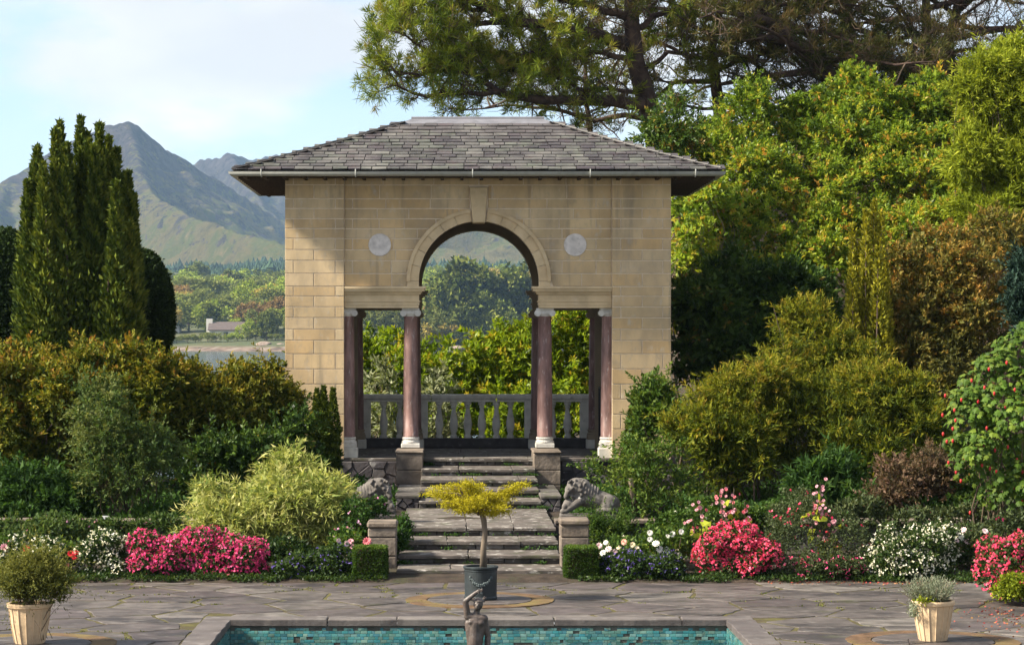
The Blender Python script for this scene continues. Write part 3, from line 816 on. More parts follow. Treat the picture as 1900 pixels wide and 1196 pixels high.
for r in range(14):
    z = -0.085 - th / 2 - r * th
    x = px0 + (0.0 if r % 2 else -0.03)
    while x < px1:
        k = rnd.choice([0, 0, 0, 1, 2, 3]); w = (0.077, 0.077, 0.055, 0.039)[k]
        xc = x + w / 2; x += w
        if rnd.random() < (0.4 if r == 0 else 0.06): continue
        yj = rnd.uniform(0, 0.003)
        if 0 <= r <= 5 and made < 300 and (r in (1, 2, 3, 4) and rnd.random() < 0.97):
            put('tile', tms[k], pool, (xc, py1 + 0.017 + yj, z)); made += 1
        else:
            stuff.box(xc - w / 2 + 0.0015, xc + w / 2 - 0.0015, py1 + 0.011 + yj, py1 + 0.03, z - th / 2 + 0.0015, z + th / 2 - 0.0015)
# remaining tiles: the side walls and the lower courses
for xs_, sgn in ((px0 - 0.01, 1), (px1 + 0.01, -1)):
    for r in range(10):
        z = -0.085 - th / 2 - r * th
        for q in range(90):
            y = py1 - 0.04 - q * 0.078
            if rnd.random() < 0.05: continue
            stuff.box(xs_ - 0.02, xs_ + 0.02 - 0.012 * 1, y - 0.036, y + 0.036, z - th / 2 + 0.0015, z + th / 2 - 0.0015) if sgn > 0 else stuff.box(xs_ - 0.008, xs_ + 0.02, y - 0.036, y + 0.036, z - th / 2 + 0.0015, z + th / 2 - 0.0015)
mt, nt, b = new_mat('glazed_tile_mass')
vor = nt.nodes.new('ShaderNodeTexVoronoi'); vor.inputs['Scale'].default_value = 1; nt.links.new(world_pos(nt, (13, 13, 27.7)), vor.inputs['Vector'])
sc_ = nt.nodes.new('ShaderNodeSeparateColor'); nt.links.new(vor.outputs['Color'], sc_.inputs['Color'])
cc = ramp(nt, [(0.0216, 0.1152, 0.1296), (0.0360, 0.1800, 0.1944), (0.0864, 0.2304, 0.2160), (0.0252, 0.0936, 0.1044), (0.0576, 0.1872, 0.2232), (0.1584, 0.2592, 0.2160), (0.0360, 0.1368, 0.1224), (0.1008, 0.1728, 0.1440)], sc_.outputs[0])
nt.links.new(mixc(nt, cc, (0.06, 0.05, 0.035), ramp(nt, [0, 0.6], noise(nt, world_pos(nt), 7), [0.55, 0.7])), b.inputs['Base Color']); b.inputs['Roughness'].default_value = 0.25
M['tile_mass'] = mt
o = stuff.build('tile_rows', mt, pool); o['kind'] = 'stuff'
wt = MB(); wt.add([(px0 - 0.02, py0, -0.36), (px1 + 0.02, py0, -0.36), (px1 + 0.02, py1 + 0.02, -0.36), (px0 - 0.02, py1 + 0.02, -0.36)], [(0, 1, 2, 3)])
wt.build('pool_water', M['pool_water'], pool)

# ------------------------------------------------------------------ stairs
stairs = thing('stone_steps', (0.37, 34.4, 0), 'wide worn slate steps with a landing rising to the pavilion', 'steps')
lower = [(34.4, 0.13), (35.3, 0.26), (36.2, 0.39), (37.1, 0.52)]
upper = [(41.2, 0.648), (42.1, 0.776), (43.05, 0.904), (44.2, 1.032), (45.36, 1.16)]
def flight(fl, x0, x1, zbase, dlast):
    for i, (d, z) in enumerate(fl):
        dn = fl[i + 1][0] + 0.12 if i + 1 < len(fl) else dlast
        x = x0
        while x < x1 - 0.05:
            w = rnd.uniform(0.5, 1.1); x2 = min(x1, x + w)
            if x1 - x2 < 0.3: x2 = x1
            t = 0.05 + rnd.uniform(0, 0.012)
            poly = roughen([(x + 0.004, d - 0.03), (x2 - 0.004, d - 0.03), (x2 - 0.004, dn), (x + 0.004, dn)], 0.012, 0.17, rnd)
            MB().prism_xy(poly, z - t, z + rnd.uniform(-0.006, 0.003), 0.011).build('tread_slab', M['step_stone'], stairs, origin=((x + x2) / 2, d, z))
            x = x2
        zb = fl[i - 1][1] if i else zbase
        x = x0
        hh = z - zb - 0.055
        while x < x1 - 0.03:
            w = rnd.uniform(0.12, 0.42); x2 = min(x1, x + w)
            if x1 - x2 < 0.1: x2 = x1
            for (a, c2) in (((0, 1),) if rnd.random() < 0.5 else ((0, 0.5), (0.5, 1))):
                poly = roughen([(x + 0.006, zb + hh * a + 0.003), (x2 - 0.006, zb + hh * a + 0.003), (x2 - 0.006, zb + hh * c2 - 0.003), (x + 0.006, zb + hh * c2 - 0.003)], 0.004, 0.12, rnd)
                MB().prism_xz(poly, d + rnd.uniform(0.0, 0.035), d + 0.2, 0.008).build('riser_stone', M['riser_stone'], stairs, origin=((x + x2) / 2, d + 0.05, zb))
            x = x2
core = MB()
for fl, x0, x1, zb, dl in ((lower, -0.83, 1.53, 0.0, 40.9), (upper, -0.62, 1.46, 0.52, 45.6)):
    for i, (d, z) in enumerate(fl):
        dn = fl[i + 1][0] + 0.1 if i + 1 < len(fl) else dl
        core.box(x0 + 0.01, x1 - 0.01, d + 0.06, dn, -0.05, z - 0.06)
core.build('step_core', M['dark_stone'], stairs)
flight(lower, -0.83, 1.53, 0.0, 41.3)
flight(upper, -0.62, 1.46, 0.52, 45.52)

# cheek walls beside the upper flight, in rubble with dressed blocks on top
def rubble_face(parent, x0, x1, z0, z1, y, dm, name='rubble_stone', mat='rubble', thick=0.1, prot=0.03):
    st = scatter((x0, x1, z0, z1), dm, rnd, 1500, 2.2)
    for s, poly in zip(st, voronoi(st, (x0, x1, z0, z1), 0.01)):
        if poly is None: continue
        MB().prism_xz(roughen(poly, 0.006, 0.12, rnd), y - rnd.uniform(0, prot), y + thick, 0.012).build(name, M[mat], parent, origin=(s[0], y, s[1]))
for side, a, b2 in (('l', 733, 783), ('r', 995, 1043)):
    D0 = 41.25
    x0, x1 = (wx(735, D0), -0.625) if side == 'l' else (1.465, wx(1040, D0))
    t = thing('stair_cheek', (x0, D0, 0.4), 'rubble stone cheek wall %s of the upper steps' % ('left' if side == 'l' else 'right'), 'wall')
    cm = MB(); cm.box(x0, x1, D0 + 0.03, 45.0, 0.3, 0.68); cm.build('wall_core', M['dark_stone'], t)
    rubble_face(t, x0, x1, 0.45, 0.68, D0, 0.09)
    y = D0 - 0.03
    while y < 44.2:
        y2 = min(44.3, y + rnd.uniform(0.7, 1.1))
        MB().cbox(x0 - 0.02, x1 + 0.02, y, y2 - 0.008, 0.68, 0.735 + rnd.uniform(0, 0.01), 0.012).build('cap_stone', M['riser_stone'], t, origin=(x0, y, 0.7)); y = y2
# dressed pedestals that carry the two middle columns
for px in (762, 1011):
    c = wx(px, 45.8); hw = 0.245
    t = thing('column_pedestal', (c, 45.1, 0.5), 'weathered dressed stone pedestal under the %s middle column' % ('left' if px < 800 else 'right'), 'pedestal')
    z = 0.5
    for k, h in enumerate((0.22, 0.27, 0.30)):
        MB().cbox(c - hw, c + hw, 44.55, 46.05, z, z + h - 0.006, 0.014).build('stone_block', M['pillar_stone'], t, origin=(c, 45.2, z)); z += h
    MB().cbox(c - hw - 0.02, c + hw + 0.02, 44.53, 46.07, z, z + 0.045, 0.02).build('cap_stone', M['pillar_stone'], t, origin=(c, 45.2, z))
# squat pillars at the foot of the steps
for px, lab in ((710, 'left'), (1065, 'right')):
    c = wx(px, 35.2); hw = 0.205
    t = thing('stair_pillar', (c, 35.0, 0), 'squat square stone pillar at the foot of the steps, %s side' % lab, 'pillar')
    top = 0.80 if px > 900 else 0.76
    z = 0.0
    for h in (0.27, 0.27, top - 0.54 - 0.09):
        MB().cbox(c - hw, c + hw, 34.95, 35.5, z, z + h - 0.005, 0.016).build('stone_block', M['pillar_stone'], t, origin=(c, 35, z)); z += h
    MB().cbox(c - hw - 0.015, c + hw + 0.015, 34.93, 35.52, z, top, 0.025).build('cap_stone', M['pillar_stone'], t, origin=(c, 35, z))
# low retaining walls behind the beds
for x0, x1, lab in ((-12.0, -0.85, 'left'), (1.56, 16.0, 'right')):
    t = thing('retaining_wall', ((x0 + x1) / 2, 38.1, 0), 'low mossy rubble retaining wall behind the %s flower bed' % lab, 'wall')
    MB().box(x0, x1, 38.06, 38.35, -0.05, 0.5).build('wall_core', M['dark_stone'], t)
    fa, fb = (max(x0, -7.2), x1) if lab == 'left' else (x0, min(x1, 9.2))
    rubble_face(t, fa, fb, 0.02, 0.5, 38.06, 0.2)
    x = x0
    while x < x1:
        x2 = min(x1, x + rnd.uniform(0.6, 1.3))
        MB().cbox(x, x2 - 0.01, 37.97, 38.42, 0.5, 0.56 + rnd.uniform(0, 0.012), 0.012).build('cap_stone', M['pillar_stone'], t, origin=((x + x2) / 2, 38.2, 0.5)); x = x2

# ------------------------------------------------------------------ the pavilion
FD = 45.5                                      # distance of the facade
def fx(px): return wx(px, FD)
def fz(py): return wz(py, FD)
XL, XR = fx(529), fx(1245)
XPL, XPR = fx(638), fx(1136)                   # inner edges of the corner piers
ZF, ZT = 1.16, fz(322)                         # floor, wall head
ACX, ACZ, AR, ARO = fx(888.5), fz(521.5), 1.127, 1.345
ZC = fz(531)                                   # top of the cornice
BD = 49.95                                     # outer face of the back wall
pav = thing('garden_pavilion', ((XL + XR) / 2, 47.7, ZF), 'sandstone garden pavilion with slate hipped roof, central arch and red marble columns', 'pavilion')

def ctop(x, r):
    d = abs(x - ACX)
    return ACZ + math.sqrt(r * r - d * d) if d < r else -1e9

def arch_poly(x0, x1, z0, z1, r):
    """rectangle minus the arch disc (the part above the curve), as a polygon"""
    k = max(2, int((x1 - x0) / 0.05)); low = []
    for i in range(k + 1):
        x = x0 + (x1 - x0) * i / k; b = max(z0, ctop(x, r)) if abs(x - ACX) < r and ctop(x, r) > z0 else z0
        low.append((x, min(b, z1)))
    low = [p for i, p in enumerate(low)]
    ok = [i for i, p in enumerate(low) if p[1] < z1 - 0.004]
    if not ok: return None
    a, b = max(0, ok[0] - 1), min(k, ok[-1] + 1)
    low = low[a:b + 1]
    # thin out straight runs
    out = [low[0]]
    for i in range(1, len(low) - 1):
        if abs(low[i][1] - low[i - 1][1]) > 1e-6 or abs(low[i][1] - low[i + 1][1]) > 1e-6: out.append(low[i])
    out.append(low[-1])
    poly = out + [(low[-1][0], z1), (low[0][0], z1)]
    res = []
    for p in poly:
        if not res or math.hypot(p[0] - res[-1][0], p[1] - res[-1][1]) > 1e-4: res.append(p)
    return res if len(res) >= 3 else None

# cores
def wall_with_arch(mb, y0, y1, z0, z1, xa, xb, r):
    """solid wall y0..y1 with a round-headed opening, built from slices"""
    for (a, b) in ((xa, ACX - r), (ACX + r, xb)): mb.box(a, b, y0, y1, z0, z1)
    k = 36; t = [math.pi - math.pi * i / k for i in range(k + 1)]
    lowp = [(ACX + r * math.cos(a), max(z0, ACZ + r * math.sin(a))) for a in t]
    poly = lowp + [(ACX + r, z1), (ACX - r, z1)]
    vs, fs = [], []
    for i, (x, z) in enumerate(lowp): vs += [(x, y0, z), (x, y1, z), (x, y0, z1), (x, y1, z1)]
    for i in range(k):
        a, b = i * 4, (i + 1) * 4
        fs += [(a, b, b + 2, a + 2), (a + 1, a + 3, b + 3, b + 1), (a, a + 1, b + 1, b), (a + 2, b + 2, b + 3, a + 3)]
    mb.add(vs, fs)
RC = FD + 0.07                                  # face of the recessed wall between the piers
c = MB()
c.box(XL + 0.004, XPL - 0.004, FD + 0.014, FD + 0.62, ZF - 0.02, ZT); c.box(XPR + 0.004, XR - 0.004, FD + 0.014, FD + 0.62, ZF - 0.02, ZT)
wall_with_arch(c, RC + 0.014, FD + 0.56, ZC - 0.03, ZT - 0.004, XPL - 0.02, XPR + 0.02, AR + 0.012)
c.build('front_wall_core', M['mortar'], pav)
c = MB()
c.box(XL, XPL + 0.1, BD - 0.55, BD, ZF - 0.02, ZT); c.box(XPR - 0.1, XR, BD - 0.55, BD, ZF - 0.02, ZT)
wall_with_arch(c, BD - 0.5, BD - 0.05, ZC - 0.03, ZT - 0.004, XPL + 0.08, XPR - 0.08, AR)
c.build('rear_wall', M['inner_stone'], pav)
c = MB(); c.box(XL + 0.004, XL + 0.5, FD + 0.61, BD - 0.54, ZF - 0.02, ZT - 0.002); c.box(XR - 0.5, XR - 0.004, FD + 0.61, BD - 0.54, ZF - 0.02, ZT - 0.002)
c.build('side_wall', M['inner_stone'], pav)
c = MB(); c.box(XL + 0.45, XR - 0.45, FD + 0.5, BD - 0.45, ZT - 0.35, ZT - 0.25); c.build('ceiling', M['soffit'], pav)

# ashlar blocks
JY = [322, 343, 368.5, 386.6, 405.5, 423.6, 442, 463, 483, 507, 531, 549, 569, 589, 610, 631, 656, 684, 712, 740, 768, 795, 822, 851]
JZ = [fz(v) for v in JY]
J = 0.0095
rb = random.Random(12)
def block(poly, y0):
    if poly is None or len(poly) < 3: return
    cx = sum(p[0] for p in poly) / len(poly); cz = sum(p[1] for p in poly) / len(poly)
    MB().prism_xz(poly, y0 + rb.uniform(-0.0015, 0.0015), y0 + 0.04, 0.0035).build('stone_block', M['sandstone'], pav, origin=(cx, y0, cz))
for (a, b2, flip) in ((XL, XPL, False), (XPR, XR, True)):
    w = b2 - a
    for i in range(len(JZ) - 1):
        z1, z0 = JZ[i] - J, JZ[i + 1] + J
        f = [0, 0.14, 0.855, 1] if i % 2 == 0 else [0, 0.49, 1]
        if flip: f = [1 - q for q in reversed(f)]
        for p, q in zip(f[:-1], f[1:]):
            xa, xb = a + w * p + (J if p > 0 else 0), a + w * q - (J if q < 1 else 0)
            block([(xa, z0), (xb, z0), (xb, z1), (xa, z1)], FD)
kx0, kx1 = fx(872), fx(904)                     # keystone clears
for i in range(10):
    z1, z0 = JZ[i] - J, JZ[i + 1] + J
    for (a, b2) in ((XPL, ACX), (ACX, XPR)):
        left = a == XPL
        f, x = [], (a if left else b2)
        x = a + 0.003 + (0 if i % 2 else 0.14)
        cutp = [a + 0.004]
        if i % 2 == 0: cutp.append(a + (0.16 if left else 0.30))
        while cutp[-1] < b2 - 0.5: cutp.append(cutp[-1] + rb.uniform(0.42, 0.98))
        if b2 - cutp[-1] < 0.2 and len(cutp) > 1: cutp.pop()
        cutp.append(b2 - 0.004)
        if not left: cutp = [a + b2 - q for q in reversed(cutp)]
        for p, q in zip(cutp[:-1], cutp[1:]):
            xa, xb = p + J, q - J
            if i in (1, 2, 3, 0):
                kk = 0.17
                if xa < ACX + kk and xb > ACX - kk and i > 0:
                    if left: xb = min(xb, ACX - kk - J)
                    else: xa = max(xa, ACX + kk + J)
                    if xb - xa < 0.06: continue
            block(arch_poly(xa, xb, z0, z1, ARO + 0.006), RC)
# arch ring
nv = 13
z_s = ACZ
for i in range(nv):
    a0 = math.pi * (1 - i / nv) ; a1 = math.pi * (1 - (i + 1) / nv)
    if i == nv // 2: continue
    k = 7
    pts = []
    for j in range(k + 1):
        a = a0 + (a1 - a0) * j / k + (-0.0035 if j == 0 else 0.0035 if j == k else 0); pts.append((ACX + AR * math.cos(a), ACZ + AR * math.sin(a)))
    for j in range(k, -1, -1):
        a = a0 + (a1 - a0) * j / k + (-0.0035 if j == 0 else 0.0035 if j == k else 0); pts.append((ACX + ARO * math.cos(a), ACZ + ARO * math.sin(a)))
    mb = MB()
    n = len(pts); vs = [(x, RC + 0.06, z) for x, z in pts] + [(x, RC - 0.028, z) for x, z in pts]
    fs = []
    for j in range(k): fs.append((n + j, n + j + 1, n + n - 2 - j, n + n - 1 - j))
    for j in range(n): fs.append((j, (j + 1) % n, n + (j + 1) % n, n + j))
    mb.add(vs, fs)
    # raised outer fillet
    pin = [(ACX + (ARO - 0.055) * math.cos(a0 + (a1 - a0) * j / k), ACZ + (ARO - 0.055) * math.sin(a0 + (a1 - a0) * j / k)) for j in range(k + 1)]
    pout = [(ACX + (ARO + 0.012) * math.cos(a0 + (a1 - a0) * j / k), ACZ + (ARO + 0.012) * math.sin(a0 + (a1 - a0) * j / k)) for j in range(k + 1)]
    vs = []
    for p, q in zip(pin, pout): vs += [(p[0], RC - 0.026, p[1]), (p[0], RC - 0.052, p[1]), (q[0], RC - 0.052, q[1]), (q[0], RC + 0.01, q[1])]
    fs = []
    for j in range(k):
        a, b2 = j * 4, j * 4 + 4
        fs += [(a, b2, b2 + 1, a + 1), (a + 1, b2 + 1, b2 + 2, a + 2), (a + 2, b2 + 2, b2 + 3, a + 3)]
    mb.add(vs, fs)
    am = (a0 + a1) / 2
    mb.build('voussoir', M['trim_stone'], pav, origin=(ACX + AR * math.cos(am), RC, ACZ + AR * math.sin(am)))
# straight feet of the arch ring down to the cornice
for s in (-1, 1):
    xa, xb = sorted((ACX + s * AR, ACX + s * ARO))
    MB().box(xa, xb, RC - 0.028, RC + 0.06, ZC - 0.01, ACZ - 0.003).build('voussoir', M['trim_stone'], pav, origin=(xa, RC, ZC))
MB().prism_xz([(fx(877), fz(413)), (fx(900), fz(413)), (fx(905), fz(347)), (fx(871), fz(347))], RC - 0.085, RC + 0.45, 0.012).build('keystone', M['trim_stone'], pav, origin=(ACX, RC, fz(380)))

# entablatures over the side bays
def entablature(xa, xb, y, side, mat, name, back=False):
    """xa..xb with the free end on 'side' (+1 right, -1 left)"""
    mb = MB(); z0 = fz(571)
    prof = [(0.0, 0.055, 0.00), (0.055, 0.115, 0.012), (0.115, 0.135, 0.03), (0.135, 0.255, 0.008), (0.255, 0.285, 0.04), (0.285, 0.315, 0.065), (0.315, 0.36, 0.11), (0.36, ZC - z0, 0.135)]
    for za, zb, pr in prof:
        e = pr
        x0, x1 = (xa, xb + e) if side > 0 else (xa - e, xb)
        mb.box(x0, x1, y - pr, y + 0.42 + (pr if True else 0), z0 + za, z0 + zb - 0.0005)
    return mb.build(name, mat, pav, origin=((xa + xb) / 2, y, z0))
EY = FD + 0.14
entablature(XPL + 0.003, fx(776.5), EY, 1, M['trim_stone'], 'entablature')
entablature(fx(1000.5), XPR - 0.003, EY, -1, M['trim_stone'], 'entablature')
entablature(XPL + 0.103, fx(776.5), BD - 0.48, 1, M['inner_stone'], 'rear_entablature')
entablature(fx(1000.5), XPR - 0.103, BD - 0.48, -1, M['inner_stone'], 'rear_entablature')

# columns
CZ0, CZ1 = 1.345, fz(571) - 0.002
def column(x, y, wm, rm):
    h0 = CZ0 + 0.2; h1 = CZ1 - 0.155
    prof = [(0.15, h0), (0.148, h0 + 0.03)] + [(0.146 - 0.022 * t ** 1.6, h0 + 0.03 + (h1 - h0 - 0.05) * t) for t in (0, .2, .4, .6, .8, 1)] + [(0.132, h1 - 0.01), (0.132, h1)]
    o = MB().lathe(prof, 24, x, y).build('column', rm, pav, smooth=True, origin=(x, y, CZ0))
    mb = MB().cbox(x - 0.178, x + 0.178, y - 0.178, y + 0.178, CZ0, CZ0 + 0.085, 0.01)
    mb.lathe([(0.172, CZ0 + 0.085), (0.178, CZ0 + 0.105), (0.172, CZ0 + 0.125), (0.156, CZ0 + 0.132), (0.153, CZ0 + 0.15), (0.163, CZ0 + 0.165), (0.166, CZ0 + 0.18), (0.158, CZ0 + 0.2)], 24, x, y)
    mb.build('column_base', wm, o)
    mb = MB().cbox(x - 0.165, x + 0.165, y - 0.15, y + 0.15, CZ1 - 0.035, CZ1, 0.008)
    mb.lathe([(0.128, CZ1 - 0.155), (0.145, CZ1 - 0.13), (0.16, CZ1 - 0.1), (0.16, CZ1 - 0.085)], 20, x, y)
    mb.box(x - 0.15, x + 0.15, y - 0.13, y + 0.13, CZ1 - 0.09, CZ1 - 0.034)
    for s in (-1, 1):
        cx_, cz_ = x + s * 0.135, CZ1 - 0.092
        for r, yo in ((0.062, 0.142), (0.045, 0.15), (0.02, 0.158)):
            k = 18; vs = []
            for yy in (y - yo, y + yo):
                for i in range(k): vs.append((cx_ + r * math.cos(2 * math.pi * i / k), yy, cz_ + r * math.sin(2 * math.pi * i / k)))
            fs = [tuple(range(k)), tuple(range(2 * k - 1, k - 1, -1))] + [(i, (i + 1) % k, k + (i + 1) % k, k + i) for i in range(k)]
            mb.add(vs, fs)
    mb.build('capital', wm, o)
for x in (fx(643), wx(762, 45.8), wx(1011, 45.8), fx(1131)):
    column(x, FD + 0.35, M['marble_white'], M['marble_red'])
for x in (fx(643) + 0.02, wx(762, 45.8), wx(1011, 45.8), fx(1131) - 0.02):
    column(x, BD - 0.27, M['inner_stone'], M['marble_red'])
for x in (fx(643), fx(1131)):                    # plinth blocks under the side columns
    MB().cbox(x - 0.2, x + 0.2, FD + 0.15, FD + 0.55, ZF - 0.01, CZ0 - 0.001, 0.015).build('plinth_block', M['baluster'], pav, origin=(x, FD + 0.3, ZF))
for x in (fx(643) + 0.02, wx(762, 45.8), wx(1011, 45.8), fx(1131) - 0.02):
    MB().cbox(x - 0.2, x + 0.2, BD - 0.47, BD - 0.07, ZF - 0.01, CZ0 - 0.001, 0.015).build('plinth_block', M['baluster'], pav, origin=(x, BD, ZF))
# round plaques
for px, lab in ((704.5, 'left'), (1067.5, 'right')):
    x, z = fx(px), fz(454)
    mb = MB(); k = 36; r = 0.213; vs = []
    for yy, q in ((RC + 0.03, r), (RC - 0.012, r), (RC - 0.018, r - 0.008)):
        for i in range(k): vs.append((x + q * math.cos(2 * math.pi * i / k), yy, z + q * math.sin(2 * math.pi * i / k)))
    fs = [tuple(range(2 * k, 3 * k))]
    for l in range(2):
        for i in range(k): fs.append((l * k + i, l * k + (i + 1) % k, (l + 1) * k + (i + 1) % k, (l + 1) * k + i))
    o = mb.add(vs, fs).build('round_plaque', M['plaque'], pav, origin=(x, RC, z)); o['label'] = 'pale round marble disc set in the wall %s of the arch' % lab
# floor slabs and the rubble base
fl = MB().box(XL - 0.02, XR + 0.02, FD + 0.12, BD, ZF - 0.14, ZF - 0.05).build('floor_bed', M['dark_stone'], pav)
y = FD - 0.06
while y < BD - 0.6:
    y2 = y + rnd.uniform(0.8, 1.0); x = XL + 0.3
    if y < FD: x = XL
    while x < XR - 0.3:
        x2 = min(XR - (0.0 if y < FD else 0.3), x + rnd.uniform(0.8, 1.5))
        if x2 < -0.6 or x > 1.5 or y > FD + 0.2 or True:
            ya = y if not (x2 > wx(735, 45.4) and x < wx(1045, 45.4) and y < FD) else FD + 0.03
            MB().cbox(x + 0.004, x2 - 0.004, ya, y2 - 0.008, ZF - 0.06, ZF + rnd.uniform(-0.003, 0.001), 0.01).build('floor_slab', M['step_stone'], pav, origin=((x + x2) / 2, y, ZF))
        x = x2
    y = y2
pod = thing('pavilion_podium', ((XL + XR) / 2, 45.5, 0.4), 'dark rubble stone base under the pavilion', 'podium')
MB().box(XL - 0.03, -0.63, FD + 0.02, BD + 0.1, -0.6, ZF - 0.145).build('podium_core', M['dark_stone'], pod)
MB().box(1.47, XR + 0.03, FD + 0.02, BD + 0.1, -0.6, ZF - 0.145).build('podium_core', M['dark_stone'], pod)
MB().box(-0.63, 1.47, FD + 0.3, BD + 0.1, -0.6, ZF - 0.145).build('podium_core', M['dark_stone'], pod)
for a, b2 in ((XL - 0.03, wx(735, 45.4)), (wx(1043, 45.4), XR + 0.03)):
    rubble_face(pod, a, b2, 0.4, ZF - 0.065, FD + 0.01, 0.13)

# balustrade between the rear columns
bal = thing('balustrade', (ACX, BD - 0.2, ZF), 'weathered grey stone balustrade between the rear columns of the pavilion', 'balustrade')
BY = BD - 0.02
bz0, bz1 = wz(812, BY), wz(745, BY)
xa, xb = wx(668, BY), wx(1096, BY)
MB().cbox(xa, xb, BY - 0.16, BY + 0.16, ZF, bz0, 0.012).build('plinth', M['dark_stone'], bal, origin=(xa, BY, ZF))
x = xa
for cut in (wx(800, BY), wx(921, BY), wx(1010, BY), xb):
    MB().cbox(x + 0.003, cut - 0.003, BY - 0.14, BY + 0.14, bz1 + 0.045, wz(731, BY), 0.025).cbox(x + 0.006, cut - 0.006, BY - 0.1, BY + 0.1, bz1, bz1 + 0.047, 0.006).build('rail', M['baluster'], bal, origin=(x, BY, bz1)); x = cut
hB = bz1 - bz0
bp = [(0.075, 0), (0.075, 0.05), (0.055, 0.06), (0.05, 0.08), (0.07, 0.16), (0.085, 0.25), (0.082, 0.33), (0.062, 0.45), (0.045, 0.55), (0.04, 0.6), (0.055, 0.62), (0.055, 0.64), (0.042, 0.66)]
bp = [(r, z * hB / 0.66 * 0.9) for r, z in bp] + [(0.07, hB * 0.91), (0.075, hB)]
bme = None
for px in (712, 742, 815, 842, 868, 894, 921, 947, 1025, 1053):
    if bme is None:
        o = MB().lathe(bp, 12).build('baluster', M['baluster'], bal, smooth=False, origin=(0, 0, 0)); bme = o.data; o.location = (wx(px, BY), BY, bz0)
    else: put('baluster', bme, bal, (wx(px, BY), BY, bz0))
for a, b2 in ((668, 688), (777, 794), (973, 986), (1076, 1096)):
    MB().cbox(wx(a, BY), wx(b2, BY), BY - 0.11, BY + 0.11, bz0, bz1, 0.01).build('post', M['baluster'], bal, origin=(wx(a, BY), BY, bz0))

# open iron gate leaf folded back inside the right bay
gate = thing('iron_gate', (wx(1116, 48.5), 48.5, ZF), 'narrow black iron gate leaf standing open inside the right bay', 'gate')
gx0 = wx(1113, 48.5); gz1 = wz(718, 48.5)
MB().box(gx0, gx0 + 0.03, 48.3, 48.33, ZF, gz1).box(gx0, gx0 + 0.03, 48.97, 49.0, ZF, gz1).box(gx0, gx0 + 0.03, 48.3, 49.0, gz1 - 0.03, gz1 + 0.004).box(gx0, gx0 + 0.03, 48.3, 49.0, ZF + 0.08, ZF + 0.12).build('gate_frame', M['iron'], gate)
bm_ = mesh_from('bar', *((lambda b: (b.v, b.f))(MB().lathe([(0.009, ZF + 0.1), (0.009, gz1 - 0.02)], 6))), M['iron'])
for k in range(8): put('bar', bm_, gate, (gx0 + 0.015, 48.39 + k * 0.075, 0))

# roof
EF, EB = 44.6, BD + 0.9
RX0, RX1 = wx(432, EF), wx(1338, EF)
ZE = wz(317, EF)
RD = (EF + EB) / 2; ZR = wz(224, RD)
rx0, rx1 = wx(768, RD), wx(1005, RD)
RISE = ZR - ZE
def slope_z(t): return ZE + RISE * (0.88 * t + 0.12 * t * t)
def roof_pt(side, u, t):
    """side 0 front, 1 right, 2 back, 3 left; u 0..1 along the eave, t 0..1 up the slope"""
    E = [((RX0, EF), (RX1, EF)), ((RX1, EF), (RX1, EB)), ((RX1, EB), (RX0, EB)), ((RX0, EB), (RX0, EF))][side]
    T = [((rx0, RD), (rx1, RD)), ((rx1, RD), (rx1, RD)), ((rx1, RD), (rx0, RD)), ((rx0, RD), (rx0, RD))][side]
    a = Vector(E[0]).lerp(Vector(T[0]), t); b = Vector(E[1]).lerp(Vector(T[1]), t); p = a.lerp(b, u)
    return Vector((p.x, p.y, slope_z(t)))
mb = MB()
for side in range(4):
    k = 8; vs = []
    for i in range(k + 1):
        t = i / k
        for u in (0, 1): p = roof_pt(side, u, t); vs.append((p.x, p.y, p.z - 0.02))
    mb.add(vs, [(2 * i, 2 * i + 1, 2 * i + 3, 2 * i + 2) for i in range(k)])
mb.box(RX0 + 0.02, RX1 - 0.02, EF + 0.03, EB - 0.02, ZE - 0.05, ZE - 0.035)
roof = mb.build('roof', M['roof_body'], pav, origin=(ACX, RD, ZE))
NC = 15; TT = 0.925
def slate_geo(w, l, th=0.022):
    r = rnd
    return [(-w / 2, 0, -th), (w / 2, 0, -th), (w / 2, l, -th), (-w / 2, l, -th), (-w / 2 + r.uniform(0, .006), r.uniform(-.008, .008), 0), (w / 2 - r.uniform(0, .006), r.uniform(-.008, .008), 0), (w / 2, l, 0), (-w / 2, l, 0)], \
           [(0, 3, 2, 1), (4, 5, 6, 7), (0, 1, 5, 4), (1, 2, 6, 5), (2, 3, 7, 6), (3, 0, 4, 7)]
SW = [0.20, 0.24, 0.28, 0.31, 0.35, 0.15]
slate_me = [mesh_from('slate', *slate_geo(w - 0.012, 0.36), M['slate']) for w in SW]
n_sl = 0; rest = MB()
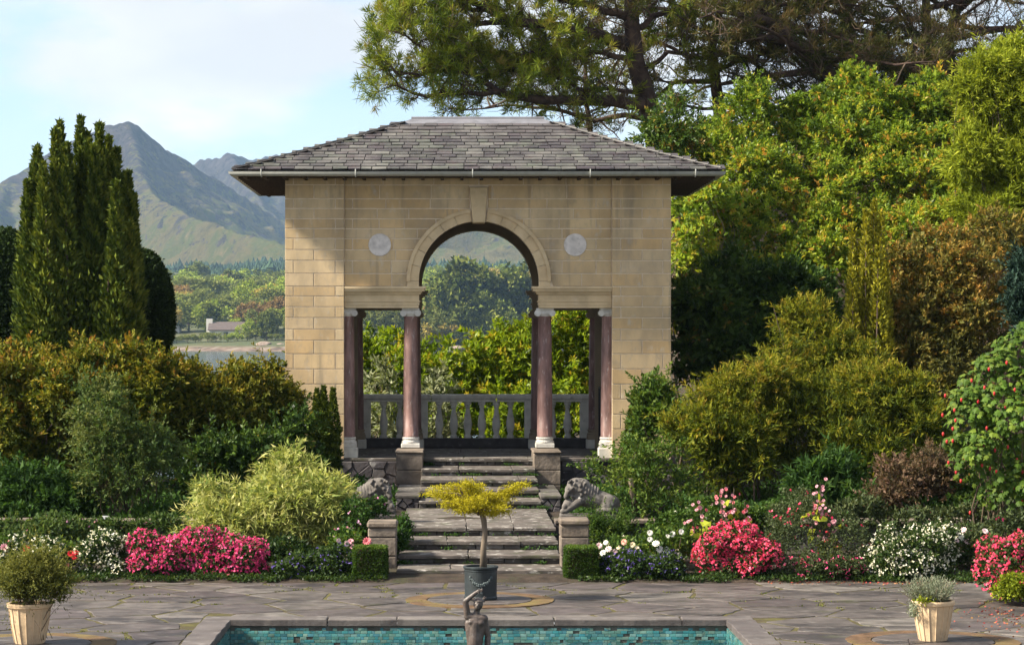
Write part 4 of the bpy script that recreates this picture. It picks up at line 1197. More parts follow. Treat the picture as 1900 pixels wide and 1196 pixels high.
for side in range(4):
    for i in range(NC):
        t = TT * i / NC; tb = TT * (i + 1) / NC
        a, b = roof_pt(side, 0, t), roof_pt(side, 1, t); top = roof_pt(side, 0.5, tb); mid = roof_pt(side, 0.5, t)
        ex = (b - a).normalized(); up = (top - mid).normalized()
        nrm = ex.cross(up).normalized(); up = (up + nrm * (-0.085)).normalized(); nrm = ex.cross(up).normalized()
        if nrm.z < 0: nrm = -nrm
        total = (b - a).length; x = -0.01 if i % 2 else 0.06
        x = -0.01 if side in (0, 2) else 0.07
        if side in (1, 3): total -= 0.07
        first = True
        while x < total:
            k = rnd.choice([0, 1, 1, 2, 2, 3, 4]); w = SW[k]
            if first and i % 2: k = 5; w = SW[5]
            first = False
            if x + w > total + 0.02:
                k = min(range(6), key=lambda q: abs(SW[q] - max(0.12, total - x + 0.02))); w = SW[k]
            if total - x < 0.05: break
            pos = a + ex * (x + w / 2) + nrm * (0.048 + rnd.uniform(0, 0.010)) - up * rnd.uniform(0.015, 0.03)
            tw_ = rnd.uniform(-0.012, 0.012)
            ex2 = (ex + up * tw_).normalized(); up2 = nrm.cross(ex2).normalized()
            Mx = Matrix(((ex2.x, up2.x, nrm.x, pos.x), (ex2.y, up2.y, nrm.y, pos.y), (ex2.z, up2.z, nrm.z, pos.z), (0, 0, 0, 1)))
            # slates near a hip are laid shorter so that they stop at it
            if side == 0 and n_sl < 300 and i < 13:
                o = bpy.data.objects.new('slate', slate_me[k]); COL.objects.link(o)
                o.parent = roof; o.matrix_parent_inverse = Matrix.Translation(-Vector(roof.location)); o.matrix_basis = Mx; n_sl += 1
            else:
                v_, f_ = slate_geo(w - 0.005, 0.34)
                rest.add([Mx @ Vector(q) for q in v_], f_)
            x += w
o = rest.build('slate_courses', M['slate'], roof); o['kind'] = 'stuff'
mb = MB()                                        # lead ridge cap
for side in range(4):
    vs = []
    for t, dz in ((TT - 0.02, 0.045), (1.0, 0.05)):
        for u in (0, 1): p = roof_pt(side, u, t); vs.append((p.x, p.y, p.z + dz))
    p0, p1 = roof_pt(side, 0, TT - 0.02), roof_pt(side, 1, TT - 0.02)
    vs += [(p0.x, p0.y, p0.z + 0.005), (p1.x, p1.y, p1.z + 0.005)]
    mb.add(vs, [(0, 1, 3, 2), (4, 5, 1, 0)])
mb.tube([(rx0 - 0.05, RD, ZR + 0.045), (rx1 + 0.05, RD, ZR + 0.045)], 0.035, 10)
mb.build('lead_ridge', M['lead'], roof)
# hip rolls
hm = MB()
for (u, side) in ((0, 0), (1, 0), (0, 2), (1, 2)):
    pts = [roof_pt(side, u, TT * i / 14) + Vector((0, 0, 0.05)) for i in range(15)]
    for p, q in zip(pts[:-1], pts[1:]):
        q2 = q + (q - p) * 0.1
        hm.tube([p + Vector((0, 0, 0.012)), q2 - Vector((0, 0, 0.004))], [0.022, 0.018], 5)
hm.build('hip_tiles', M['slate'], roof)
# soffit, rafters, gutter
mb = MB()
mb.box(RX0 + 0.05, RX1 - 0.05, EF + 0.06, FD - 0.002, ZE - 0.075, ZE - 0.051); mb.box(RX0 + 0.05, RX1 - 0.05, BD + 0.002, EB - 0.05, ZE - 0.075, ZE - 0.051)
mb.box(RX0 + 0.05, XL - 0.002, FD - 0.001, BD + 0.001, ZE - 0.075, ZE - 0.051); mb.box(XR + 0.002, RX1 - 0.05, FD - 0.001, BD + 0.001, ZE - 0.075, ZE - 0.051)
mb.build('soffit', M['soffit'], pav)
k = 0; x = RX0 + 0.2
while x < RX1 - 0.1:
    for (ya, yb) in ((EF + 0.07, FD - 0.003), (BD + 0.003, EB - 0.06)):
        MB().box(x - 0.03, x + 0.03, ya, yb, ZE - 0.118, ZE - 0.076).build('rafter', M['soffit'], pav, origin=(x, ya, ZE - 0.2))
    x += 0.365
y = EF + 0.5
while y < EB - 0.3:
    for (xa_, xb_) in ((RX0 + 0.06, XL - 0.004), (XR + 0.004, RX1 - 0.06)):
        MB().box(xa_, xb_, y - 0.035, y + 0.035, ZE - 0.118, ZE - 0.076).build('rafter', M['soffit'], pav, origin=(xa_, y, ZE - 0.2))
    y += 0.4
gm = MB(); k = 9
loop = [(RX0, EF), (RX1, EF), (RX1, EB), (RX0, EB)]
outs = [(-1, -1), (1, -1), (1, 1), (-1, 1)]
vs, fs = [], []
prof = [(0.078 * math.cos(math.pi + math.pi * i / k), 0.078 * math.sin(math.pi + math.pi * i / k)) for i in range(k + 1)]
prof = [(-p[0], p[1]) for p in prof]            # outer lip first
prof = [(0.083, 0.008)] + prof + [(-0.05, 0.0)]
for (cx_, cy_), (ox, oy) in zip(loop, outs):
    for d, z in prof: vs.append((cx_ + ox * d, cy_ + oy * d, ZE - 0.02 + z))
n = len(prof)
for c_ in range(4):
    q = (c_ + 1) % 4
    for i in range(n - 1): fs.append((c_ * n + i, q * n + i, q * n + i + 1, c_ * n + i + 1))
gut = gm.add(vs, fs).build('gutter', M['gutter'], pav, smooth=True, origin=(ACX, EF, ZE))
for px in (485, 660, 877, 1095, 1290):
    x = wx(px, EF)
    mb = MB(); pts = [(x, EF - 0.09 * math.cos(a), ZE - 0.02 - 0.09 * math.sin(a)) for a in [math.pi * i / 8 for i in range(9)]]
    mb.tube([(x, EF - 0.09, ZE + 0.03)] + pts, 0.012, 5); mb.box(x - 0.012, x + 0.012, EF - 0.02, EF + 0.06, ZE - 0.11, ZE - 0.085)
    mb.build('bracket', M['gutter'], gut)

# ------------------------------------------------------------------ far shore: trees, houses, rocks, conifer wood
FT = {
    'olive': leaf_mat('far_leaf_olive', [(0.091, 0.117, 0.032), (0.172, 0.202, 0.052), (0.242, 0.252, 0.073)], 0.25, 0.7, 0.1, 0.25),
    'bright': leaf_mat('far_leaf_bright', [(0.142, 0.191, 0.029), (0.242, 0.312, 0.048), (0.343, 0.384, 0.073)], 0.3, 0.7, 0.1, 0.2),
    'gold': leaf_mat('far_leaf_gold', [(0.222, 0.202, 0.048), (0.363, 0.302, 0.073), (0.464, 0.343, 0.097)], 0.3, 0.7, 0.1, 0.2),
    'russet': leaf_mat('far_leaf_russet', [(0.181, 0.121, 0.048), (0.282, 0.181, 0.073), (0.343, 0.242, 0.097)], 0.25, 0.7, 0.1, 0.2),
    'pine': leaf_mat('far_leaf_pine', [(0.05, 0.075, 0.015), (0.12, 0.15, 0.03), (0.22, 0.235, 0.05)], 0.15, 0.8, 0.1, 0.2),
}
def far_proto(kind, seed):
    """a tree one metre tall, base at the origin"""
    rng = np.random.default_rng(seed)
    root = bpy.data.objects.new('pine_tree' if kind == 'pine' else 'broadleaf_tree', None); link(root)
    if kind == 'pine':
        bl = [(rng.normal() * 0.11, rng.normal() * 0.1, 0.30 + 0.56 * i / 6, 0.32 * (1 - 0.5 * (i / 6) ** 1.8) * rng.uniform(0.75, 1.15), 0.3 * (1 - 0.5 * i / 6), 0.14) for i in range(7)]
    else:
        bl = [(rng.normal() * 0.2, rng.normal() * 0.2, rng.uniform(0.36, 0.72), rng.uniform(0.2, 0.34), rng.uniform(0.2, 0.32), rng.uniform(0.18, 0.3)) for _ in range(6)]
    C, N = blob_surface(bl, 260, rng, 0.3, 0.25, 9, 0.5, 0.4, seed)
    P, A, t = clump_leaves(C, N, 9, 0.06, rng, 0.7, 0.25, 0.8, 0.26, 0.14)
    me = leaf_mesh('crown', P, A, 0.065 * (0.7 + 0.6 * rng.random(len(P))), 0.05, t, FT[kind], rng)
    put('crown', me, root)
    mb = MB().tube([(0, 0, -0.05), (0.01, 0, 0.2), (-0.01, 0, 0.55)], [0.028, 0.022, 0.008], 6)
    for k in range(4):
        a = rng.uniform(0, 6.28); mb.tube([(0, 0, 0.25 + 0.06 * k), (0.18 * math.cos(a), 0.18 * math.sin(a), 0.5 + 0.05 * k)], [0.012, 0.004], 4)
    mb.build('trunk', M['bark'], root)
    return root
protos = {k: [far_proto(k, 100 + 7 * i + j) for j in range(n)] for i, (k, n) in enumerate((('olive', 3), ('bright', 2), ('gold', 2), ('russet', 1), ('pine', 3)))}
used = set()
LAB = {'olive': 'rounded olive green broadleaf tree', 'bright': 'rounded fresh green broadleaf tree', 'gold': 'rounded yellowing broadleaf tree',
       'russet': 'rounded brownish autumn tree', 'pine': 'dark spreading pine'}
def far_tree(kind, x, D, h, w=1.0, label=None, z=None, rngp=random.Random(77)):
    p = rngp.choice(protos[kind])
    if p.name in used:
        r = p.copy(); COL.objects.link(r)
        for ch in p.children:
            c = ch.copy(); COL.objects.link(c); c.parent = r
    else:
        r = p; used.add(p.name)
    r.location = (x, D, (shore_z(x, D) if z is None else z) - 0.02 * h); r.scale = (h * w, h * w, h); r.rotation_euler = (0, 0, rngp.uniform(0, 6.28))
    pp = VPX + x * F_PX / D
    zone = 'left of the pavilion' if pp < 590 else 'seen through the left bay' if pp < 760 else 'seen through the arch' if pp < 1000 else 'seen through the right bay'
    tier = 'near the far waterline' if D < 890 else 'on the lower far slope' if D < 1060 else 'halfway up the far slope' if D < 1290 else 'high on the far slope'
    tag(r, label or '%s %s, %s' % (LAB[kind], tier, zone), 'tree', None if label else '%s trees %s, %s' % (kind, tier, zone))
    return r
big = [(848, 478, 835, 'pine', 1.0), (893, 492, 838, 'pine', 0.95), (938, 497, 842, 'pine', 0.9), (974, 486, 846, 'pine', 0.95), (818, 520, 833, 'pine', 0.8), (915, 545, 829, 'pine', 0.9), (868, 560, 827, 'pine', 0.9), (955, 570, 828, 'pine', 0.9)]
for px, py, D, k, w in big:
    x = wx(px, D); zb = shore_z(x, D); far_tree(k, x, D, wz(py, D) - zb, w)
far_tree('olive', wx(712, 820), 829, wz(566, 820) - 0.8, 1.25, 'round green tree seen through the left bay of the pavilion')
far_tree('gold', wx(832, 818), 826, wz(582, 818) - 0.8, 0.8, 'slender golden tree in front of the dark pines, through the arch')
far_tree('gold', wx(797, 818), 826, wz(576, 818) - 0.8, 0.95, 'broader golden tree beside the left edge of the arch view')
far_tree('russet', wx(900, 815), 822, wz(612, 815) - 0.6, 1.2, 'low reddish brown bush above the shore rocks, through the arch')
for px, py, D, w in ((374, 487, 1500, 1.1), (478, 500, 1500, 1.2), (500, 500, 1510, 1.0), (434, 503, 1480, 0.9)):
    x = wx(px, D); far_tree('pine', x, D, wz(py, D) - shore_z(x, D), w)
rt = random.Random(21)
for D in (836, 848, 868, 885, 905, 940, 985, 1035, 1095, 1165, 1245, 1330, 1430, 1550):
    for a, b2 in ((270, 545), (655, 1010)):
        px = a + rt.uniform(0, 20)
        while px < b2:
            step = rt.uniform(8, 15); d = D + rt.uniform(-14, 14); x = wx(px, d)
            px += step * F_PX / d * 0.85
            h = rt.uniform(8.5, 15)
            pp = VPX + x * F_PX / d
            if 352 < pp < 478 and d < 874: continue            # lawn and bungalow
            if 310 < pp < 340 and d < 905: continue
            if 420 < pp < 446 and d < 1255: h = min(h, 7)
            k = rt.choices(['olive', 'bright', 'gold', 'russet', 'pine'], [5, 3, 1.6, 1.2, 0.7])[0]
            far_tree(k, x, d, h * (1.15 if k == 'pine' else 1), rt.uniform(1.1, 1.5) * (0.72 if d < 880 else 1))
px = 275
while px < 545:
    d = 829 + rt.uniform(-4, 4); x = wx(px, d)
    far_tree(rt.choice(['olive', 'bright', 'olive']), x, d, rt.uniform(2.4, 3.6), rt.uniform(1.3, 1.8), None); px += rt.uniform(14, 24)
far_tree('bright', wx(457, 848), 848, 7.5, 0.95, 'bright round tree beside the far bungalow')
for k in list(protos):
    for p in protos[k]:
        if p.name not in used:
            for ch in list(p.children): bpy.data.objects.remove(ch)
            bpy.data.objects.remove(p)

# houses across the water
M['house_wall'] = surf('house_render', [(0.62, 0.6, 0.55)], nscale=0.8, lo=0.9, hi=1.05, bump=0)
M['house_roof'] = surf('house_tiles', [(0.10, 0.08, 0.074)], nscale=1.5, lo=0.8, hi=1.15, bump=0.2, bscale=3)
M['house_glass'] = surf('house_glass', [(0.03, 0.035, 0.045)], nscale=1, rough=0.1, bump=0)
def house(name, label, x0, x1, D, dep, zb, eave, ridge, chim=None, gable=False, wins=()):
    t = thing(name, ((x0 + x1) / 2, D, zb), label, 'house')
    mb = MB(); mb.box(x0, x1, D, D + dep, zb - 2, eave)
    if gable: mb.add([(x0, D, eave), (x1, D, eave), ((x0 + x1) / 2, D, ridge), (x0, D + dep, eave), (x1, D + dep, eave), ((x0 + x1) / 2, D + dep, ridge)], [(0, 1, 2), (3, 5, 4)])
    mb.build('wall', M['house_wall'], t)
    o = 0.5; mb = MB()
    if gable:
        xm = (x0 + x1) / 2
        for s in (0, 1):
            xe = x0 - o if s == 0 else x1 + o; ze = eave - o * (ridge - eave) / ((x1 - x0) / 2)
            mb.add([(xe, D - o, ze), (xm, D - o, ridge + 0.1), (xm, D + dep + o, ridge + 0.1), (xe, D + dep + o, ze), (xe, D - o, ze + 0.25), (xm, D - o, ridge + 0.35), (xm, D + dep + o, ridge + 0.35), (xe, D + dep + o, ze + 0.25)],
                   [(0, 1, 2, 3), (4, 5, 6, 7), (0, 1, 5, 4), (3, 2, 6, 7), (0, 3, 7, 4)])
    else:
        ym = D + dep / 2
        for s in (0, 1):
            ye = D - o if s == 0 else D + dep + o; ze = eave - 0.2
            mb.add([(x0 - o, ye, ze), (x1 + o, ye, ze), (x1 + o, ym, ridge), (x0 - o, ym, ridge), (x0 - o, ye, ze + 0.3), (x1 + o, ye, ze + 0.3), (x1 + o, ym, ridge + 0.3), (x0 - o, ym, ridge + 0.3)],
                   [(0, 1, 2, 3), (4, 5, 6, 7), (0, 1, 5, 4), (0, 3, 7, 4), (1, 2, 6, 5)])
        mb.add([(x0 + 0.1, D, eave), (x0 + 0.1, D + dep, eave), (x0 + 0.1, ym, ridge), (x1 - 0.1, D, eave), (x1 - 0.1, D + dep, eave), (x1 - 0.1, ym, ridge)], [(0, 1, 2), (3, 5, 4)])
    rf = mb.build('roof', M['house_roof'], t)
    if chim: MB().box(chim - 1.1, chim + 1.1, D + dep / 2 - 0.9, D + dep / 2 + 0.9, eave - 1.0, ridge + 1.4).build('chimney', M['house_wall'], rf)
    for (a, b2, c, d) in wins:
        w = MB().box(a, b2, D - 0.12, D + 0.1, c, d).build('window', M['house_wall'], t)
        MB().box(a + 0.15, b2 - 0.15, D - 0.16, D - 0.11, c + 0.15, d - 0.15).build('pane', M['house_glass'], w)
D = 862
hx = lambda p: wx(p, D)
zb = wz(627, D)
house('bungalow', 'long low bungalow with brown roof and white chimney across the bay', hx(388), hx(470), D, 9, zb, wz(612, D), wz(598, D), hx(386.5), wins=[(hx(392), hx(400), zb + 0.8, zb + 2.3), (hx(414), hx(424), zb + 0.3, zb + 2.3), (hx(433), hx(441), zb + 0.9, zb + 2.3)])
D = 900
house('white_house', 'small white house beside the dark clipped tree across the bay', wx(314, D), wx(333, D), D, 7, wz(616, D), wz(603, D), wz(592, D), gable=True, wins=[(wx(321, D), wx(325, D), wz(611, D), wz(606, D))])
D = 1250
house('gabled_house', 'pale gabled house among trees high on the far slope', wx(423, D), wx(445, D), D, 9, wz(546, D), wz(537, D), wz(526, D), gable=True, wins=[(wx(431, D), wx(435, D), wz(540, D), wz(534, D))])
D = 1230
house('hillside_cottage', 'tiny white cottage among trees, seen through the right of the arch', wx(962, D), wx(976, D), D, 7, wz(530, D), wz(521, D), wz(512, D), gable=True)

# shore rocks
rr_ = np.random.default_rng(9)
M['rock'] = surf('shore_rock', [(0.26, 0.2, 0.16), (0.2, 0.15, 0.12), (0.31, 0.25, 0.2)], nscale=0.4, lo=0.6, hi=1.3, bump=0.5, bscale=1.2, bdist=0.3, stains=[((0.06, 0.04, 0.03), 0.3, 0.5, 0.7, 0.7)])
def rock_mesh(seed):
    bm = bmesh.new(); bmesh.ops.create_icosphere(bm, subdivisions=3, radius=1)
    r = np.random.default_rng(seed); P = np.array([v.co[:] for v in bm.verts])
    f = 1 + 0.28 * wave(P, seed, 2.2) + 0.12 * wave(P, seed + 1, 6)
    for v, k in zip(bm.verts, f): v.co *= k; v.co.z = max(v.co.z, -0.4)
    me = bpy.data.meshes.new('shore_rock'); bm.to_mesh(me); bm.free(); me.materials.append(M['rock'])
    return me
rms = [rock_mesh(s) for s in (1, 2, 3)]
for i, (px, py, w, h, D, lab) in enumerate([(905, 640, 46, 22, 812, 'large pale boulder on the far shore, seen through the arch'), (848, 648, 36, 9, 808, 'long flat rock at the far waterline, left in the arch view'), (880, 650, 24, 8, 806, 'small rock beside the large pale boulder across the bay'),
                                             (490, 640, 34, 8, 806, 'reddish rock at the far waterline near the bungalow'), (520, 643, 26, 8, 805, 'far shore rock close to the pavilion corner')]):
    o = put('shore_rock', rms[i % 3], None, tuple(W(px, py, D))); s = D / F_PX
    o.scale = (w * s / 2, w * s / 2.4, h * s / 1.2); o.rotation_euler = (0, 0, i * 1.3); tag(o, lab, 'rock', 'rocks on the far shore')

# conifer plantation at the foot of the mountains: one mass
rng = np.random.default_rng(15)
n = 5200
cx_ = np.concatenate([rng.uniform(300, 600, n // 2), rng.uniform(700, 1080, n // 2)]); cd = rng.uniform(1850, 2620, n)
X_ = (cx_ - VPX) * cd / F_PX
keep = (wave(np.stack([X_, cd, 0 * X_], 1), 3, 0.012) > 0.02 + 0.45 * (cd - 2200) / 400) & ~((cx_ < 355) & (cd < 2400))
X_, cd = X_[keep], cd[keep]
Hh = rng.uniform(5, 14, len(X_)) * (0.75 + 0.5 * np.clip(wave(np.stack([X_, cd, 0 * X_], 1), 8, 0.03), -1, 1))
V, Fc, T = [], [], []
Hm = H.reshape(len(gy), len(gx))
for i in range(len(X_)):
    z0 = shore_z(X_[i], cd[i]); h = Hh[i]
    if cd[i] > 2255:
        z0 = max(z0, float(Hm[min(len(gy) - 1, np.searchsorted(gy, cd[i])), min(len(gx) - 1, np.searchsorted(gx, X_[i]))]) - 1.0)
    r = h * rng.uniform(0.2, 0.42); b0 = len(V); k = 6
    for lvl, (zz, rr2) in enumerate(((0.08, 1.0), (0.42, 0.62), (0.45, 0.8), (0.78, 0.3), (1.0, 0.02))):
        for a in range(k):
            an = 6.283 * a / k + lvl * 0.5; j = rr2 * r * (0.75 + 0.5 * rng.random()); V.append((X_[i] + j * math.cos(an), cd[i] + j * math.sin(an), z0 + h * zz))
    for lvl in range(4):
        for a in range(k):
            Fc.append((b0 + lvl * k + a, b0 + lvl * k + (a + 1) % k, b0 + (lvl + 1) * k + (a + 1) % k, b0 + (lvl + 1) * k + a)); T.append(0)
m = surf('conifer_mass', [(0.035, 0.06, 0.035)], nscale=0.06, lo=0.6, hi=1.5, bump=0, spec=0.05)
o = put('conifer_wood', mesh_from('conifer_wood', V, Fc, m)); tag(o, 'blue green conifer plantation along the foot of the mountains', 'wood', kind='stuff')

# ------------------------------------------------------------------ garden plants
LM = {
    'yew': leaf_mat('yew_leaf', [(0.018, 0.038, 0.006), (0.07, 0.105, 0.014), (0.20, 0.23, 0.03)], 0.12, 0.55, 0.3),
    'hedge': leaf_mat('dark_hedge_leaf', [(0.010, 0.022, 0.006), (0.026, 0.05, 0.012), (0.06, 0.095, 0.02)], 0.12, 0.5, 0.3),
    'gold_yew': leaf_mat('golden_yew_leaf', [(0.07, 0.085, 0.01), (0.22, 0.22, 0.02), (0.44, 0.39, 0.035)], 0.25, 0.55, 0.25),
    'bronze': leaf_mat('bronze_azalea_leaf', [(0.03, 0.05, 0.008), (0.11, 0.135, 0.014), (0.22, 0.19, 0.02), (0.26, 0.12, 0.028)], 0.3, 0.5, 0.3),
    'olive': leaf_mat('olive_shrub_leaf', [(0.02, 0.035, 0.006), (0.07, 0.09, 0.012), (0.16, 0.165, 0.018), (0.24, 0.18, 0.024)], 0.3, 0.5, 0.3),
    'wisp': leaf_mat('wispy_shrub_leaf', [(0.022, 0.05, 0.015), (0.07, 0.115, 0.03), (0.17, 0.19, 0.06)], 0.35, 0.5, 0.3),
    'varieg': leaf_mat('variegated_leaf', [(0.06, 0.10, 0.02), (0.19, 0.24, 0.055), (0.37, 0.39, 0.12), (0.50, 0.48, 0.20)], 0.35, 0.5, 0.3),
    'rhodo': leaf_mat('rhododendron_leaf', [(0.05, 0.095, 0.012), (0.14, 0.225, 0.02), (0.28, 0.36, 0.035), (0.42, 0.36, 0.045), (0.46, 0.24, 0.04)], 0.42, 0.36, 0.5, pos=[0.0, 0.35, 0.65, 0.88, 1.0]),
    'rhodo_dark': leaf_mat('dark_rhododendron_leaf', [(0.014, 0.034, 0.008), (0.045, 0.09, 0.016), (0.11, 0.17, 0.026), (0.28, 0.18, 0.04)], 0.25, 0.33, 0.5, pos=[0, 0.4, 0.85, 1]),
    'laurel': leaf_mat('sunlit_laurel_leaf', [(0.05, 0.09, 0.008), (0.13, 0.21, 0.012), (0.26, 0.33, 0.018), (0.38, 0.30, 0.03)], 0.45, 0.33, 0.5, pos=[0, 0.35, 0.8, 1.0]),
    'lime': leaf_mat('lime_conifer_leaf', [(0.07, 0.10, 0.010), (0.20, 0.25, 0.018), (0.34, 0.37, 0.04)], 0.35, 0.6, 0.2),
    'brush': leaf_mat('heather_leaf', [(0.03, 0.05, 0.007), (0.09, 0.12, 0.012), (0.21, 0.215, 0.018), (0.27, 0.20, 0.03)], 0.38, 0.55, 0.25),
    'copper': leaf_mat('copper_shrub_leaf', [(0.05, 0.055, 0.016), (0.13, 0.13, 0.03), (0.24, 0.165, 0.035), (0.34, 0.17, 0.035)], 0.28, 0.5, 0.3),
    'purple': leaf_mat('purple_berberis_leaf', [(0.05, 0.05, 0.025), (0.12, 0.085, 0.05), (0.19, 0.11, 0.08)], 0.3, 0.55, 0.25),
    'fresh': leaf_mat('fresh_green_leaf', [(0.02, 0.045, 0.01), (0.06, 0.115, 0.018), (0.15, 0.20, 0.035)], 0.35, 0.45, 0.35),
    'fern': leaf_mat('fern_leaf', [(0.02, 0.05, 0.012), (0.045, 0.10, 0.02), (0.09, 0.15, 0.035)], 0.35, 0.5, 0.3),
    'abut': leaf_mat('abutilon_leaf', [(0.025, 0.06, 0.008), (0.075, 0.14, 0.016), (0.17, 0.235, 0.03)], 0.35, 0.45, 0.35, 0.2),
    'grey': leaf_mat('lavender_leaf', [(0.10, 0.13, 0.085), (0.20, 0.23, 0.16), (0.30, 0.32, 0.24)], 0.25, 0.7, 0.2),
    'potolive': leaf_mat('pot_bush_leaf', [(0.045, 0.06, 0.018), (0.115, 0.13, 0.03), (0.19, 0.19, 0.045)], 0.3, 0.55, 0.25),
    'larch': leaf_mat('golden_larch_needle', [(0.20, 0.19, 0.012), (0.40, 0.36, 0.02), (0.56, 0.48, 0.04)], 0.3, 0.55, 0.25),
    'silver': leaf_mat('silver_shrub_leaf', [(0.11, 0.14, 0.07), (0.22, 0.25, 0.14), (0.34, 0.36, 0.23)], 0.3, 0.6, 0.25),
    'pine': leaf_mat('pine_needle', [(0.04, 0.07, 0.010), (0.12, 0.17, 0.018), (0.25, 0.29, 0.03), (0.26, 0.20, 0.05)], 0.3, 0.55, 0.3),
    'pine_dark': leaf_mat('dark_pine_needle', [(0.018, 0.028, 0.009), (0.045, 0.058, 0.014), (0.10, 0.095, 0.025), (0.15, 0.10, 0.045)], 0.25, 0.55, 0.3),
    'pink': leaf_mat('pink_petal', [(0.42, 0.03, 0.13), (0.66, 0.06, 0.21), (0.78, 0.16, 0.33)], 0.3, 0.5, 0.2),
    'coral': leaf_mat('coral_petal', [(0.55, 0.035, 0.10), (0.74, 0.075, 0.17), (0.82, 0.20, 0.30)], 0.3, 0.5, 0.2),
    'white': leaf_mat('white_petal', [(0.60, 0.58, 0.42), (0.76, 0.74, 0.6), (0.82, 0.8, 0.72)], 0.25, 0.5, 0.2),
    'blue': leaf_mat('violet_petal', [(0.07, 0.045, 0.22), (0.13, 0.09, 0.36), (0.24, 0.19, 0.5)], 0.25, 0.5, 0.2),
    'mauve': leaf_mat('mauve_petal', [(0.5, 0.16, 0.35), (0.65, 0.3, 0.5), (0.7, 0.45, 0.6)], 0.3, 0.5, 0.2),
}
def gz(x, D): return garden_z(x, D) if D > 38.3 else 0.06

def spire_bush(name, label, spires, D, base, mat, seed, nper, L=0.10, Wd=0.04, core_r=0.2, group=None, cat='tree', ydep=0.9, bark='bark', narrow=0.62):
    """fastigiate yew: a sheaf of upright plumes; spires = (px, top_py, radius_px)"""
    rng = np.random.default_rng(seed); t = thing(name, base, label, cat, group)
    Ps, As, Ts = [], [], []; mb = MB(); s = D / F_PX
    for (px, py, rp) in spires:
        top = W(px, py, D); yo = rng.uniform(-1, 1) * ydep
        bx_ = base[0] + (top.x - base[0]) * narrow; n = nper; h = rng.random(n) ** 0.85
        zz = base[2] + (top.z - base[2]) * h
        cxv = bx_ + (top.x - bx_) * np.sin(np.minimum(h * 1.35, 1) * math.pi / 2); cyv = base[1] + yo * (0.7 + 0.3 * h) * 1.0
        prof = np.clip((1 - h) / 0.38, 0.02, 1) ** 1.05 * (0.6 + 0.4 * np.minimum(h * 3, 1))
        a = rng.uniform(0, 2 * math.pi, n); rad = rp * s * prof * (0.6 + 0.4 * rng.random(n) ** 0.5)
        rad *= 1 + 0.28 * np.sin(h * 60 + a * 2 + px) * 0.6 + 0.2 * rng.normal(size=n)
        P = np.stack([cxv + rad * np.cos(a), cyv + rad * np.sin(a), zz], 1)
        A = np.stack([np.cos(a) * 0.75, np.sin(a) * 0.75, np.full(n, 0.9)], 1) + rng.normal(size=(n, 3)) * 0.3
        kk = (np.sin(a) < 0.5) | (rng.random(n) < 0.35)
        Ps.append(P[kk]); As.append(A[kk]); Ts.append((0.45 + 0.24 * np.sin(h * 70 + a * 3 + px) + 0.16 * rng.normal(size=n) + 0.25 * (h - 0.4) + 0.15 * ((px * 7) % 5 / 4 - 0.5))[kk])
        mb.tube([(bx_ * 0.4 + base[0] * 0.6, base[1] + yo * 0.3, base[2] - 0.1), (bx_, base[1] + yo * 0.8, base[2] + (top.z - base[2]) * 0.35), (top.x, base[1] + yo, top.z - 0.15)], [0.06 * min(1, rp * s / 0.25), 0.04 * min(1, rp * s / 0.25), 0.008], 5)
    P = np.concatenate(Ps); A = np.concatenate(As); T = np.concatenate(Ts); k = len(P)
    put('foliage', leaf_mesh('foliage', P, A, L * (0.7 + 0.7 * rng.random(k)), Wd * (0.8 + 0.5 * rng.random(k)), T, mat, rng, 0.3, 0.05, 0.3), t)
    mb.build('stems', M[bark], t, smooth=True)
    return t
sp = [(101, 222, 17), (143, 217, 20), (163, 262, 17), (185, 232, 15), (75, 278, 22), (118, 280, 24), (208, 275, 20), (50, 345, 18), (235, 322, 19), (88, 360, 28), (150, 330, 30), (192, 340, 28), (222, 400, 26), (62, 430, 26), (122, 420, 32), (170, 440, 32), (210, 470, 26), (90, 480, 30), (145, 520, 34), (190, 540, 26), (75, 540, 34), (110, 560, 38), (160, 590, 38), (205, 560, 34), (130, 450, 36), (95, 410, 30), (175, 380, 30)]
sp = [(a, b, c * 1.3) for a, b, c in sp] + [(60, 300, 22), (112, 250, 18), (130, 300, 26), (172, 290, 24), (196, 255, 16), (225, 345, 22), (155, 245, 16), (92, 310, 24), (70, 300, 26), (100, 275, 24), (125, 270, 24), (150, 280, 26), (180, 275, 24), (205, 300, 26), (228, 320, 22), (60, 340, 24), (240, 360, 20), (85, 330, 28), (140, 330, 30), (190, 320, 28), (45, 400, 22), (246, 420, 18)]
D = 49.5; bx_ = wx(147, D)
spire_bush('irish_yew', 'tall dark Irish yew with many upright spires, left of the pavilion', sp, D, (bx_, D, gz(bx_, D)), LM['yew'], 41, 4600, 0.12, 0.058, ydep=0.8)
sp = [(1585, 418, 14), (1606, 392, 13), (1622, 374, 14), (1636, 395, 12), (1600, 450, 18), (1625, 460, 18), (1578, 500, 15), (1642, 490, 14)]
D = 45.4; bx_ = wx(1608, D)
spire_bush('golden_yew', 'narrow golden yew column rising from the right shrubs', sp, D, (bx_, D, gz(bx_, D)), LM['gold_yew'], 42, 2000, 0.09, 0.038, ydep=0.3, narrow=0.8)
sp = [(588, 724, 13), (600, 718, 14), (618, 722, 12), (594, 765, 17), (608, 770, 17), (603, 745, 15)]
D = 44.3; bx_ = wx(600, D)
spire_bush('dwarf_yew', 'small dark upright yew beside the left corner of the pavilion', sp, D, (bx_, D, gz(bx_, D)), LM['yew'], 43, 4200, 0.06, 0.03, ydep=0.12, narrow=0.9)
sp = [(1176, 726, 12), (1186, 720, 12), (1180, 755, 16), (1190, 760, 14), (1170, 765, 13)]
bx_ = wx(1181, D)
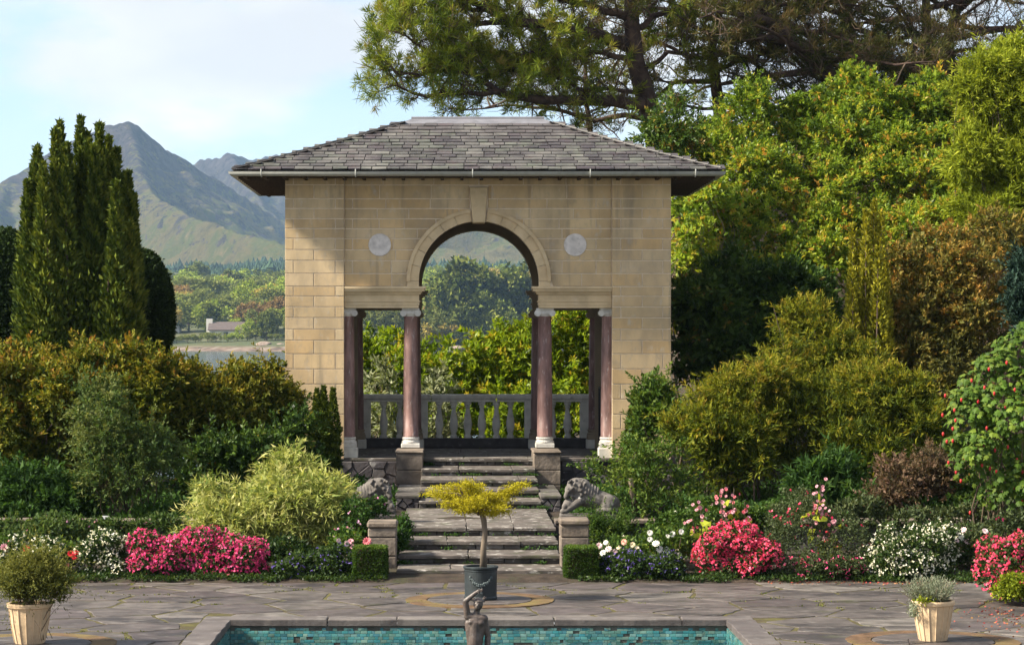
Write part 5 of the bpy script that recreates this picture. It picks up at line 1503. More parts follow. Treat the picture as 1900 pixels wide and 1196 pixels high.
spire_bush('dwarf_yew', 'small dark upright yew beside the right corner of the pavilion', sp, D, (bx_, D, gz(bx_, D)), LM['yew'], 44, 4200, 0.06, 0.03, ydep=0.12, narrow=0.9)

# clipped dark domes behind the yew
for lab, bl, base_px, sd in (('dark clipped dome tree behind the right side of the Irish yew', [(262, 585, 58, 118, 53, 0.8), (250, 650, 62, 90, 53, 0.8)], 262, 51),
                         ('dark clipped dome tree at the left edge of the picture', [(10, 560, 62, 135, 53, 0.9), (10, 640, 70, 100, 53, 0.9)], 10, 52)):
    b = (wx(base_px, 53), 53, gz(wx(base_px, 53), 53))
    shrub('clipped_tree', lab, 'tree', px_blobs(bl), b, 8500, 6, 0.085, 0.048, LM['hedge'], 0.05, M['bark'], 14, 0.05, seed=sd, shell=0.12, lump=0.03, tint0=0.42, up=0.25, out=1.0, lobes=0, spray=0.0, shoot=0)

# left shrubs
def S(name, label, bl, nc, per, L, Wd, mat, **k):
    bx = sum(b[0] for b in bl) / len(bl); bd = sum(b[4] for b in bl) / len(bl); x = wx(bx, bd)
    return shrub(name, label, k.pop('cat', 'shrub'), px_blobs(bl), (x, bd, gz(x, bd)), nc, per, L, Wd, mat, stem_mat=k.pop('stem_mat', M['bark']), **k)
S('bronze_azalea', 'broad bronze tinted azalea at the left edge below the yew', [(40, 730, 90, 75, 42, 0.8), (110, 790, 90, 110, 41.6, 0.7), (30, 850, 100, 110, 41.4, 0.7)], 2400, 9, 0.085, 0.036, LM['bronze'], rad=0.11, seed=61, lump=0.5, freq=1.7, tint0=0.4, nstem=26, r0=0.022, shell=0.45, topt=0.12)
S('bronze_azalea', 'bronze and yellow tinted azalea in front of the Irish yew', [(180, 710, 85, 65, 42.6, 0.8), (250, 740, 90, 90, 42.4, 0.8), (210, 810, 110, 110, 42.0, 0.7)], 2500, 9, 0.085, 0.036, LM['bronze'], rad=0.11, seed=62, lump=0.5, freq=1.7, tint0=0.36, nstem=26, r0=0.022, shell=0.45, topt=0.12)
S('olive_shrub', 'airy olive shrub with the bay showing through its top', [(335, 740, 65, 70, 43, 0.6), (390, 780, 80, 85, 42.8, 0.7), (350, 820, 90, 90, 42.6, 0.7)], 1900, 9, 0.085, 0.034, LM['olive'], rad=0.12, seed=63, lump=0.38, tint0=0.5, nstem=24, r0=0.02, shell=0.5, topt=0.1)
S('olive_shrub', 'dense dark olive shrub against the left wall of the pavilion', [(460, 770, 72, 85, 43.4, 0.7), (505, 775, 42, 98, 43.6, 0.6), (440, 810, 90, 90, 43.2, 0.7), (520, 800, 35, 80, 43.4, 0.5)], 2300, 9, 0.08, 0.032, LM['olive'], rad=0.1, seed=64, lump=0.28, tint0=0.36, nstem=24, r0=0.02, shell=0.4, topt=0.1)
# a pale dead branch stands up out of the bronze azalea
t = thing('dead_branch', tuple(W(258, 720, 42.5)), 'bare pale dead branch sticking up in front of the clipped dome', 'branch')
MB().tube([W(262, 830, 42.3), W(262, 700, 42.4), W(256, 676, 42.4), W(243, 652, 42.4)], [0.03, 0.022, 0.018, 0.008], 6).tube([W(256, 676, 42.4), W(262, 655, 42.4)], [0.012, 0.004], 5).build('limb', M['twig_pale'], t, smooth=True)
S('wispy_shrub', 'tall wispy green shrub with thin upright stems above the white begonias', [(190, 800, 60, 90, 39.2, 0.45), (240, 850, 75, 100, 39.0, 0.5), (290, 870, 45, 90, 39.1, 0.4), (190, 900, 70, 70, 38.9, 0.45)], 1500, 8, 0.07, 0.026, LM['wisp'], rad=0.16, seed=65, lump=0.35, nstem=34, r0=0.012, stem_mat=M['twig_brown'], shell=0.7, rnd=1.0, fill=0.1, spray=0.2, spray_len=0.3)
S('fern_shrub', 'dark leafy undergrowth in the shade at the far left', [(50, 930, 90, 70, 39.2, 0.5), (120, 940, 70, 50, 39.0, 0.4)], 700, 9, 0.085, 0.03, LM['fern'], rad=0.14, seed=66, tint0=0.25, nstem=8, r0=0.012)
t = S('variegated_bamboo', 'large arching variegated pale green shrub left of the steps', [(460, 955, 80, 55, 37.2, 0.6), (530, 915, 60, 50, 37.4, 0.6), (585, 925, 50, 50, 37.2, 0.6), (520, 965, 130, 70, 36.6, 0.7), (430, 985, 80, 50, 36.4, 0.5), (625, 955, 36, 50, 36.8, 0.5), (545, 860, 30, 28, 37.6, 0.4), (400, 915, 34, 24, 36.8, 0.4)],
      3300, 9, 0.115, 0.019, LM['varieg'], rad=0.13, seed=67, lump=0.3, out=0.9, up=-0.28, rnd=0.65, droop=0.25, fold=0.1, nstem=44, r0=0.012, stem_mat=M['twig_pale'], shell=0.5, tint0=0.5, tint_c=0.2, kite=0.35, spread=0.45, shoot=0.45, lobes=12, spray=0.15)

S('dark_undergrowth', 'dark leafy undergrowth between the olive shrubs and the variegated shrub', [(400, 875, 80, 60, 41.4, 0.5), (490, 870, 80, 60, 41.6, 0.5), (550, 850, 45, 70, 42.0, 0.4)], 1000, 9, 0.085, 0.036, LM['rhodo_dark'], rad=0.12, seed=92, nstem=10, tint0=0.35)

# behind the pavilion: sunlit hedge
S('laurel_hedge', 'sunlit rhododendron hedge behind the balustrade, left half', [(640, 735, 90, 125, 55.5, 1.0), (730, 740, 90, 122, 55.2, 1.0), (805, 755, 70, 112, 55, 1.0), (700, 800, 140, 80, 54.2, 0.9)], 2100, 9, 0.13, 0.05, LM['laurel'], rad=0.08, seed=71, lump=0.22, tint0=0.5, nstem=16, shell=0.35, cat='hedge')
S('laurel_hedge', 'sunlit rhododendron hedge behind the balustrade, in the middle of the arch', [(860, 752, 75, 115, 55.2, 1.0), (930, 735, 75, 128, 55.6, 1.0), (985, 725, 65, 138, 55.8, 1.0), (900, 800, 140, 80, 54.2, 0.9)], 1900, 9, 0.13, 0.05, LM['laurel'], rad=0.08, seed=72, lump=0.22, tint0=0.5, nstem=16, shell=0.35, cat='hedge')
S('laurel_hedge', 'taller sunlit rhododendron hedge seen through the right bay', [(1050, 690, 70, 135, 56, 1.0), (1110, 660, 70, 150, 56.4, 1.0), (1170, 640, 70, 160, 56.8, 1.0), (1080, 790, 130, 80, 54.6, 0.9)], 2300, 9, 0.13, 0.05, LM['laurel'], rad=0.08, seed=73, lump=0.22, tint0=0.55, nstem=16, shell=0.35, cat='hedge')
for lab, px in (('pale silvery shrub behind the left part of the balustrade', 706), ('pale silvery shrub behind the balustrade, near the left middle column', 812)):
    S('silver_shrub', lab, [(px, 730, 24, 55, 52.6, 0.3), (px + 8, 785, 34, 45, 52.4, 0.3)], 120, 8, 0.13, 0.03, LM['silver'], rad=0.14, seed=px, nstem=14, r0=0.01, stem_mat=M['twig_pale'], shell=0.7, up=0.5)

# right side
bank = []
rb2 = random.Random(5)
for row, (yy, dd, xa_, xb_) in enumerate(((185, 57.2, 1560, 1740), (235, 56.6, 1300, 1760), (290, 55.9, 1260, 1780), (345, 55.2, 1270, 1790), (400, 54.5, 1270, 1760), (455, 53.8, 1280, 1700), (510, 53.2, 1290, 1640))):
    xq = xa_
    while xq < xb_:
        bank.append((xq + rb2.uniform(-15, 15), yy + rb2.uniform(-18, 18) + (25 if xq < 1380 and row < 2 else 0), rb2.uniform(52, 80), rb2.uniform(42, 62), dd + rb2.uniform(-0.4, 0.4), rb2.uniform(0.6, 1.0))); xq += rb2.uniform(75, 105)
bank.append((1400, 175, 30, 45, 56.4, 0.5)); bank += [(1690, 450, 70, 60, 53.6, 0.8), (1760, 420, 70, 60, 53.8, 0.8), (1640, 500, 70, 60, 53.0, 0.8), (1740, 490, 70, 60, 53.0, 0.8), (1800, 350, 60, 60, 54.4, 0.8)]
S('rhododendron_bank', 'huge sunlit rhododendron bank right of the pavilion roof', bank, 13500, 9, 0.095, 0.037, LM['rhodo'], rad=0.08, seed=74, lump=0.45, freq=2.2, tint0=0.42, tint_c=0.27, nstem=420, r0=0.012, stem_mat=M['twig_pale'], shell=0.5, spread=0.1, local_stems=True, lobes=3, low=0.15, back=0.15, fill=0.35)
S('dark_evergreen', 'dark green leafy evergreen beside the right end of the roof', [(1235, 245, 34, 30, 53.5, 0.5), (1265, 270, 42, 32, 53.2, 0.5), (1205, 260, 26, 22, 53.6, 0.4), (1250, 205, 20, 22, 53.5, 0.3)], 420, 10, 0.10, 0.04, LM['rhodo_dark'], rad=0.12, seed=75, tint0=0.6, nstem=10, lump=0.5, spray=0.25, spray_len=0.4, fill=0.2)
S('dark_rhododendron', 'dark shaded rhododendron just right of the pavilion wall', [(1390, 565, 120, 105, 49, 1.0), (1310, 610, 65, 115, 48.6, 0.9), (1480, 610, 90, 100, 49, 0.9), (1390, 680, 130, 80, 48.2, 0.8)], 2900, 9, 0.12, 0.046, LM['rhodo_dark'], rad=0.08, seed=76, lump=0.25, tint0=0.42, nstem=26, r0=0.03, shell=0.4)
S('twiggy_thicket', 'twiggy sparse thicket against the right side wall of the pavilion', [(1280, 470, 45, 100, 52.4, 0.6), (1300, 400, 60, 80, 52.8, 0.6)], 420, 6, 0.11, 0.042, LM['rhodo'], rad=0.14, seed=77, nstem=110, r0=0.012, stem_mat=M['twig_pale'], shell=0.8, lump=0.35, spread=0.2, local_stems=True)
S('copper_shrub', 'copper and olive leaved shrub right of the golden yew', [(1735, 530, 95, 95, 46.4, 0.9), (1690, 630, 75, 95, 46, 0.8), (1800, 620, 75, 110, 46.2, 0.9), (1760, 700, 100, 80, 45.6, 0.8)], 3000, 8, 0.085, 0.036, LM['copper'], rad=0.11, seed=78, lump=0.32, tint0=0.36, nstem=50, r0=0.018, stem_mat=M['bark_grey'], shell=0.5, topt=0.1)
S('lime_conifer', 'feathery lime green conifer at the upper right edge', [(1850, 195, 80, 90, 50, 1.0), (1800, 310, 60, 65, 49.6, 0.8), (1890, 320, 60, 90, 49.8, 0.9), (1830, 415, 75, 45, 49.2, 0.7), (1885, 110, 40, 40, 50.2, 0.6), (1910, 430, 50, 70, 49.4, 0.8)], 3600, 10, 0.13, 0.022, LM['lime'], rad=0.1, seed=79, lump=0.4, up=0.3, tint0=0.5, nstem=34, r0=0.03, shell=0.4, topt=0.08, cat='tree', fill=1.0)
S('weeping_branches', 'brown twiggy shrub under the lime green conifer', [(1860, 440, 70, 50, 48, 0.6), (1850, 500, 60, 60, 47.8, 0.6)], 420, 6, 0.10, 0.024, LM['copper'], rad=0.14, seed=80, nstem=70, r0=0.012, stem_mat=M['twig_brown'], shell=0.7, tint0=0.4)
S('blue_cypress', 'dark blue green cypress at the right edge above the red flowered shrub', [(1897, 540, 22, 75, 44, 0.4), (1900, 600, 28, 60, 44, 0.4)], 620, 8, 0.09, 0.03, leaf_mat('blue_cypress_leaf', [(0.012, 0.03, 0.022), (0.03, 0.06, 0.045), (0.06, 0.10, 0.075)], 0.15, 0.6, 0.2), rad=0.06, seed=81, nstem=5, up=0.8, cat='tree')
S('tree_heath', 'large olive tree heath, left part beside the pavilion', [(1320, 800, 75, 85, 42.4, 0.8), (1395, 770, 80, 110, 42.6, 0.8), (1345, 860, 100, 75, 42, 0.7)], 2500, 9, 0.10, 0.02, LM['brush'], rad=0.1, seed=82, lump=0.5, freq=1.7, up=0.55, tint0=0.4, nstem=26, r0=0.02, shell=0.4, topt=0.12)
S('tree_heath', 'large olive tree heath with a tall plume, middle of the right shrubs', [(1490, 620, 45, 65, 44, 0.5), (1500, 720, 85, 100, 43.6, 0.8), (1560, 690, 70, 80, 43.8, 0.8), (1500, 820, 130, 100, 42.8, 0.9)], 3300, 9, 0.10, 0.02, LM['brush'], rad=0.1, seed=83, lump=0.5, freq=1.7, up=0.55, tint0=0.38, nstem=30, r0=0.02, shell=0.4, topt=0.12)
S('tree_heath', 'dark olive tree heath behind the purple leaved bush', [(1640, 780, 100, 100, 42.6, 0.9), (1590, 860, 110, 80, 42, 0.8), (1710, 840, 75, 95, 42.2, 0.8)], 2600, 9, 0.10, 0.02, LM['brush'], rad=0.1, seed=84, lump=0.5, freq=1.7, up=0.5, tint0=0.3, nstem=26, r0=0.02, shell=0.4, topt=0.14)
S('leafy_shrub', 'fresh green leafy shrub in front of the right pavilion corner', [(1215, 745, 30, 60, 43.4, 0.4), (1240, 800, 40, 60, 43.2, 0.4), (1195, 800, 25, 60, 43.4, 0.3)], 420, 8, 0.09, 0.034, LM['fresh'], rad=0.14, seed=85, nstem=18, r0=0.012, shell=0.7, up=0.6)
# small tree on the wall, right of the lion
t = S('small_tree', 'small bushy green tree with a pale stump behind the right box cube', [(1150, 880, 50, 45, 38.7, 0.4), (1200, 870, 60, 55, 38.9, 0.45), (1255, 900, 42, 60, 38.9, 0.4), (1190, 920, 70, 45, 38.6, 0.4)], 620, 8, 0.065, 0.036, LM['fresh'], rad=0.09, seed=86, nstem=22, r0=0.014, shell=0.7, lump=0.4, tint0=0.55, cat='tree', fill=0, spray=0.15)
MB().tube([W(1180, 965, 38.75), W(1178, 935, 38.7), W(1174, 910, 38.55)], [0.06, 0.055, 0.05], 8).build('trunk', M['bark'], t, smooth=True)
MB().tube([W(1176, 932, 38.35), W(1172, 910, 38.3), W(1170, 887, 38.3)], [0.03, 0.045, 0.05], 7).build('pale_stump', M['twig_pale'], t)
S('fern_clump', 'large green fern clump in the shade of the tree heath', [(1540, 890, 60, 35, 39.4, 0.4), (1500, 910, 50, 30, 39.2, 0.35), (1590, 930, 40, 25, 39, 0.3)], 300, 10, 0.16, 0.03, LM['fern'], rad=0.16, seed=87, nstem=10, r0=0.008, up=0.1, tint0=0.4)
S('purple_bush', 'purplish brown fine leaved bush behind the white begonias', [(1690, 915, 75, 60, 38.9, 0.45), (1720, 890, 45, 55, 39, 0.4), (1650, 940, 50, 45, 38.7, 0.4)], 900, 8, 0.06, 0.024, LM['purple'], rad=0.14, seed=88, nstem=30, r0=0.009, stem_mat=M['twig_brown'], shell=0.7, lump=0.35)
S('dark_undergrowth', 'dark leafy undergrowth below the red flowered shrub', [(1820, 940, 90, 50, 38.9, 0.4), (1890, 900, 60, 70, 38.9, 0.4)], 600, 8, 0.08, 0.036, LM['rhodo_dark'], rad=0.12, seed=89, nstem=8, tint0=0.4)
S('moss_mound', 'bright mossy cushion plant under the small tree', [(1140, 985, 38, 28, 37.6, 0.3), (1110, 990, 22, 30, 37.3, 0.25)], 420, 8, 0.045, 0.016, LM['fresh'], rad=0.05, seed=90, nstem=0, tint0=0.42, up=0.8, cat='plant')

# abutilon with lantern flowers
ab = [(1850, 720, 60, 70, 36.4, 0.45), (1890, 660, 40, 55, 36.6, 0.4), (1800, 770, 50, 60, 36.2, 0.4), (1880, 800, 70, 90, 36.2, 0.5), (1800, 850, 50, 60, 36.1, 0.4), (1880, 910, 55, 60, 36.0, 0.4)]
bxa = wx(1860, 36.4); rng = np.random.default_rng(91)
t = thing('abutilon', (bxa, 36.5, 0.08), 'flowering maple shrub hung with red lantern flowers at the right edge', 'shrub')
def lobed(w):
    o = [(0, 0), (0.32, 0.05), (0.5, 0.3), (0.34, 0.42), (0.42, 0.72), (0.18, 0.66), (0, 1.0), (-0.18, 0.66), (-0.42, 0.72), (-0.34, 0.42), (-0.5, 0.3), (-0.32, 0.05)]
    vs = [(x * w, y * w, -abs(x) * w * 0.25 - 0.12 * y * y * w) for x, y in o] + [(0, 0.4 * w, 0.02 * w)]
    me = mesh_from('leaf', vs, [(12, i, (i + 1) % 12) for i in range(12)], LM['abut'])
    return me
lms = []
for i, tv in enumerate((0.25, 0.5, 0.75, 0.9)):
    me = lobed(0.085 + 0.03 * (i % 2)); at = me.attributes.new('tint', 'FLOAT', 'FACE'); at.data.foreach_set('value', [tv] * len(me.polygons)); lms.append(me)
C, N = blob_surface(with_lobes(px_blobs(ab), 9, rng), 2600, rng, 0.45, 0.35, 3, 0.25, 0.25, 91)
order = np.argsort(C[:, 1] - 0.2 * C[:, 2]); nl = 0
rest_p = []
def leaf_frame(p, nrm):
    z = Vector(nrm) * 0.8 + Vector((-0.25, -0.35, 0.75)) + Vector(rng.normal(size=3) * 0.35); z.normalize()
    y = Vector(nrm) * 0.6 + Vector(rng.normal(size=3) * 0.6) + Vector((0, -0.2, -0.55)); y = (y - z * y.dot(z)).normalized(); x = y.cross(z)
    return Matrix(((x.x, y.x, z.x, p[0]), (x.y, y.y, z.y, p[1]), (x.z, y.z, z.z, p[2]), (0, 0, 0, 1)))
big = MB(); tvals = []
for i in order:
    Mx = leaf_frame(C[i], N[i]); k = int(rng.choice(4, p=[0.3, 0.35, 0.25, 0.1]))
    ppx = VPX + C[i][0] * F_PX / C[i][1]
    if nl < 300 and N[i][1] < 0.1 and ppx < 1905:
        o = bpy.data.objects.new('leaf', lms[k]); COL.objects.link(o); o.parent = t; o.matrix_parent_inverse = Matrix.Translation(-Vector(t.location)); o.matrix_basis = Mx; nl += 1
    else:
        big.add([Mx @ v.co for v in lms[k].vertices], [tuple(p.vertices) for p in lms[k].polygons]); tvals += [(0.25, 0.5, 0.75, 0.9)[k]] * 12
me = mesh_from('leaf_mass', big.v, big.f, LM['abut']); at = me.attributes.new('tint', 'FLOAT', 'FACE'); at.data.foreach_set('value', tvals)
o = put('leaf_mass', me, t); o['kind'] = 'stuff'
stems_for((bxa, 36.5, 0.08), [tuple(C[i]) for i in rng.choice(len(C), 26, replace=False)], 0.016, M['twig_brown'], t, rng)
red = surf('red_lantern', [(0.42, 0.02, 0.025), (0.5, 0.035, 0.03)], nscale=20, lo=0.8, hi=1.1, rough=0.5, bump=0)
fl = MB().lathe([(0.005, 0.024), (0.014, 0.018), (0.019, 0.0), (0.018, -0.016), (0.01, -0.03), (0.003, -0.04)], 8)
fme = mesh_from('lantern_flower', fl.v, fl.f, red, True)
for (px, py) in [(1868, 672), (1835, 684), (1803, 705), (1827, 718), (1754, 733), (1784, 741), (1815, 744), (1845, 729), (1865, 756), (1771, 760), (1749, 769), (1773, 779), (1768, 794), (1750, 804), (1768, 817), (1757, 818), (1831, 793), (1855, 798), (1847, 825), (1846, 834), (1815, 826), (1826, 824), (1870, 828), (1891, 779), (1883, 722), (1790, 849), (1760, 857), (1837, 868), (1822, 862), (1849, 874), (1774, 875), (1887, 852), (1897, 874), (1783, 891), (1860, 920), (1880, 904), (1800, 950), (1896, 928)]:
    d = 35.72 + 0.15 * rng.random(); put('lantern_flower', fme, t, tuple(W(px, py, d)))

# ------------------------------------------------------------------ pines
def pine(name, label, trunk, limbs, seed, needle, twig, base, r_tr, tuft_prob=0.8, tuft_n=13, sec_step=0.32, sec_len=(0.7, 1.6), nl=0.16, nw=0.020, up=0.25, bias=(0, 0, 0), tip_from=0.35, dens=1.0):
    rng = np.random.default_rng(seed); t = thing(name, base, label, 'tree')
    tm, lm, tw = MB(), MB(), MB(); tips, dirs = [], []
    k = len(trunk); tm.tube(trunk, [r_tr * (1 - 0.55 * i / (k - 1)) for i in range(k)], 10)
    tm.build('trunk', M['pine_bark'], t, smooth=True)
    for pts, r0, r1 in limbs:
        pts = [Vector(p) for p in pts]
        # subdivide with wobble
        fine = []
        for a, b in zip(pts[:-1], pts[1:]):
            n = max(2, int((b - a).length / 0.35))
            for i in range(n): fine.append(a.lerp(b, i / n) + Vector(rng.normal(size=3) * 0.03))
        fine.append(pts[-1]); n = len(fine)
        lm.tube(fine, [r0 + (r1 - r0) * (i / (n - 1)) for i in range(n)], 7)
        acc = 0.0
        for i in range(1, n):
            seg = fine[i] - fine[i - 1]; acc += seg.length; f = i / (n - 1)
            while acc > sec_step:
                acc -= sec_step
                if f < 0.08: continue
                d = seg.normalized() * 0.75 + Vector(rng.normal(size=3)) * 0.75 + Vector((0, 0, up)) + Vector(bias); d.normalize()
                L = rng.uniform(*sec_len) * (1.05 - 0.45 * f)
                p = fine[i - 1].lerp(fine[i], rng.random()); q = [p]; dd = d.copy()
                for s in range(4):
                    dd = (dd + Vector(rng.normal(size=3)) * 0.28 + Vector((0, 0, 0.05))).normalized(); q.append(q[-1] + dd * L / 4)
                rr = min(r0 * 0.5, 0.028) * (0.6 + 0.5 * rng.random())
                tw.tube(q, [rr, rr * 0.75, rr * 0.55, rr * 0.4, rr * 0.2], 4, cap=False)
                for s in range(1, 5):
                    for c in range(int(2 * dens) + (rng.random() < (2 * dens) % 1)):
                        e = (dd + Vector(rng.normal(size=3)) * 0.8).normalized(); l2 = rng.uniform(0.22, 0.6)
                        m_ = q[s] + e * l2 * 0.5 + Vector(rng.normal(size=3)) * 0.04; en = m_ + (e + Vector((0, 0, 0.3))).normalized() * l2 * 0.5
                        tw.tube([q[s], m_, en], [0.009, 0.007, 0.004], 3, cap=False)
                        if f > tip_from * rng.random() and rng.random() < tuft_prob:
                            tips.append(en); dirs.append(e)
                            if rng.random() < 0.5: tips.append(m_); dirs.append(e)
                if rng.random() < tuft_prob: tips.append(q[-1]); dirs.append(dd)
    lm.build('limbs', M['pine_bark'], t, smooth=True)
    o = tw.build('twigs', M[twig], t)
    C = np.array([p[:] for p in tips]); N = np.array([p[:] for p in dirs])
    P, A, ti = clump_leaves(C, unit(N), tuft_n, 0.05, rng, 0.7, 0.45, 0.75, 0.2, 0.12, 0.5)
    ti += 0.2 * wave(P, seed, 1.1)
    put('needles', leaf_mesh('needles', P, A, nl * (0.7 + 0.6 * rng.random(len(P))), nw, ti, needle, rng, 0.1, 0.02), t)
    return t
D = 59
def L_(*pts): return [W(a, b, d) for a, b, d in pts]
limbs = [
    (L_((1192, 190, 59), (1110, 186, 58.5), (1010, 188, 58), (950, 178, 57.8), (913, 160, 57.6), (876, 135, 57.4), (839, 120, 57.2)), 0.17, 0.05),
    (L_((934, 172, 57.7), (893, 175, 57.4), (843, 172, 57.2), (794, 178, 57.0), (745, 165, 56.9), (724, 158, 56.8)), 0.08, 0.015),
    (L_((876, 135, 57.4), (827, 130, 57), (778, 140, 56.8), (737, 135, 56.6), (708, 110, 56.5)), 0.06, 0.012),
    (L_((839, 120, 57.2), (794, 95, 57), (753, 70, 56.8), (716, 55, 56.6)), 0.05, 0.01),
    (L_((1170, 88, 59), (1110, 68, 58.6), (1040, 52, 58.3), (965, 40, 58), (909, 20, 57.8), (868, 0, 57.6), (819, -40, 57.4)), 0.16, 0.06),
    (L_((965, 40, 58), (901, 45, 57.6), (843, 50, 57.3), (786, 40, 57), (745, 45, 56.9)), 0.07, 0.012),
    (L_((909, 20, 57.8), (852, 10, 57.6), (802, 15, 57.3), (757, 10, 57.1)), 0.07, 0.012),
    (L_((1080, 60, 58.5), (1030, 90, 58.2), (970, 100, 58), (909, 95, 57.8), (860, 85, 57.5)), 0.07, 0.012),
    (L_((1165, 110, 59), (1120, 100, 58.8), (1060, 95, 58.6), (1000, 110, 58.4)), 0.08, 0.02),
    (L_((1180, 170, 59), (1080, 165, 58.5), (1000, 140, 58.2), (934, 125, 58)), 0.06, 0.012),
    (L_((1172, 40, 59), (1100, 10, 58.7), (1020, -5, 58.4), (942, -30, 58.2)), 0.11, 0.04),
    (L_((1172, 60, 59), (1215, 30, 59.3), (1270, 10, 59.6), (1340, 5, 60)), 0.09, 0.03),
    (L_((1195, 130, 59.2), (1240, 100, 59.5), (1290, 90, 59.8), (1340, 100, 60)), 0.07, 0.02),
    (L_((1172, 20, 59), (1150, -60, 59), (1060, -120, 58.5), (960, -130, 58)), 0.1, 0.03),
]
pine('great_pine', 'great spreading pine reaching over the pavilion roof', L_((1225, 330, 59.2), (1215, 230, 59.2), (1195, 170, 59.1), (1178, 110, 59), (1172, 40, 59), (1172, -60, 59), (1160, -180, 59)), limbs, 301, LM['pine'], 'twig_brown', (wx(1225, 59.2), 59.2, gz(wx(1225, 59.2), 59.2)), 0.30, tuft_prob=0.9, tip_from=1.0, up=0.2, bias=(-0.08, 0, 0.03), sec_step=0.135, tuft_n=30, nl=0.22, nw=0.019, dens=1.2)
limbs = [(L_((1095, 300, 62), (1090, 215, 62), (1085, 150, 62), (1090, 90, 62)), 0.09, 0.04),
         (L_((1240, 235, 61), (1160, 215, 61), (1100, 222, 61), (1040, 205, 61), (960, 180, 61), (900, 200, 61)), 0.09, 0.015),
         (L_((1090, 215, 62), (1010, 200, 62), (940, 195, 62), (870, 205, 62), (830, 200, 62)), 0.05, 0.012), (L_((1090, 150, 62), (1020, 130, 62), (960, 140, 62)), 0.05, 0.012), (L_((1085, 170, 62), (1140, 140, 62), (1180, 130, 62)), 0.05, 0.012)]
pine('slender_pine', 'thin reddish pine behind the right of the roof ridge', L_((1097, 420, 62), (1095, 300, 62), (1090, 220, 62)), limbs, 302, LM['pine'], 'twig_brown', (wx(1097, 62), 62, gz(wx(1097, 62), 62)), 0.12, tuft_prob=0.55, sec_step=0.32)
def auto_pine(name, label, tr, seed, n_l, r_tr, spread=2.6, tp=0.45, lo=0.12):
    rng = np.random.default_rng(seed); pts = [Vector(p) for p in L_(*tr)]; limbs = []
    for i in range(n_l):
        f = lo + (1 - lo) * i / n_l; s = f * (len(pts) - 1); a = int(min(len(pts) - 2, s)); p = pts[a].lerp(pts[a + 1], s - a)
        an = rng.uniform(-0.6, 0.6) + (math.pi if i % 2 else 0); q = [p]; d = Vector((math.cos(an), 0.5 * math.sin(an) - 0.15, rng.uniform(-0.05, 0.4)))
        for k in range(4):
            d = (d + Vector(rng.normal(size=3)) * 0.25).normalized(); q.append(q[-1] + d * spread * rng.uniform(0.18, 0.34))
        limbs.append((q, r_tr * rng.uniform(0.25, 0.5), 0.014))
    b = pts[0]
    return pine(name, label, pts, limbs, seed, LM['pine_dark'], 'twig_brown', (b.x, b.y, gz(b.x, b.y)), r_tr, tuft_prob=tp, sec_step=0.27, sec_len=(0.6, 1.5), up=0.15, tuft_n=18, nl=0.19, nw=0.019, dens=1.15)
auto_pine('leaning_pine', 'dark pine with a trunk leaning left over the rhododendrons', [(1600, 230, 60.5), (1560, 155, 60), (1500, 105, 60), (1450, 60, 60), (1400, -10, 60), (1370, -90, 60)], 311, 15, 0.24, 3.4, 0.62)
auto_pine('upright_pine', 'dark upright pine trunk behind the middle of the rhododendron bank', [(1590, 240, 61.5), (1588, 150, 61.5), (1575, 70, 61.5), (1568, 0, 61.5), (1560, -100, 61.5)], 312, 15, 0.26, 3.2, 0.5)
auto_pine('twin_pine', 'thinner dark pine between the upright pine and the right edge', [(1722, 260, 62), (1720, 150, 62), (1719, 60, 62), (1718, -20, 62), (1716, -100, 62)], 313, 14, 0.17, 3.2, 0.22)
auto_pine('bare_pine', 'half bare grey pine at the upper right corner', [(1775, 260, 63), (1765, 170, 63), (1760, 80, 63), (1780, 0, 63), (1810, -80, 63)], 314, 18, 0.2, 4.6, 0.14)
auto_pine('low_pine', 'low branching pine between the great pine and the leaning pine', [(1345, 290, 61), (1330, 170, 61), (1320, 90, 61), (1335, 20, 61), (1345, -60, 61)], 315, 14, 0.17, 3.2, 0.5)

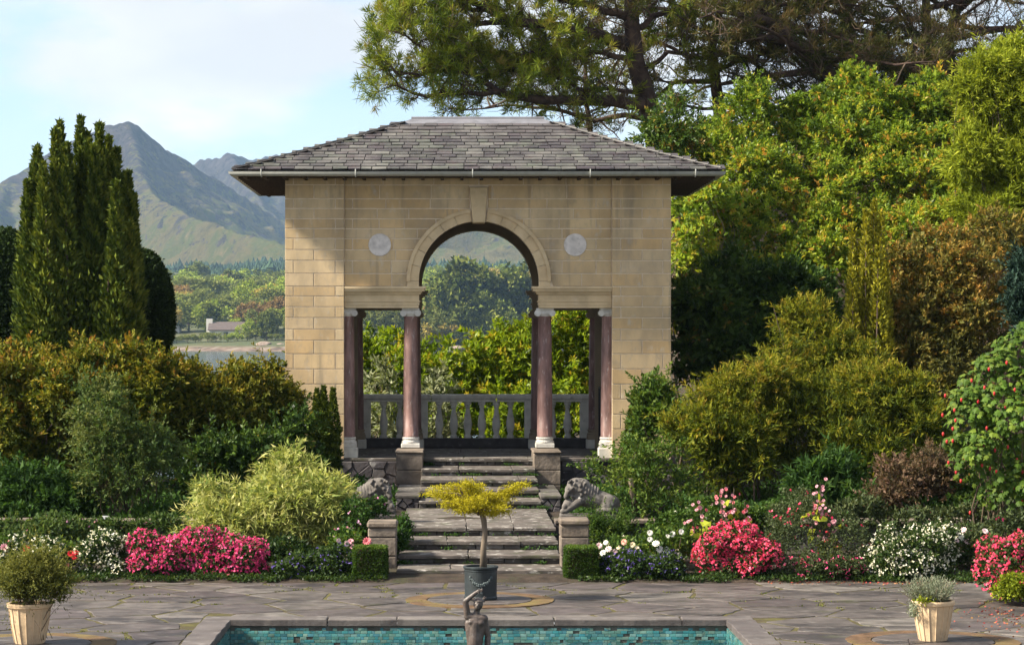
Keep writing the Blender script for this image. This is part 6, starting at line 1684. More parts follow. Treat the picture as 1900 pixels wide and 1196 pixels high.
# ------------------------------------------------------------------ flower beds
def mound(name, label, bl, nleaf, nflow, leafm, flowm, seed, L=0.05, Wd=0.035, fs=0.045, group=None, cat='flowers', per=3, tint0=0.4, low=0.2, fpart='blossom'):
    rng = np.random.default_rng(seed); bx = sum(b[0] for b in bl) / len(bl); bd = sum(b[4] for b in bl) / len(bl); x = wx(bx, bd)
    t = thing(name, (x, bd, 0.03), label, cat, group); B = with_lobes(px_blobs(bl), 9, rng, (0.22, 0.48), 0.82)
    C, N = blob_surface(B, nleaf, rng, 0.35, 0.2, 5, 0.25, 0.5, seed)
    P, A, ti = clump_leaves(C, N, 6, 0.06, rng, 0.7, 0.3, 0.9, 0.18, 0.12, tint0)
    P[:, 2] = np.maximum(P[:, 2], 0.04)
    k = len(P); put('foliage', leaf_mesh('foliage', P, A, L * (0.7 + 0.6 * rng.random(k)), Wd, ti, leafm, rng), t)
    C, N = blob_surface(B, nflow, rng, 0.12, 0.22, 5, 0.15, low, seed)
    ok = wave(C, seed + 3, 7) + 0.5 * wave(C, seed + 4, 16) > -0.5 - 0.5 * rng.random(len(C)); C, N = C[ok], N[ok]
    C = C + N * (0.02 + 0.05 * rng.random(len(C)) ** 3)[:, None]; C[:, 2] = np.maximum(C[:, 2], 0.05)
    ci = np.repeat(np.arange(len(C)), per); m = len(ci)
    # petals spread flat across the outward direction
    face = unit(N + np.array([-0.15, -0.5, 0.35]) + rng.normal(size=N.shape) * 0.35)
    r = rng.normal(size=(m, 3)); A = unit(r - (r * face[ci]).sum(1, keepdims=True) * face[ci]) + face[ci] * 0.3
    ti = 0.5 + 0.22 * rng.normal(size=len(C))[ci] + 0.1 * rng.normal(size=m)
    V = leaf_mesh(fpart, C[ci], A, fs * (0.6 + 0.6 * rng.random(m)), fs * 0.75, ti, flowm, rng, 0.1, 0.1, 0.6, 0.6)
    o = put(fpart, V, t); o['kind'] = 'stuff'
    return t
BL = leaf_mat('begonia_leaf', [(0.015, 0.035, 0.010), (0.04, 0.075, 0.018), (0.10, 0.14, 0.035)], 0.3, 0.35, 0.45)
BLD = leaf_mat('dark_bed_leaf', [(0.025, 0.04, 0.016), (0.065, 0.09, 0.035), (0.13, 0.145, 0.06)], 0.25, 0.45, 0.35)
mound('pink_begonias', 'wide mass of magenta begonias left of the steps', [(300, 1040, 58, 48, 34.5, 0.5), (370, 1036, 60, 48, 34.6, 0.55), (440, 1044, 55, 42, 34.5, 0.5), (375, 1010, 70, 24, 35.2, 0.4)], 1500, 2300, BL, LM['pink'], 401)
mound('white_begonias', 'mound of white begonias beside the left magenta begonias', [(195, 1040, 48, 46, 34.5, 0.45), (205, 1015, 40, 26, 35, 0.4)], 900, 620, BL, LM['white'], 402, fs=0.036)
mound('white_begonias', 'loose white begonias behind the left stone pot', [(40, 1030, 55, 28, 34.4, 0.45), (90, 1028, 40, 26, 34.4, 0.4)], 700, 260, BL, LM['white'], 403, fs=0.04)
mound('pink_begonias', 'round mound of coral pink begonias right of the dahlias', [(1345, 1028, 72, 52, 34.5, 0.5), (1390, 1040, 55, 38, 34.4, 0.45)], 1000, 1700, BL, LM['coral'], 404)
mound('white_begonias', 'broad mound of creamy white begonias behind the right stone pot', [(1650, 1025, 55, 46, 34.5, 0.5), (1725, 1022, 55, 50, 34.6, 0.5), (1690, 1050, 80, 30, 34.3, 0.4)], 1500, 1150, BL, LM['white'], 405, fs=0.034, tint0=0.5)
mound('pink_begonias', 'coral red begonias crowding the patio at the right edge', [(1850, 1050, 48, 48, 31.6, 0.45), (1900, 1040, 50, 52, 31.8, 0.5), (1890, 1080, 45, 28, 31.4, 0.4)], 1100, 1200, BL, LM['coral'], 406, tint0=0.55)
mound('fuchsia_bush', 'dark leaved bush dotted with small pink flowers between two begonia mounds', [(1490, 1000, 75, 65, 34.9, 0.5), (1560, 1010, 50, 60, 34.8, 0.45), (1520, 1050, 90, 34, 34.4, 0.4), (1480, 950, 50, 40, 35.5, 0.4)], 1700, 60, BLD, LM['coral'], 407, L=0.045, Wd=0.02)
mound('red_begonias', 'low dark red begonias along the paving below the fuchsia bush', [(1530, 1062, 60, 20, 34.1, 0.2), (1575, 1060, 30, 18, 34.1, 0.2)], 300, 130, BLD, LM['pink'], 408, fs=0.03)
mound('violet_bedding', 'low violet bedding flowers right of the right box cube', [(1160, 1052, 50, 26, 34.3, 0.35), (1225, 1055, 50, 26, 34.3, 0.35)], 800, 300, BL, LM['blue'], 409, fs=0.03)
mound('violet_bedding', 'low violet bedding flowers left of the left box cube', [(555, 1058, 40, 24, 34.3, 0.35), (615, 1050, 42, 32, 34.4, 0.35)], 800, 200, BL, LM['blue'], 410, fs=0.03)
mound('mauve_bush', 'leafy bush with a few mauve flowers beside the left stair pillar', [(665, 985, 30, 55, 36.2, 0.35), (640, 1010, 30, 30, 35.6, 0.3), (690, 948, 36, 22, 37.2, 0.3)], 700, 22, LM['fern'], LM['mauve'], 411, fs=0.05)
mound('green_edging', 'low green leafy edging plants behind the left white begonias', [(110, 985, 60, 22, 36.4, 0.4), (60, 995, 50, 22, 36.2, 0.4)], 500, 14, LM['wisp'], LM['mauve'], 412, fs=0.03, L=0.07)
mound('bed_filler', 'dark leafy plants in the bed behind the dahlias', [(1140, 1020, 40, 22, 35.2, 0.4), (1220, 1010, 60, 34, 35.6, 0.4), (1290, 985, 45, 45, 36.4, 0.4)], 800, 20, LM['fresh'], LM['white'], 413, fs=0.035, L=0.06, tint0=0.35)
mound('bed_filler', 'shaded dark leaves under the arching variegated shrub', [(430, 1050, 90, 34, 35.8, 0.4), (540, 1040, 90, 34, 35.8, 0.4)], 700, 4, BL, LM['white'], 414, L=0.06, tint0=0.25)
mound('bed_filler', 'dark leaves between the creamy begonias and the right edge', [(1800, 1030, 40, 50, 35, 0.4), (1860, 1000, 60, 45, 35.6, 0.4)], 800, 20, BLD, LM['pink'], 415, L=0.06, tint0=0.4)
mound('step_weeds', 'green weeds creeping over the left side of the lower steps', [(748, 985, 14, 26, 36.2, 0.16), (742, 1010, 12, 22, 35.6, 0.14)], 170, 2, LM['fern'], LM['white'], 416, L=0.06, cat='plant')
mound('edging_greens', 'bright yellow green foliage below the coral begonias at the right edge', [(1880, 1092, 34, 22, 31.0, 0.3)], 320, 6, LM['lime'], LM['coral'], 417, L=0.05)

mound('bed_filler', 'leafy green bedding in front of the left low wall, above the white begonias', [(180, 985, 60, 24, 37.2, 0.3), (290, 985, 60, 24, 37.2, 0.3), (20, 985, 40, 24, 37.2, 0.3)], 800, 6, LM['wisp'], LM['mauve'], 421, L=0.07, tint0=0.35)
mound('bed_filler', 'leafy green bedding in front of the right low wall, behind the coral mound', [(1330, 965, 60, 34, 37.0, 0.3), (1430, 965, 60, 30, 37.0, 0.3), (1250, 975, 40, 30, 37.0, 0.3)], 900, 16, LM['fresh'], LM['mauve'], 422, L=0.07, tint0=0.35)
mound('bed_filler', 'dark green bedding in front of the right low wall, behind the creamy begonias', [(1600, 965, 60, 34, 37.0, 0.3), (1700, 970, 70, 28, 37.0, 0.3), (1800, 970, 60, 32, 37.0, 0.3), (1880, 965, 40, 36, 37.0, 0.3)], 1100, 10, BLD, LM['pink'], 423, L=0.07, tint0=0.45)
# dahlias: each bloom a part
def bloom_mesh(mat):
    vs, fs = [], []
    for ring, (n, tilt, l) in enumerate(((11, 0.15, 1.0), (10, 0.55, 0.85), (8, 1.0, 0.65), (5, 1.35, 0.4))):
        for i in range(n):
            a = 2 * math.pi * (i + 0.5 * ring) / n; ca, sa = math.cos(a), math.sin(a); b = len(vs)
            def q(r, w): 
                x, z = r * math.cos(tilt), r * math.sin(tilt) * 0.8
                return (ca * x - sa * w, sa * x + ca * w, z)
            vs += [q(0.05, 0), q(l * 0.6, l * 0.26), q(l, 0), q(l * 0.6, -l * 0.26)]; fs.append((b, b + 1, b + 2, b + 3))
    return mesh_from('bloom', vs, fs, mat)
def flat_mat(name, cols):
    m = surf(name, cols, nscale=20, lo=0.85, hi=1.1, rough=0.6, bump=0); return m
BM = {'white': bloom_mesh(flat_mat('bloom_white', [(0.75, 0.74, 0.7), (0.78, 0.76, 0.66)])), 'cream': bloom_mesh(flat_mat('bloom_cream', [(0.78, 0.66, 0.42), (0.8, 0.7, 0.52)])), 'peach': bloom_mesh(flat_mat('bloom_peach', [(0.72, 0.36, 0.24), (0.75, 0.42, 0.34)])),
      'pink': bloom_mesh(flat_mat('bloom_pink', [(0.75, 0.36, 0.4), (0.78, 0.45, 0.5)])), 'rose': bloom_mesh(flat_mat('bloom_rose', [(0.75, 0.16, 0.2), (0.78, 0.25, 0.27)])), 'red': bloom_mesh(flat_mat('bloom_red', [(0.55, 0.02, 0.03)])), 'palepink': bloom_mesh(flat_mat('bloom_palepink', [(0.76, 0.55, 0.54), (0.78, 0.62, 0.62)]))}
def dahlias(name, label, blooms, bl, D, seed, leaf=None, nleaf=160):
    rng = np.random.default_rng(seed); bx = sum(b[0] for b in blooms) / len(blooms); x = wx(bx, D)
    t = thing(name, (x, D, 0.05), label, 'flowers'); st = MB()
    C, N = blob_surface(px_blobs(bl), nleaf, rng, 0.5, 0.25, 5, 0.3, 0.4, seed)
    P, A, ti = clump_leaves(C, N, 7, 0.08, rng); put('foliage', leaf_mesh('foliage', P, A, 0.07, 0.04, ti, leaf or LM['fresh'], rng), t)
    for px, py, rp, c in blooms:
        d = D - 0.25 + rng.uniform(-0.1, 0.1); p = W(px, py, d); r = rp * d / F_PX
        o = bpy.data.objects.new('bloom', BM[c]); link(o, t); o.location = p; o.scale = (r, r, r)
        o.rotation_euler = Vector((rng.normal() * 0.35, -1, 0.5 + rng.normal() * 0.3)).to_track_quat('Z', 'Y').to_euler()
        st.tube([(p.x + rng.normal() * 0.06, p.y + 0.15, 0.06), (p.x, p.y + 0.06, p.z - 0.1), (p.x, p.y + 0.01, p.z)], 0.005, 4)
    st.build('stalks', M['twig_brown'], t)
    return t
dahlias('dahlia_clump', 'cream, white and peach dahlias beside the right box cube', [(1112, 1012, 7, 'palepink'), (1124, 1006, 5.5, 'white'), (1119, 1025, 7, 'white'), (1129, 1018, 7, 'palepink'), (1141, 1023, 6, 'palepink'), (1148, 1015, 5.5, 'cream'), (1160, 1024, 8.5, 'cream'), (1158, 1005, 6.5, 'peach'), (1173, 1026, 6, 'palepink'), (1174, 1010, 6, 'cream'), (1182, 1016, 5, 'cream'), (1136, 1030, 5, 'white')], [(1145, 1035, 45, 22, 34.8, 0.25)], 34.8, 501)
dahlias('dahlia_clump', 'white dahlias left of the coral begonia mound', [(1217, 1008, 8, 'white'), (1224, 1018, 7.5, 'white'), (1238, 1019, 7, 'white'), (1248, 990, 6, 'white'), (1264, 986, 6, 'white'), (1206, 988, 6.5, 'white'), (1206, 1000, 6, 'white'), (1256, 1022, 5, 'cream'), (1265, 1036, 5.5, 'cream'), (1260, 1028, 5, 'white'), (1239, 994, 5, 'white')], [(1235, 1020, 40, 35, 34.9, 0.3)], 34.9, 502)
dahlias('pink_dahlias', 'pink dahlias above the left box cube', [(681, 1004, 9, 'rose'), (651, 1004, 6.5, 'pink'), (654, 1014, 6, 'pink'), (643, 1008, 6.5, 'palepink'), (628, 1002, 5, 'palepink'), (627, 1024, 5, 'palepink'), (652, 1025, 5, 'palepink'), (643, 1033, 4.5, 'pink')], [(645, 1025, 35, 28, 35.0, 0.25)], 35.0, 503)
dahlias('red_dahlias', 'bright red dahlias between the white begonias at the left', [(49, 1017, 8, 'red'), (132, 1027, 8, 'red'), (142, 1026, 7, 'red'), (138, 1034, 6, 'red'), (125, 1048, 4.5, 'rose')], [(100, 1035, 55, 28, 34.6, 0.3)], 34.4, 504)
dahlias('pink_phlox', 'pale pink flower heads at the far left edge of the bed', [(8, 1015, 9, 'pink'), (16, 1008, 7, 'rose'), (3, 1024, 8, 'palepink'), (12, 1026, 7, 'palepink'), (20, 1012, 5, 'white')], [(8, 1030, 22, 24, 34.5, 0.25)], 34.4, 505)
dahlias('pale_phlox', 'pale pink phlox heads right of the creamy begonias', [(1776, 987, 8, 'palepink'), (1788, 983, 7, 'palepink'), (1797, 992, 9, 'palepink'), (1784, 997, 7, 'white'), (1795, 1003, 8, 'palepink'), (1828, 985, 7, 'palepink'), (1822, 1010, 8, 'pink'), (1775, 1002, 6, 'palepink')], [(1800, 1020, 40, 30, 35, 0.3)], 35, 506, LM['fern'])
# tall balsam with mauve pink flowers and yellow green leaves
def balsam(label, stalks, D, seed):
    rng = np.random.default_rng(seed); x = wx(stalks[0][0], D); t = thing('balsam', (x, D, 0.05), label, 'flowers'); st = MB(); P, T, LP = [], [], []
    for px, py, n in stalks:
        top = W(px, py, D); base_ = Vector((top.x + rng.normal() * 0.05, D + 0.1, 0.1)); st.tube([base_, base_.lerp(top, 0.5) + Vector((rng.normal() * 0.03, 0, 0)), top], [0.012, 0.009, 0.005], 5)
        for k in range(n):
            f = rng.random() ** 1.5; p = top.lerp(base_, f * 0.35) + Vector(rng.normal(size=3) * 0.05); P.append(p)
        for k in range(5): LP.append(base_.lerp(top, 0.35 + 0.5 * rng.random()) + Vector(rng.normal(size=3) * 0.05))
    st.build('stalks', M['twig_brown'], t)
    for p in P:
        o = bpy.data.objects.new('bloom', BM['pink' if rng.random() < 0.7 else 'rose']); link(o, t); o.location = p; r = 0.022 + 0.014 * rng.random(); o.scale = (r, r, r * 1.3)
        o.rotation_euler = Vector((rng.normal() * 0.5, -1, 0.3 + rng.normal() * 0.4)).to_track_quat('Z', 'Y').to_euler()
    C = np.array([p[:] for p in LP]); A = rng.normal(size=(len(C), 3)) + np.array([0, -0.5, -0.2])
    put('foliage', leaf_mesh('foliage', C, A, 0.17, 0.1, 0.75 + 0.2 * rng.random(len(C)), LM['lime'], rng, 0.15, 0.2), t)
balsam('tall pink balsam behind the coral begonia mound', [(1300, 935, 10), (1335, 910, 14), (1362, 905, 12), (1382, 930, 10), (1345, 950, 10), (1285, 960, 8)], 35.6, 601)
balsam('tall pink balsam with broad yellow green leaves above the fuchsia bush', [(1508, 935, 8), (1522, 895, 12), (1528, 930, 10), (1545, 965, 8), (1532, 985, 9), (1553, 1008, 8)], 34.6, 602)

# box cubes
for px, lab in ((687, 'left'), (1078, 'right')):
    rng = np.random.default_rng(700 + px); c = wx(px, 34.2); hw = 0.225; hz = 0.47; t = thing('box_cube', (c, 34.2, 0), 'small clipped box cube at the %s foot of the steps' % lab, 'hedge')
    n = 9000; f = rng.integers(0, 5, n); u, v = rng.uniform(-1, 1, n), rng.uniform(-1, 1, n); P = np.zeros((n, 3)); N = np.zeros((n, 3)); one = np.ones(n)
    for k, (ax, s) in enumerate(((0, -1), (0, 1), (1, -1), (1, 1), (2, 1))):
        m_ = f == k; o1, o2 = [q for q in range(3) if q != ax]; P[m_, ax] = s; P[m_, o1] = u[m_]; P[m_, o2] = v[m_]; N[m_, ax] = s
    P = P * (1 + 0.07 * wave(P, px, 4) + 0.03 * wave(P, px + 1, 11))[:, None] * (1 - 0.12 * rng.random(n) ** 2)[:, None]
    rr2 = np.max(np.abs(P), axis=1) / np.maximum(1e-6, np.linalg.norm(P, axis=1)); P *= (1 - 0.10 * np.clip(0.75 - rr2, 0, 1) / 0.2)[:, None]
    P = P * np.array([hw, 0.23, hz / 2]) + np.array([c, 34.2, hz / 2])
    A = N * 0.8 + rng.normal(size=(n, 3)) * 0.6 + np.array([0, 0, 0.35])
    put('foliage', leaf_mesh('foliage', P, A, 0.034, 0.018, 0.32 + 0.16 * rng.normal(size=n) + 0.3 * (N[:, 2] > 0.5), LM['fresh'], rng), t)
    st = MB()
    for k in range(8): st.tube([(c + rng.normal() * 0.03, 34.2 + rng.normal() * 0.03, -0.02), (c + rng.normal() * 0.12, 34.2 + rng.normal() * 0.12, 0.36)], [0.012, 0.005], 5)
    st.box(c - hw * 0.8, c + hw * 0.8, 34.2 - 0.18, 34.2 + 0.18, 0.03, hz * 0.9)
    st.build('stems', M['bark'], t)

# ------------------------------------------------------------------ pots
def fluted_pot(px, py_b, D, lab, rt=0.235, rb_=0.155, h=0.46):
    x = wx(px, D); t = thing('stone_pot', (x, D, 0.018), lab, 'pot')
    prof = [(rb_ * 0.98, 0.018), (rb_, 0.03), (rb_ * 1.12, 0.12), (rb_ * 1.27, 0.24), (rt * 0.93, h - 0.08), (rt * 0.96, h - 0.045)]
    MB().lathe(prof, 16, x, D, flute=0.0).build('body', M['stone_pot'], t, origin=(x, D, 0))
    ri = MB()
    for k in range(16):        # narrow ribs between the panels
        a = 2 * math.pi * k / 16; ri.tube([(x + r * 1.0 * math.cos(a), D + r * 1.0 * math.sin(a), z) for r, z in prof[1:]], 0.008, 5)
    ri.build('rib', M['stone_pot'], t, origin=(x, D, 0))
    MB().lathe([(rt * 0.95, h - 0.05), (rt * 1.02, h - 0.04), (rt * 1.04, h - 0.012), (rt * 1.02, h + 0.004), (rt * 0.9, h + 0.004), (rt * 0.88, h - 0.06)], 40, x, D, caps=False).build('rim', M['stone_pot'], t, smooth=False, origin=(x, D, 0))
    MB().lathe([(rt * 0.89, h - 0.07), (rt * 0.89, h - 0.035)], 24, x, D).build('soil', M['soil'], t)
    return x
x = fluted_pot(1731, 1188, 27.25, 'pale fluted stone pot with lavender on the right of the patio')
rng = np.random.default_rng(801); t = thing('lavender', (x, 27.25, 0.42), 'grey green lavender growing in the right stone pot', 'plant')
n = 520; a = rng.uniform(0, 6.28, n); r = 0.15 * np.sqrt(rng.random(n)); Pb = np.stack([x - 0.03 + r * np.cos(a), 27.25 + r * np.sin(a), np.full(n, 0.42)], 1)
d = unit(np.stack([np.cos(a) * r * 4.2, np.sin(a) * r * 4.2, np.full(n, 1.0)], 1) + rng.normal(size=(n, 3)) * 0.18); ln = rng.uniform(0.12, 0.33, n)
k = 13; f = np.tile(np.linspace(0.25, 1, k), n); idx = np.repeat(np.arange(n), k); P = Pb[idx] + d[idx] * (ln[idx] * f)[:, None]; A = d[idx] * 0.9 + rng.normal(size=(n * k, 3)) * 0.55
put('foliage', leaf_mesh('foliage', P, A, 0.034, 0.0075, 0.5 + 0.2 * rng.normal(size=n)[idx] + 0.1 * rng.normal(size=n * k), LM['grey'], rng), t)
st = MB()
for i in range(0, n, 5): st.tube([Pb[i], Pb[i] + d[i] * ln[i]], 0.003, 4, cap=False)
st.build('stems', M['twig_pale'], t)
n = 260; P = np.stack([x - 0.2 - 0.07 * rng.random(n), 27.15 + 0.1 * rng.normal(size=n), 0.30 + 0.16 * rng.random(n)], 1)
put('trailing_sprays', leaf_mesh('trailing_sprays', P, rng.normal(size=(n, 3)) + np.array([-0.5, -0.3, -0.5]), 0.04, 0.012, 0.5 + 0.2 * rng.normal(size=n), LM['grey'], rng), t)
n = 60; P = np.stack([x - 0.1 + 0.05 * rng.normal(size=n), 27.08 + 0.03 * rng.normal(size=n), 0.46 + 0.025 * rng.normal(size=n)], 1)
put('low_leaves', leaf_mesh('low_leaves', P, rng.normal(size=(n, 3)) + np.array([0, -0.6, 0.4]), 0.05, 0.04, 0.7 + 0.1 * rng.normal(size=n), LM['lime'], rng), t)
x = fluted_pot(55, 1196, 27.0, 'pale fluted stone pot with a bushy plant on the left of the patio', 0.245, 0.165, 0.46)
S('pot_bush', 'bushy fine leaved olive green plant in the left stone pot', [(62, 1082, 58, 44, 27.0, 0.30), (30, 1090, 35, 34, 26.95, 0.22), (100, 1092, 26, 32, 26.95, 0.2)], 1500, 9, 0.04, 0.010, LM['potolive'], rad=0.05, seed=802, nstem=60, r0=0.005, shell=0.6, up=0.7, lump=0.2, cat='plant', tint0=0.5, lobes=5, spray=0.2, spray_len=0.07, spread=0.06, stem_mat=M['twig_brown'], topt=0.1)
bpy.data.objects['pot_bush'].location.z = 0.42
for ch in bpy.data.objects['pot_bush'].children:
    ch.matrix_parent_inverse = Matrix.Translation(-Vector(bpy.data.objects['pot_bush'].location))

# lead planter with a golden dwarf larch
D = 31.55; x = wx(892, D)
t = thing('lead_planter', (x, D, 0.018), 'dark round lead planter with a swag in the middle of the patio', 'planter')
MB().lathe([(0.205, 0.018), (0.215, 0.03), (0.215, 0.05), (0.208, 0.06), (0.212, 0.38), (0.218, 0.39), (0.218, 0.405), (0.212, 0.41), (0.212, 0.42)], 40, x, D).build('body', M['lead_pot'], t, smooth=False, origin=(x, D, 0))
MB().lathe([(0.212, 0.415), (0.228, 0.42), (0.231, 0.44), (0.222, 0.448), (0.198, 0.446), (0.196, 0.40)], 40, x, D, caps=False).build('rim', M['lead_pot'], t, origin=(x, D, 0))
sw = MB()
for s in range(-6, 7):
    f = s / 6; a = math.radians(-90 + f * 38); z = 0.30 - 0.085 * (1 - f * f)
    for q in range(3): sw.ball((x + 0.213 * math.cos(a) + rnd.uniform(-.006, .006), D + 0.213 * math.sin(a), z + rnd.uniform(-.016, .016)), 0.013 + rnd.uniform(0, 0.007), 7, 5)
for q in range(9): sw.ball((x + rnd.uniform(-.02, .02), D - 0.212, 0.2 - 0.012 * q + rnd.uniform(-.005, .005)), 0.013, 7, 5)
for s in (-1, 1):
    a = math.radians(-90 + s * 40); sw.ball((x + 0.213 * math.cos(a), D + 0.213 * math.sin(a), 0.31), (0.02, 0.02, 0.026), 8, 6)
sw.build('swag', M['lead_relief'], t, smooth=True, origin=(x, D, 0))
MB().lathe([(0.2, 0.36), (0.2, 0.415)], 24, x, D).build('soil', M['moss_joint'], t)
t = thing('golden_larch', (x, D, 0.41), 'golden dwarf conifer with a flat crown growing in the lead planter', 'tree')
rng = np.random.default_rng(811)
def dl(px, py, dd=0.0): p = W(px, py, D + dd); return p
MB().tube([dl(897, 1055), dl(897, 1020), dl(900, 990), dl(898, 965), dl(893, 950)], [0.05, 0.04, 0.036, 0.038, 0.03], 9).build('trunk', M['bark_grey'], t, smooth=True)
ends = [(795, 916, 0.05), (808, 906, 0.1), (822, 932, -0.2), (852, 948, -0.2), (872, 905, 0.0), (880, 925, -0.3), (935, 940, -0.2), (800, 912, -0.1), (815, 922, 0.2), (838, 900, 0.1), (862, 895, -0.05), (885, 902, 0.2), (908, 918, -0.15), (925, 935, 0.1), (945, 925, 0.0), (965, 905, 0.05), (972, 898, 0.05), (850, 930, -0.25), (830, 940, 0.0), (890, 935, -0.3), (915, 952, -0.15), (940, 948, 0.15), (870, 915, 0.3), (955, 912, 0.05), (905, 930, 0.3), (868, 940, -0.3), (845, 912, 0.2)]
br = MB(); P, A = [], []
for px, py, dd in ends:
    e = dl(px, py, dd); s = dl(893 + rng.normal() * 2, 952 + rng.normal() * 2); m_ = s.lerp(e, 0.45); m_.z = s.z + (e.z - s.z) * 0.9 + 0.015 * rng.normal()
    br.tube([s, m_, e], [0.016, 0.01, 0.004], 5)
    for q in range(300):
        f = 0.3 + 0.72 * rng.random() ** 0.7; c = (s * (1 - f) ** 2 + m_ * (2 * f * (1 - f)) + e * f * f)
        P.append(np.array(c) + rng.normal(size=3) * np.array([0.05, 0.05, 0.022])); A.append(np.array((e - s).normalized()) * 0.6 + rng.normal(size=3) * 0.6 + np.array([0, 0, 0.15]))
br.build('branches', M['bark_grey'], t, smooth=True)
P = np.array(P); A = np.array(A); P = np.concatenate([P, P + rng.normal(size=P.shape) * 0.012]); A = np.concatenate([A, A + rng.normal(size=A.shape) * 0.5])
put('foliage', leaf_mesh('foliage', P, A, 0.035 * (0.7 + 0.6 * rng.random(len(P))), 0.009, 0.5 + 0.2 * rng.normal(size=len(P)), LM['larch'], rng), t)

# ------------------------------------------------------------------ statue in the pool
D = 25.0
def st_(px, py, dy=0.0): p = W(px, py, D); return Vector((p.x, D + dy, p.z))
statue = thing('bronze_statue', tuple(st_(884, 1280)), 'weathered bronze nude figure with arm raised over its head in the pool', 'statue')
b = MB()
b.ball(st_(887.5, 1119.5, -0.01), (0.05, 0.058, 0.064), 14, 10)
b.ball(st_(886, 1124.5, -0.03), (0.034, 0.04, 0.035), 12, 8)
b.ball(st_(885.5, 1121.5, -0.068), (0.008, 0.014, 0.012), 8, 6)               # nose
b.capsule(st_(882, 1125.5, -0.06), st_(889, 1125.5, -0.06), 0.006, 0.006, 8)   # mouth
for s in (-1, 1): b.ball(st_(885.5 + s * 3.6, 1118.5, -0.058), 0.009, 8, 6)     # brows
b.capsule(st_(886, 1129, 0), st_(883, 1141, 0.005), 0.030, 0.036)
b.capsule(st_(869, 1143, 0), st_(898, 1147, 0), 0.042, 0.045)
b.ball(st_(882, 1157, -0.005), (0.098, 0.062, 0.088), 14, 10); b.ball(st_(875, 1153, -0.045), (0.042, 0.022, 0.03)); b.ball(st_(891, 1154.5, -0.045), (0.042, 0.022, 0.03))
b.capsule(st_(882, 1156, 0), st_(880, 1198, 0), 0.072, 0.07, 14); b.capsule(st_(870, 1156, 0), st_(876, 1200, 0), 0.045, 0.05, 12); b.capsule(st_(893, 1158, 0), st_(886, 1200, 0), 0.045, 0.05, 12); b.ball(st_(881, 1203, 0), (0.085, 0.065, 0.06), 14, 10)
b.capsule(st_(867.5, 1143, 0), st_(863.5, 1114, -0.03), 0.038, 0.031); b.capsule(st_(863.5, 1114, -0.03), st_(882, 1098.5, -0.05), 0.030, 0.022)
b.capsule(st_(882, 1098.5, -0.05), st_(888, 1094, -0.055), 0.018, 0.017)
for k, (ex, ey) in enumerate(((895.5, 1089.5), (896, 1092), (895.5, 1094.3), (893.5, 1096.5))): b.capsule(st_(888.5, 1093.5 + k * 1.1, -0.055), st_(ex, ey, -0.065), 0.0075, 0.006, 7)
b.capsule(st_(886, 1095.5, -0.06), st_(888.5, 1099.5, -0.075), 0.007, 0.006, 7)
b.capsule(st_(899.5, 1149, 0), st_(906.5, 1180, 0.01), 0.034, 0.027); b.capsule(st_(906.5, 1180, 0.01), st_(906, 1208, -0.03), 0.026, 0.019); b.ball(st_(906, 1214, -0.035), (0.02, 0.018, 0.028))
for k in range(4): b.capsule(st_(903.5 + 1.7 * k, 1217, -0.04), st_(903.5 + 1.6 * k, 1223.5 - abs(k - 1.5), -0.05), 0.0075, 0.006, 7)
b.capsule(st_(903, 1211, -0.05), st_(900.5, 1217, -0.062), 0.007, 0.006, 7)
b.capsule(st_(873, 1207, 0), st_(872, 1246, -0.015), 0.052, 0.036); b.capsule(st_(872, 1246, -0.015), st_(873, 1278, 0.02), 0.036, 0.022); b.capsule(st_(873, 1280, 0.01), st_(871, 1284, -0.09), 0.022, 0.016)
b.capsule(st_(889, 1207, 0), st_(894, 1245, -0.05), 0.052, 0.036); b.capsule(st_(894, 1245, -0.05), st_(893, 1278, 0.03), 0.036, 0.022); b.capsule(st_(893, 1280, 0.02), st_(896, 1284, -0.07), 0.022, 0.016)
body = remeshed(b.build('body', M['bronze'], statue, smooth=True, origin=st_(884, 1280)), 0.0075, 3)
cp = MB(); cp.ball(st_(888, 1113.5, 0.0), (0.052, 0.06, 0.03), 14, 8); cp.lathe([(0.062, 0), (0.068, 0.004), (0.06, 0.009)], 20)
for i in range(len(cp.v) - 60, len(cp.v)): v = cp.v[i]; q = st_(888, 1114.5, 0.0); cp.v[i] = (v[0] + q.x, v[1] + q.y, v[2] + q.z)
for s in (-1, 1): cp.capsule(st_(888 + s * 8, 1113, 0.01), st_(888 + s * 14, 1107.5, 0.03), 0.012, 0.005, 7); cp.capsule(st_(888 + s * 8, 1112, 0.01), st_(888 + s * 11, 1106, 0.04), 0.010, 0.004, 7)
cp.build('winged_hat', M['bronze'], statue, smooth=True, origin=st_(888, 1113))
cl = MB(); vs, fs = [], []
for i in range(8):
    f = i / 7
    for j in range(6):
        g = j / 5; p = st_(899 + 3 * f + g * (7 + 3 * f), 1160 + 95 * f, 0.05 + 0.02 * math.sin(g * 9 + f * 3)); vs.append(p)
for i in range(7):
    for j in range(5): fs.append((i * 6 + j, i * 6 + j + 1, (i + 1) * 6 + j + 1, (i + 1) * 6 + j))
o = cl.add(vs, fs).build('cloak', M['bronze'], statue, smooth=True, origin=st_(900, 1160)); sm = o.modifiers.new('thick', 'SOLIDIFY'); sm.thickness = 0.012
MB().lathe([(0.30, -1.0), (0.28, -0.5), (0.2, -0.36), (0.17, -0.26), (0.16, st_(884, 1285).z - 0.005), (0.15, st_(884, 1284).z)], 24, st_(884, 0).x, D).build('rock_base', M['lion_stone'], statue, smooth=False)

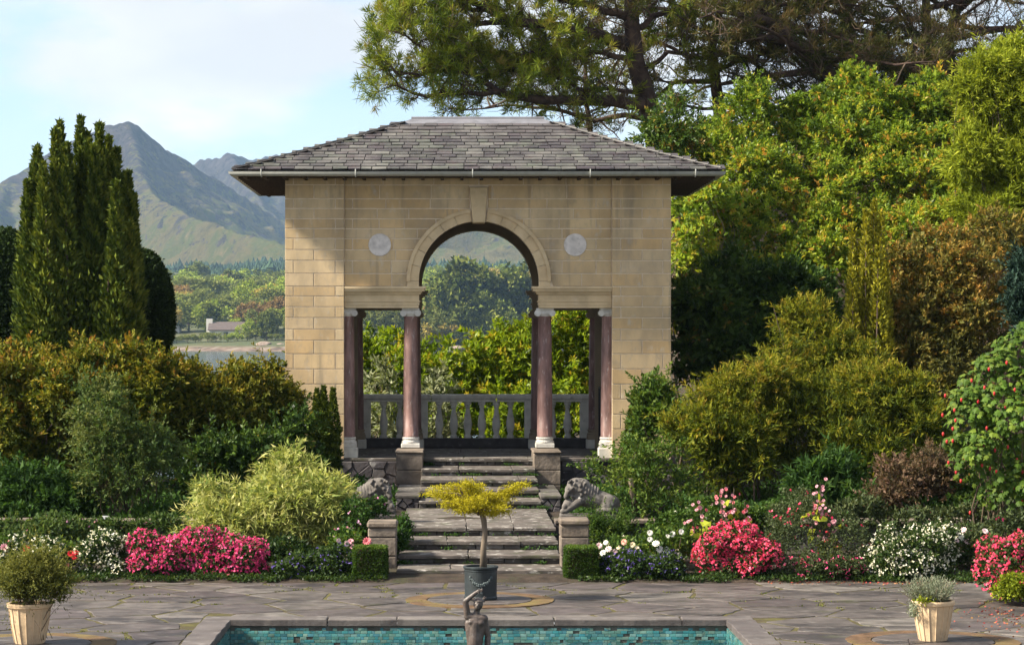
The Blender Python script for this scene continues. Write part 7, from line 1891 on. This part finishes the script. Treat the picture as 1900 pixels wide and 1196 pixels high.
# ------------------------------------------------------------------ lions on the wall
def lion(x0, y, z, s, label):
    t = thing('stone_lion', (x0, y, z), label, 'statue')
    def q(a, b_, c): return Vector((x0 + s * a, y + b_, z + c))
    MB().cbox(min(q(-.06, 0, 0).x, q(.86, 0, 0).x), max(q(-.06, 0, 0).x, q(.86, 0, 0).x), y - 0.2, y + 0.2, z - 0.075, z, 0.012).build('base_slab', M['lion_stone'], t)
    m = MB()
    m.capsule(q(.74, 0, .15), q(.36, 0, .27), .15, .17, 14); m.ball(q(.27, 0, .36), (.19, .17, .2), 16, 12); m.ball(q(.20, -.03, .42), (.16, .15, .15), 16, 12)
    m.ball(q(.10, -.09, .38), (.09, .09, .09), 12, 9); m.capsule(q(.06, -.13, .34), q(.03, -.15, .28), .05, .042)
    for e in (-1, 1): m.ball(q(.20 + 0.02 * e, -.02 + e * .11, .53), .028, 8, 6); m.ball(q(.06, -.13 + e * .04, .40), .016, 8, 6)
    m.capsule(q(.24, -.12, .2), q(.03, -.15, .055), .075, .05); m.capsule(q(.24, .12, .2), q(.05, .13, .055), .075, .05); m.ball(q(-.01, -.15, .05), (.06, .05, .045))
    m.ball(q(.07, -.11, .15), (.09, .08, .1), 12, 9); m.ball(q(.01, -.15, .12), (.05, .05, .06))
    m.ball(q(.70, -.10, .16), (.15, .09, .15), 12, 9); m.capsule(q(.72, -.14, .06), q(.52, -.15, .05), .06, .045); m.ball(q(.70, .10, .16), (.15, .09, .15), 12, 9)
    m.capsule(q(.84, 0, .12), q(.82, -.14, .04), .03, .025)
    for k in range(7):               # curling ridges of the mane
        c0 = .24 + .045 * k; r = .19 - .008 * k; zc = .36 - .016 * k
        m.tube([q(c0 + .03 * math.sin(a), -r * 0.93 * math.cos(a), zc + r * math.sin(a)) for a in [math.pi * i / 12 * 0.9 for i in range(0, 9)]], .018, 6)
    for k in range(26):              # curls of the mane
        a = k * 2.4; m.ball(q(.20 + .13 * math.sin(k * 1.7), -.13 + .05 * math.cos(a), .40 + .13 * math.sin(a)), .026, 7, 5)
    remeshed(m.build('body', M['lion_stone'], t, smooth=True, origin=(x0, y, z)), 0.0105, 2)
    return t
lion(wx(1046, 38.15), 38.15, 0.65, 1, 'carved stone lion crouching on the wall right of the steps')
lion(wx(728, 38.15), 38.15, 0.65, -1, 'carved stone lion half hidden by leaves left of the steps')

# ground cover on the terrace behind the low walls
rng = np.random.default_rng(950); n = 40000
gxv = np.concatenate([rng.uniform(-8.5, -1.05, n // 2), rng.uniform(1.9, 9.6, n // 2)]); gdv = 38.45 + 6.5 * rng.random(n) ** 1.5
P = np.stack([gxv, gdv, [garden_z(a, b) for a, b in zip(gxv, gdv)] + 0.4 * rng.random(n) * (0.6 + 0.5 * wave(np.stack([gxv, gdv, 0 * gxv], 1), 17, 2.0))], 1)
A = rng.normal(size=(n, 3)) + np.array([0, -0.3, 0.8])
o = put('ground_cover', leaf_mesh('ground_cover', P, A, 0.11, 0.05, 0.38 + 0.2 * rng.normal(size=n), LM['fern'], rng)); tag(o, 'low leafy ground cover under the shrubs', 'ground cover', kind='stuff')

# moss and weeds in the step joints
rng = np.random.default_rng(960); Pm, Am = [], []
for fl_, xa_, xb_ in ((lower, -0.8, 1.5), (upper, -0.6, 1.44)):
    for i_, (d_, z_) in enumerate(fl_[:-1] if fl_ is upper else fl_):
        back_d = fl_[i_ + 1][0] if i_ + 1 < len(fl_) else 41.2
        for c_ in range(7):
            side_ = rng.random() < 0.5
            x_ = (xa_ + 0.35 * rng.random() ** 2 if rng.random() < 0.5 else xb_ - 0.35 * rng.random() ** 2) if side_ else rng.uniform(xa_, xb_)
            n_ = int(rng.uniform(8, 40)); s_ = rng.uniform(0.02, 0.09)
            Pm.append(np.stack([x_ + rng.normal(size=n_) * s_, back_d - 0.03 - np.abs(rng.normal(size=n_)) * 0.05, z_ + 0.002 + 0.03 * rng.random(n_)], 1)); Am.append(rng.normal(size=(n_, 3)) + np.array([0, -0.7, 0.8]))
Pm = np.concatenate(Pm); Am = np.concatenate(Am)
o = put('step_moss', leaf_mesh('step_moss', Pm, Am, 0.045, 0.022, 0.38 + 0.22 * rng.normal(size=len(Pm)), LM['fern'], rng)); tag(o, 'moss and small weeds growing in the joints of the steps', 'moss', kind='stuff')
# moss tufts in the paving joints
n = 5200; gx_ = rng.uniform(-6.5, 8.5, n); gd_ = rng.uniform(26.8, 33.9, n)
keep = (wave(np.stack([gx_, gd_, 0 * gx_], 1), 71, 3.0) > 0.25) & ~((gx_ > px0 - 0.3) & (gx_ < px1 + 0.3) & (gd_ < py1 + 0.35))
S_ = np.array(sites); gx_, gd_ = gx_[keep], gd_[keep]
dd_ = np.sort(np.hypot(gx_[:, None] - S_[None, :, 0], gd_[:, None] - S_[None, :, 1]), axis=1); joint = (dd_[:, 1] - dd_[:, 0]) < 0.05
gx_, gd_ = gx_[joint], gd_[joint]; k_ = 7; ix = np.repeat(np.arange(len(gx_)), k_)
P = np.stack([gx_[ix] + 0.03 * rng.normal(size=len(ix)), gd_[ix] + 0.03 * rng.normal(size=len(ix)), np.full(len(ix), -0.006)], 1); A = rng.normal(size=(len(ix), 3)) * 0.7 + np.array([0, 0, 0.7])
o = put('joint_moss', leaf_mesh('joint_moss', P, A, 0.03, 0.016, 0.5 + 0.25 * rng.normal(size=len(ix)), LM['potolive'], rng)); tag(o, 'tufts of moss and grass in the paving joints', 'moss', kind='stuff')

# low edging along the front of the beds
rng = np.random.default_rng(970); n = 15000
ex_ = np.concatenate([rng.uniform(-7.5, -0.95, n // 2), rng.uniform(1.7, 8.6, n - n // 2)]); ed_ = 33.86 + 0.4 * rng.random(n) + 0.06 * np.sin(ex_ * 5) + 0.05 * np.sin(ex_ * 13)
P = np.stack([ex_, ed_, 0.02 + (0.03 + 0.22 * (ed_ - 33.8)) * rng.random(n)], 1); A = rng.normal(size=(n, 3)) + np.array([0, -0.5, 0.8])
o = put('bed_edging', leaf_mesh('bed_edging', P, A, 0.05, 0.028, 0.42 + 0.2 * rng.normal(size=n), BL, rng)); tag(o, 'low leafy edging spilling over the paving along the beds', 'ground cover', kind='stuff')

# plant label on a stake
p = W(197, 960, 37.4); t = thing('plant_label', (p.x, p.y, 0.1), 'small white plant label on a stake above the white begonias', 'label')
MB().cbox(p.x - 0.065, p.x + 0.065, p.y - 0.004, p.y + 0.004, p.z - 0.035, p.z + 0.03, 0.002).build('plate', M['label_white'], t)
MB().box(p.x - 0.006, p.x + 0.006, p.y + 0.004, p.y + 0.012, 0.05, p.z).build('stake', M['iron'], t)

# fallen petals and leaves near the right bed
rng = np.random.default_rng(901); n = 420
fxp = np.concatenate([rng.normal(1870, 40, n // 2), rng.uniform(1420, 1900, n // 2)]); fd = np.concatenate([rng.normal(29.6, 0.7, n // 2), rng.normal(33.7, 0.12, n // 2)])
P = np.stack([(fxp - VPX) * fd / F_PX, fd, np.full(n, 0.014)], 1); A = rng.normal(size=(n, 3)); A[:, 2] = 0.05
o = put('fallen_petals', leaf_mesh('fallen_petals', P, A, 0.035, 0.022, rng.random(n), leaf_mat('fallen_petal', [(0.12, 0.07, 0.03), (0.35, 0.05, 0.05), (0.3, 0.17, 0.06)], 0.1), rng, 0.05, 0.02)); tag(o, 'fallen red petals and brown leaves on the paving', 'petals', kind='stuff')

# ------------------------------------------------------------------ haze: the air over the bay
hz = MB().box(-1700, 1600, -60, 5400, -8, 560).build('haze', None)
m = bpy.data.materials.new('haze_air'); m.use_nodes = True; nt = m.node_tree
for nd in list(nt.nodes): nt.nodes.remove(nd)
ou = nt.nodes.new('ShaderNodeOutputMaterial'); pv = nt.nodes.new('ShaderNodeVolumePrincipled')
pv.inputs['Color'].default_value = (0.46, 0.69, 1.0, 1); pv.inputs['Density'].default_value = 0.00007; pv.inputs['Anisotropy'].default_value = 0.2
nt.links.new(pv.outputs['Volume'], ou.inputs['Volume'])
hz.data.materials.append(m); tag(hz, 'thin pale haze hanging over the bay', 'haze', kind='stuff')
hz.display_type = 'WIRE'
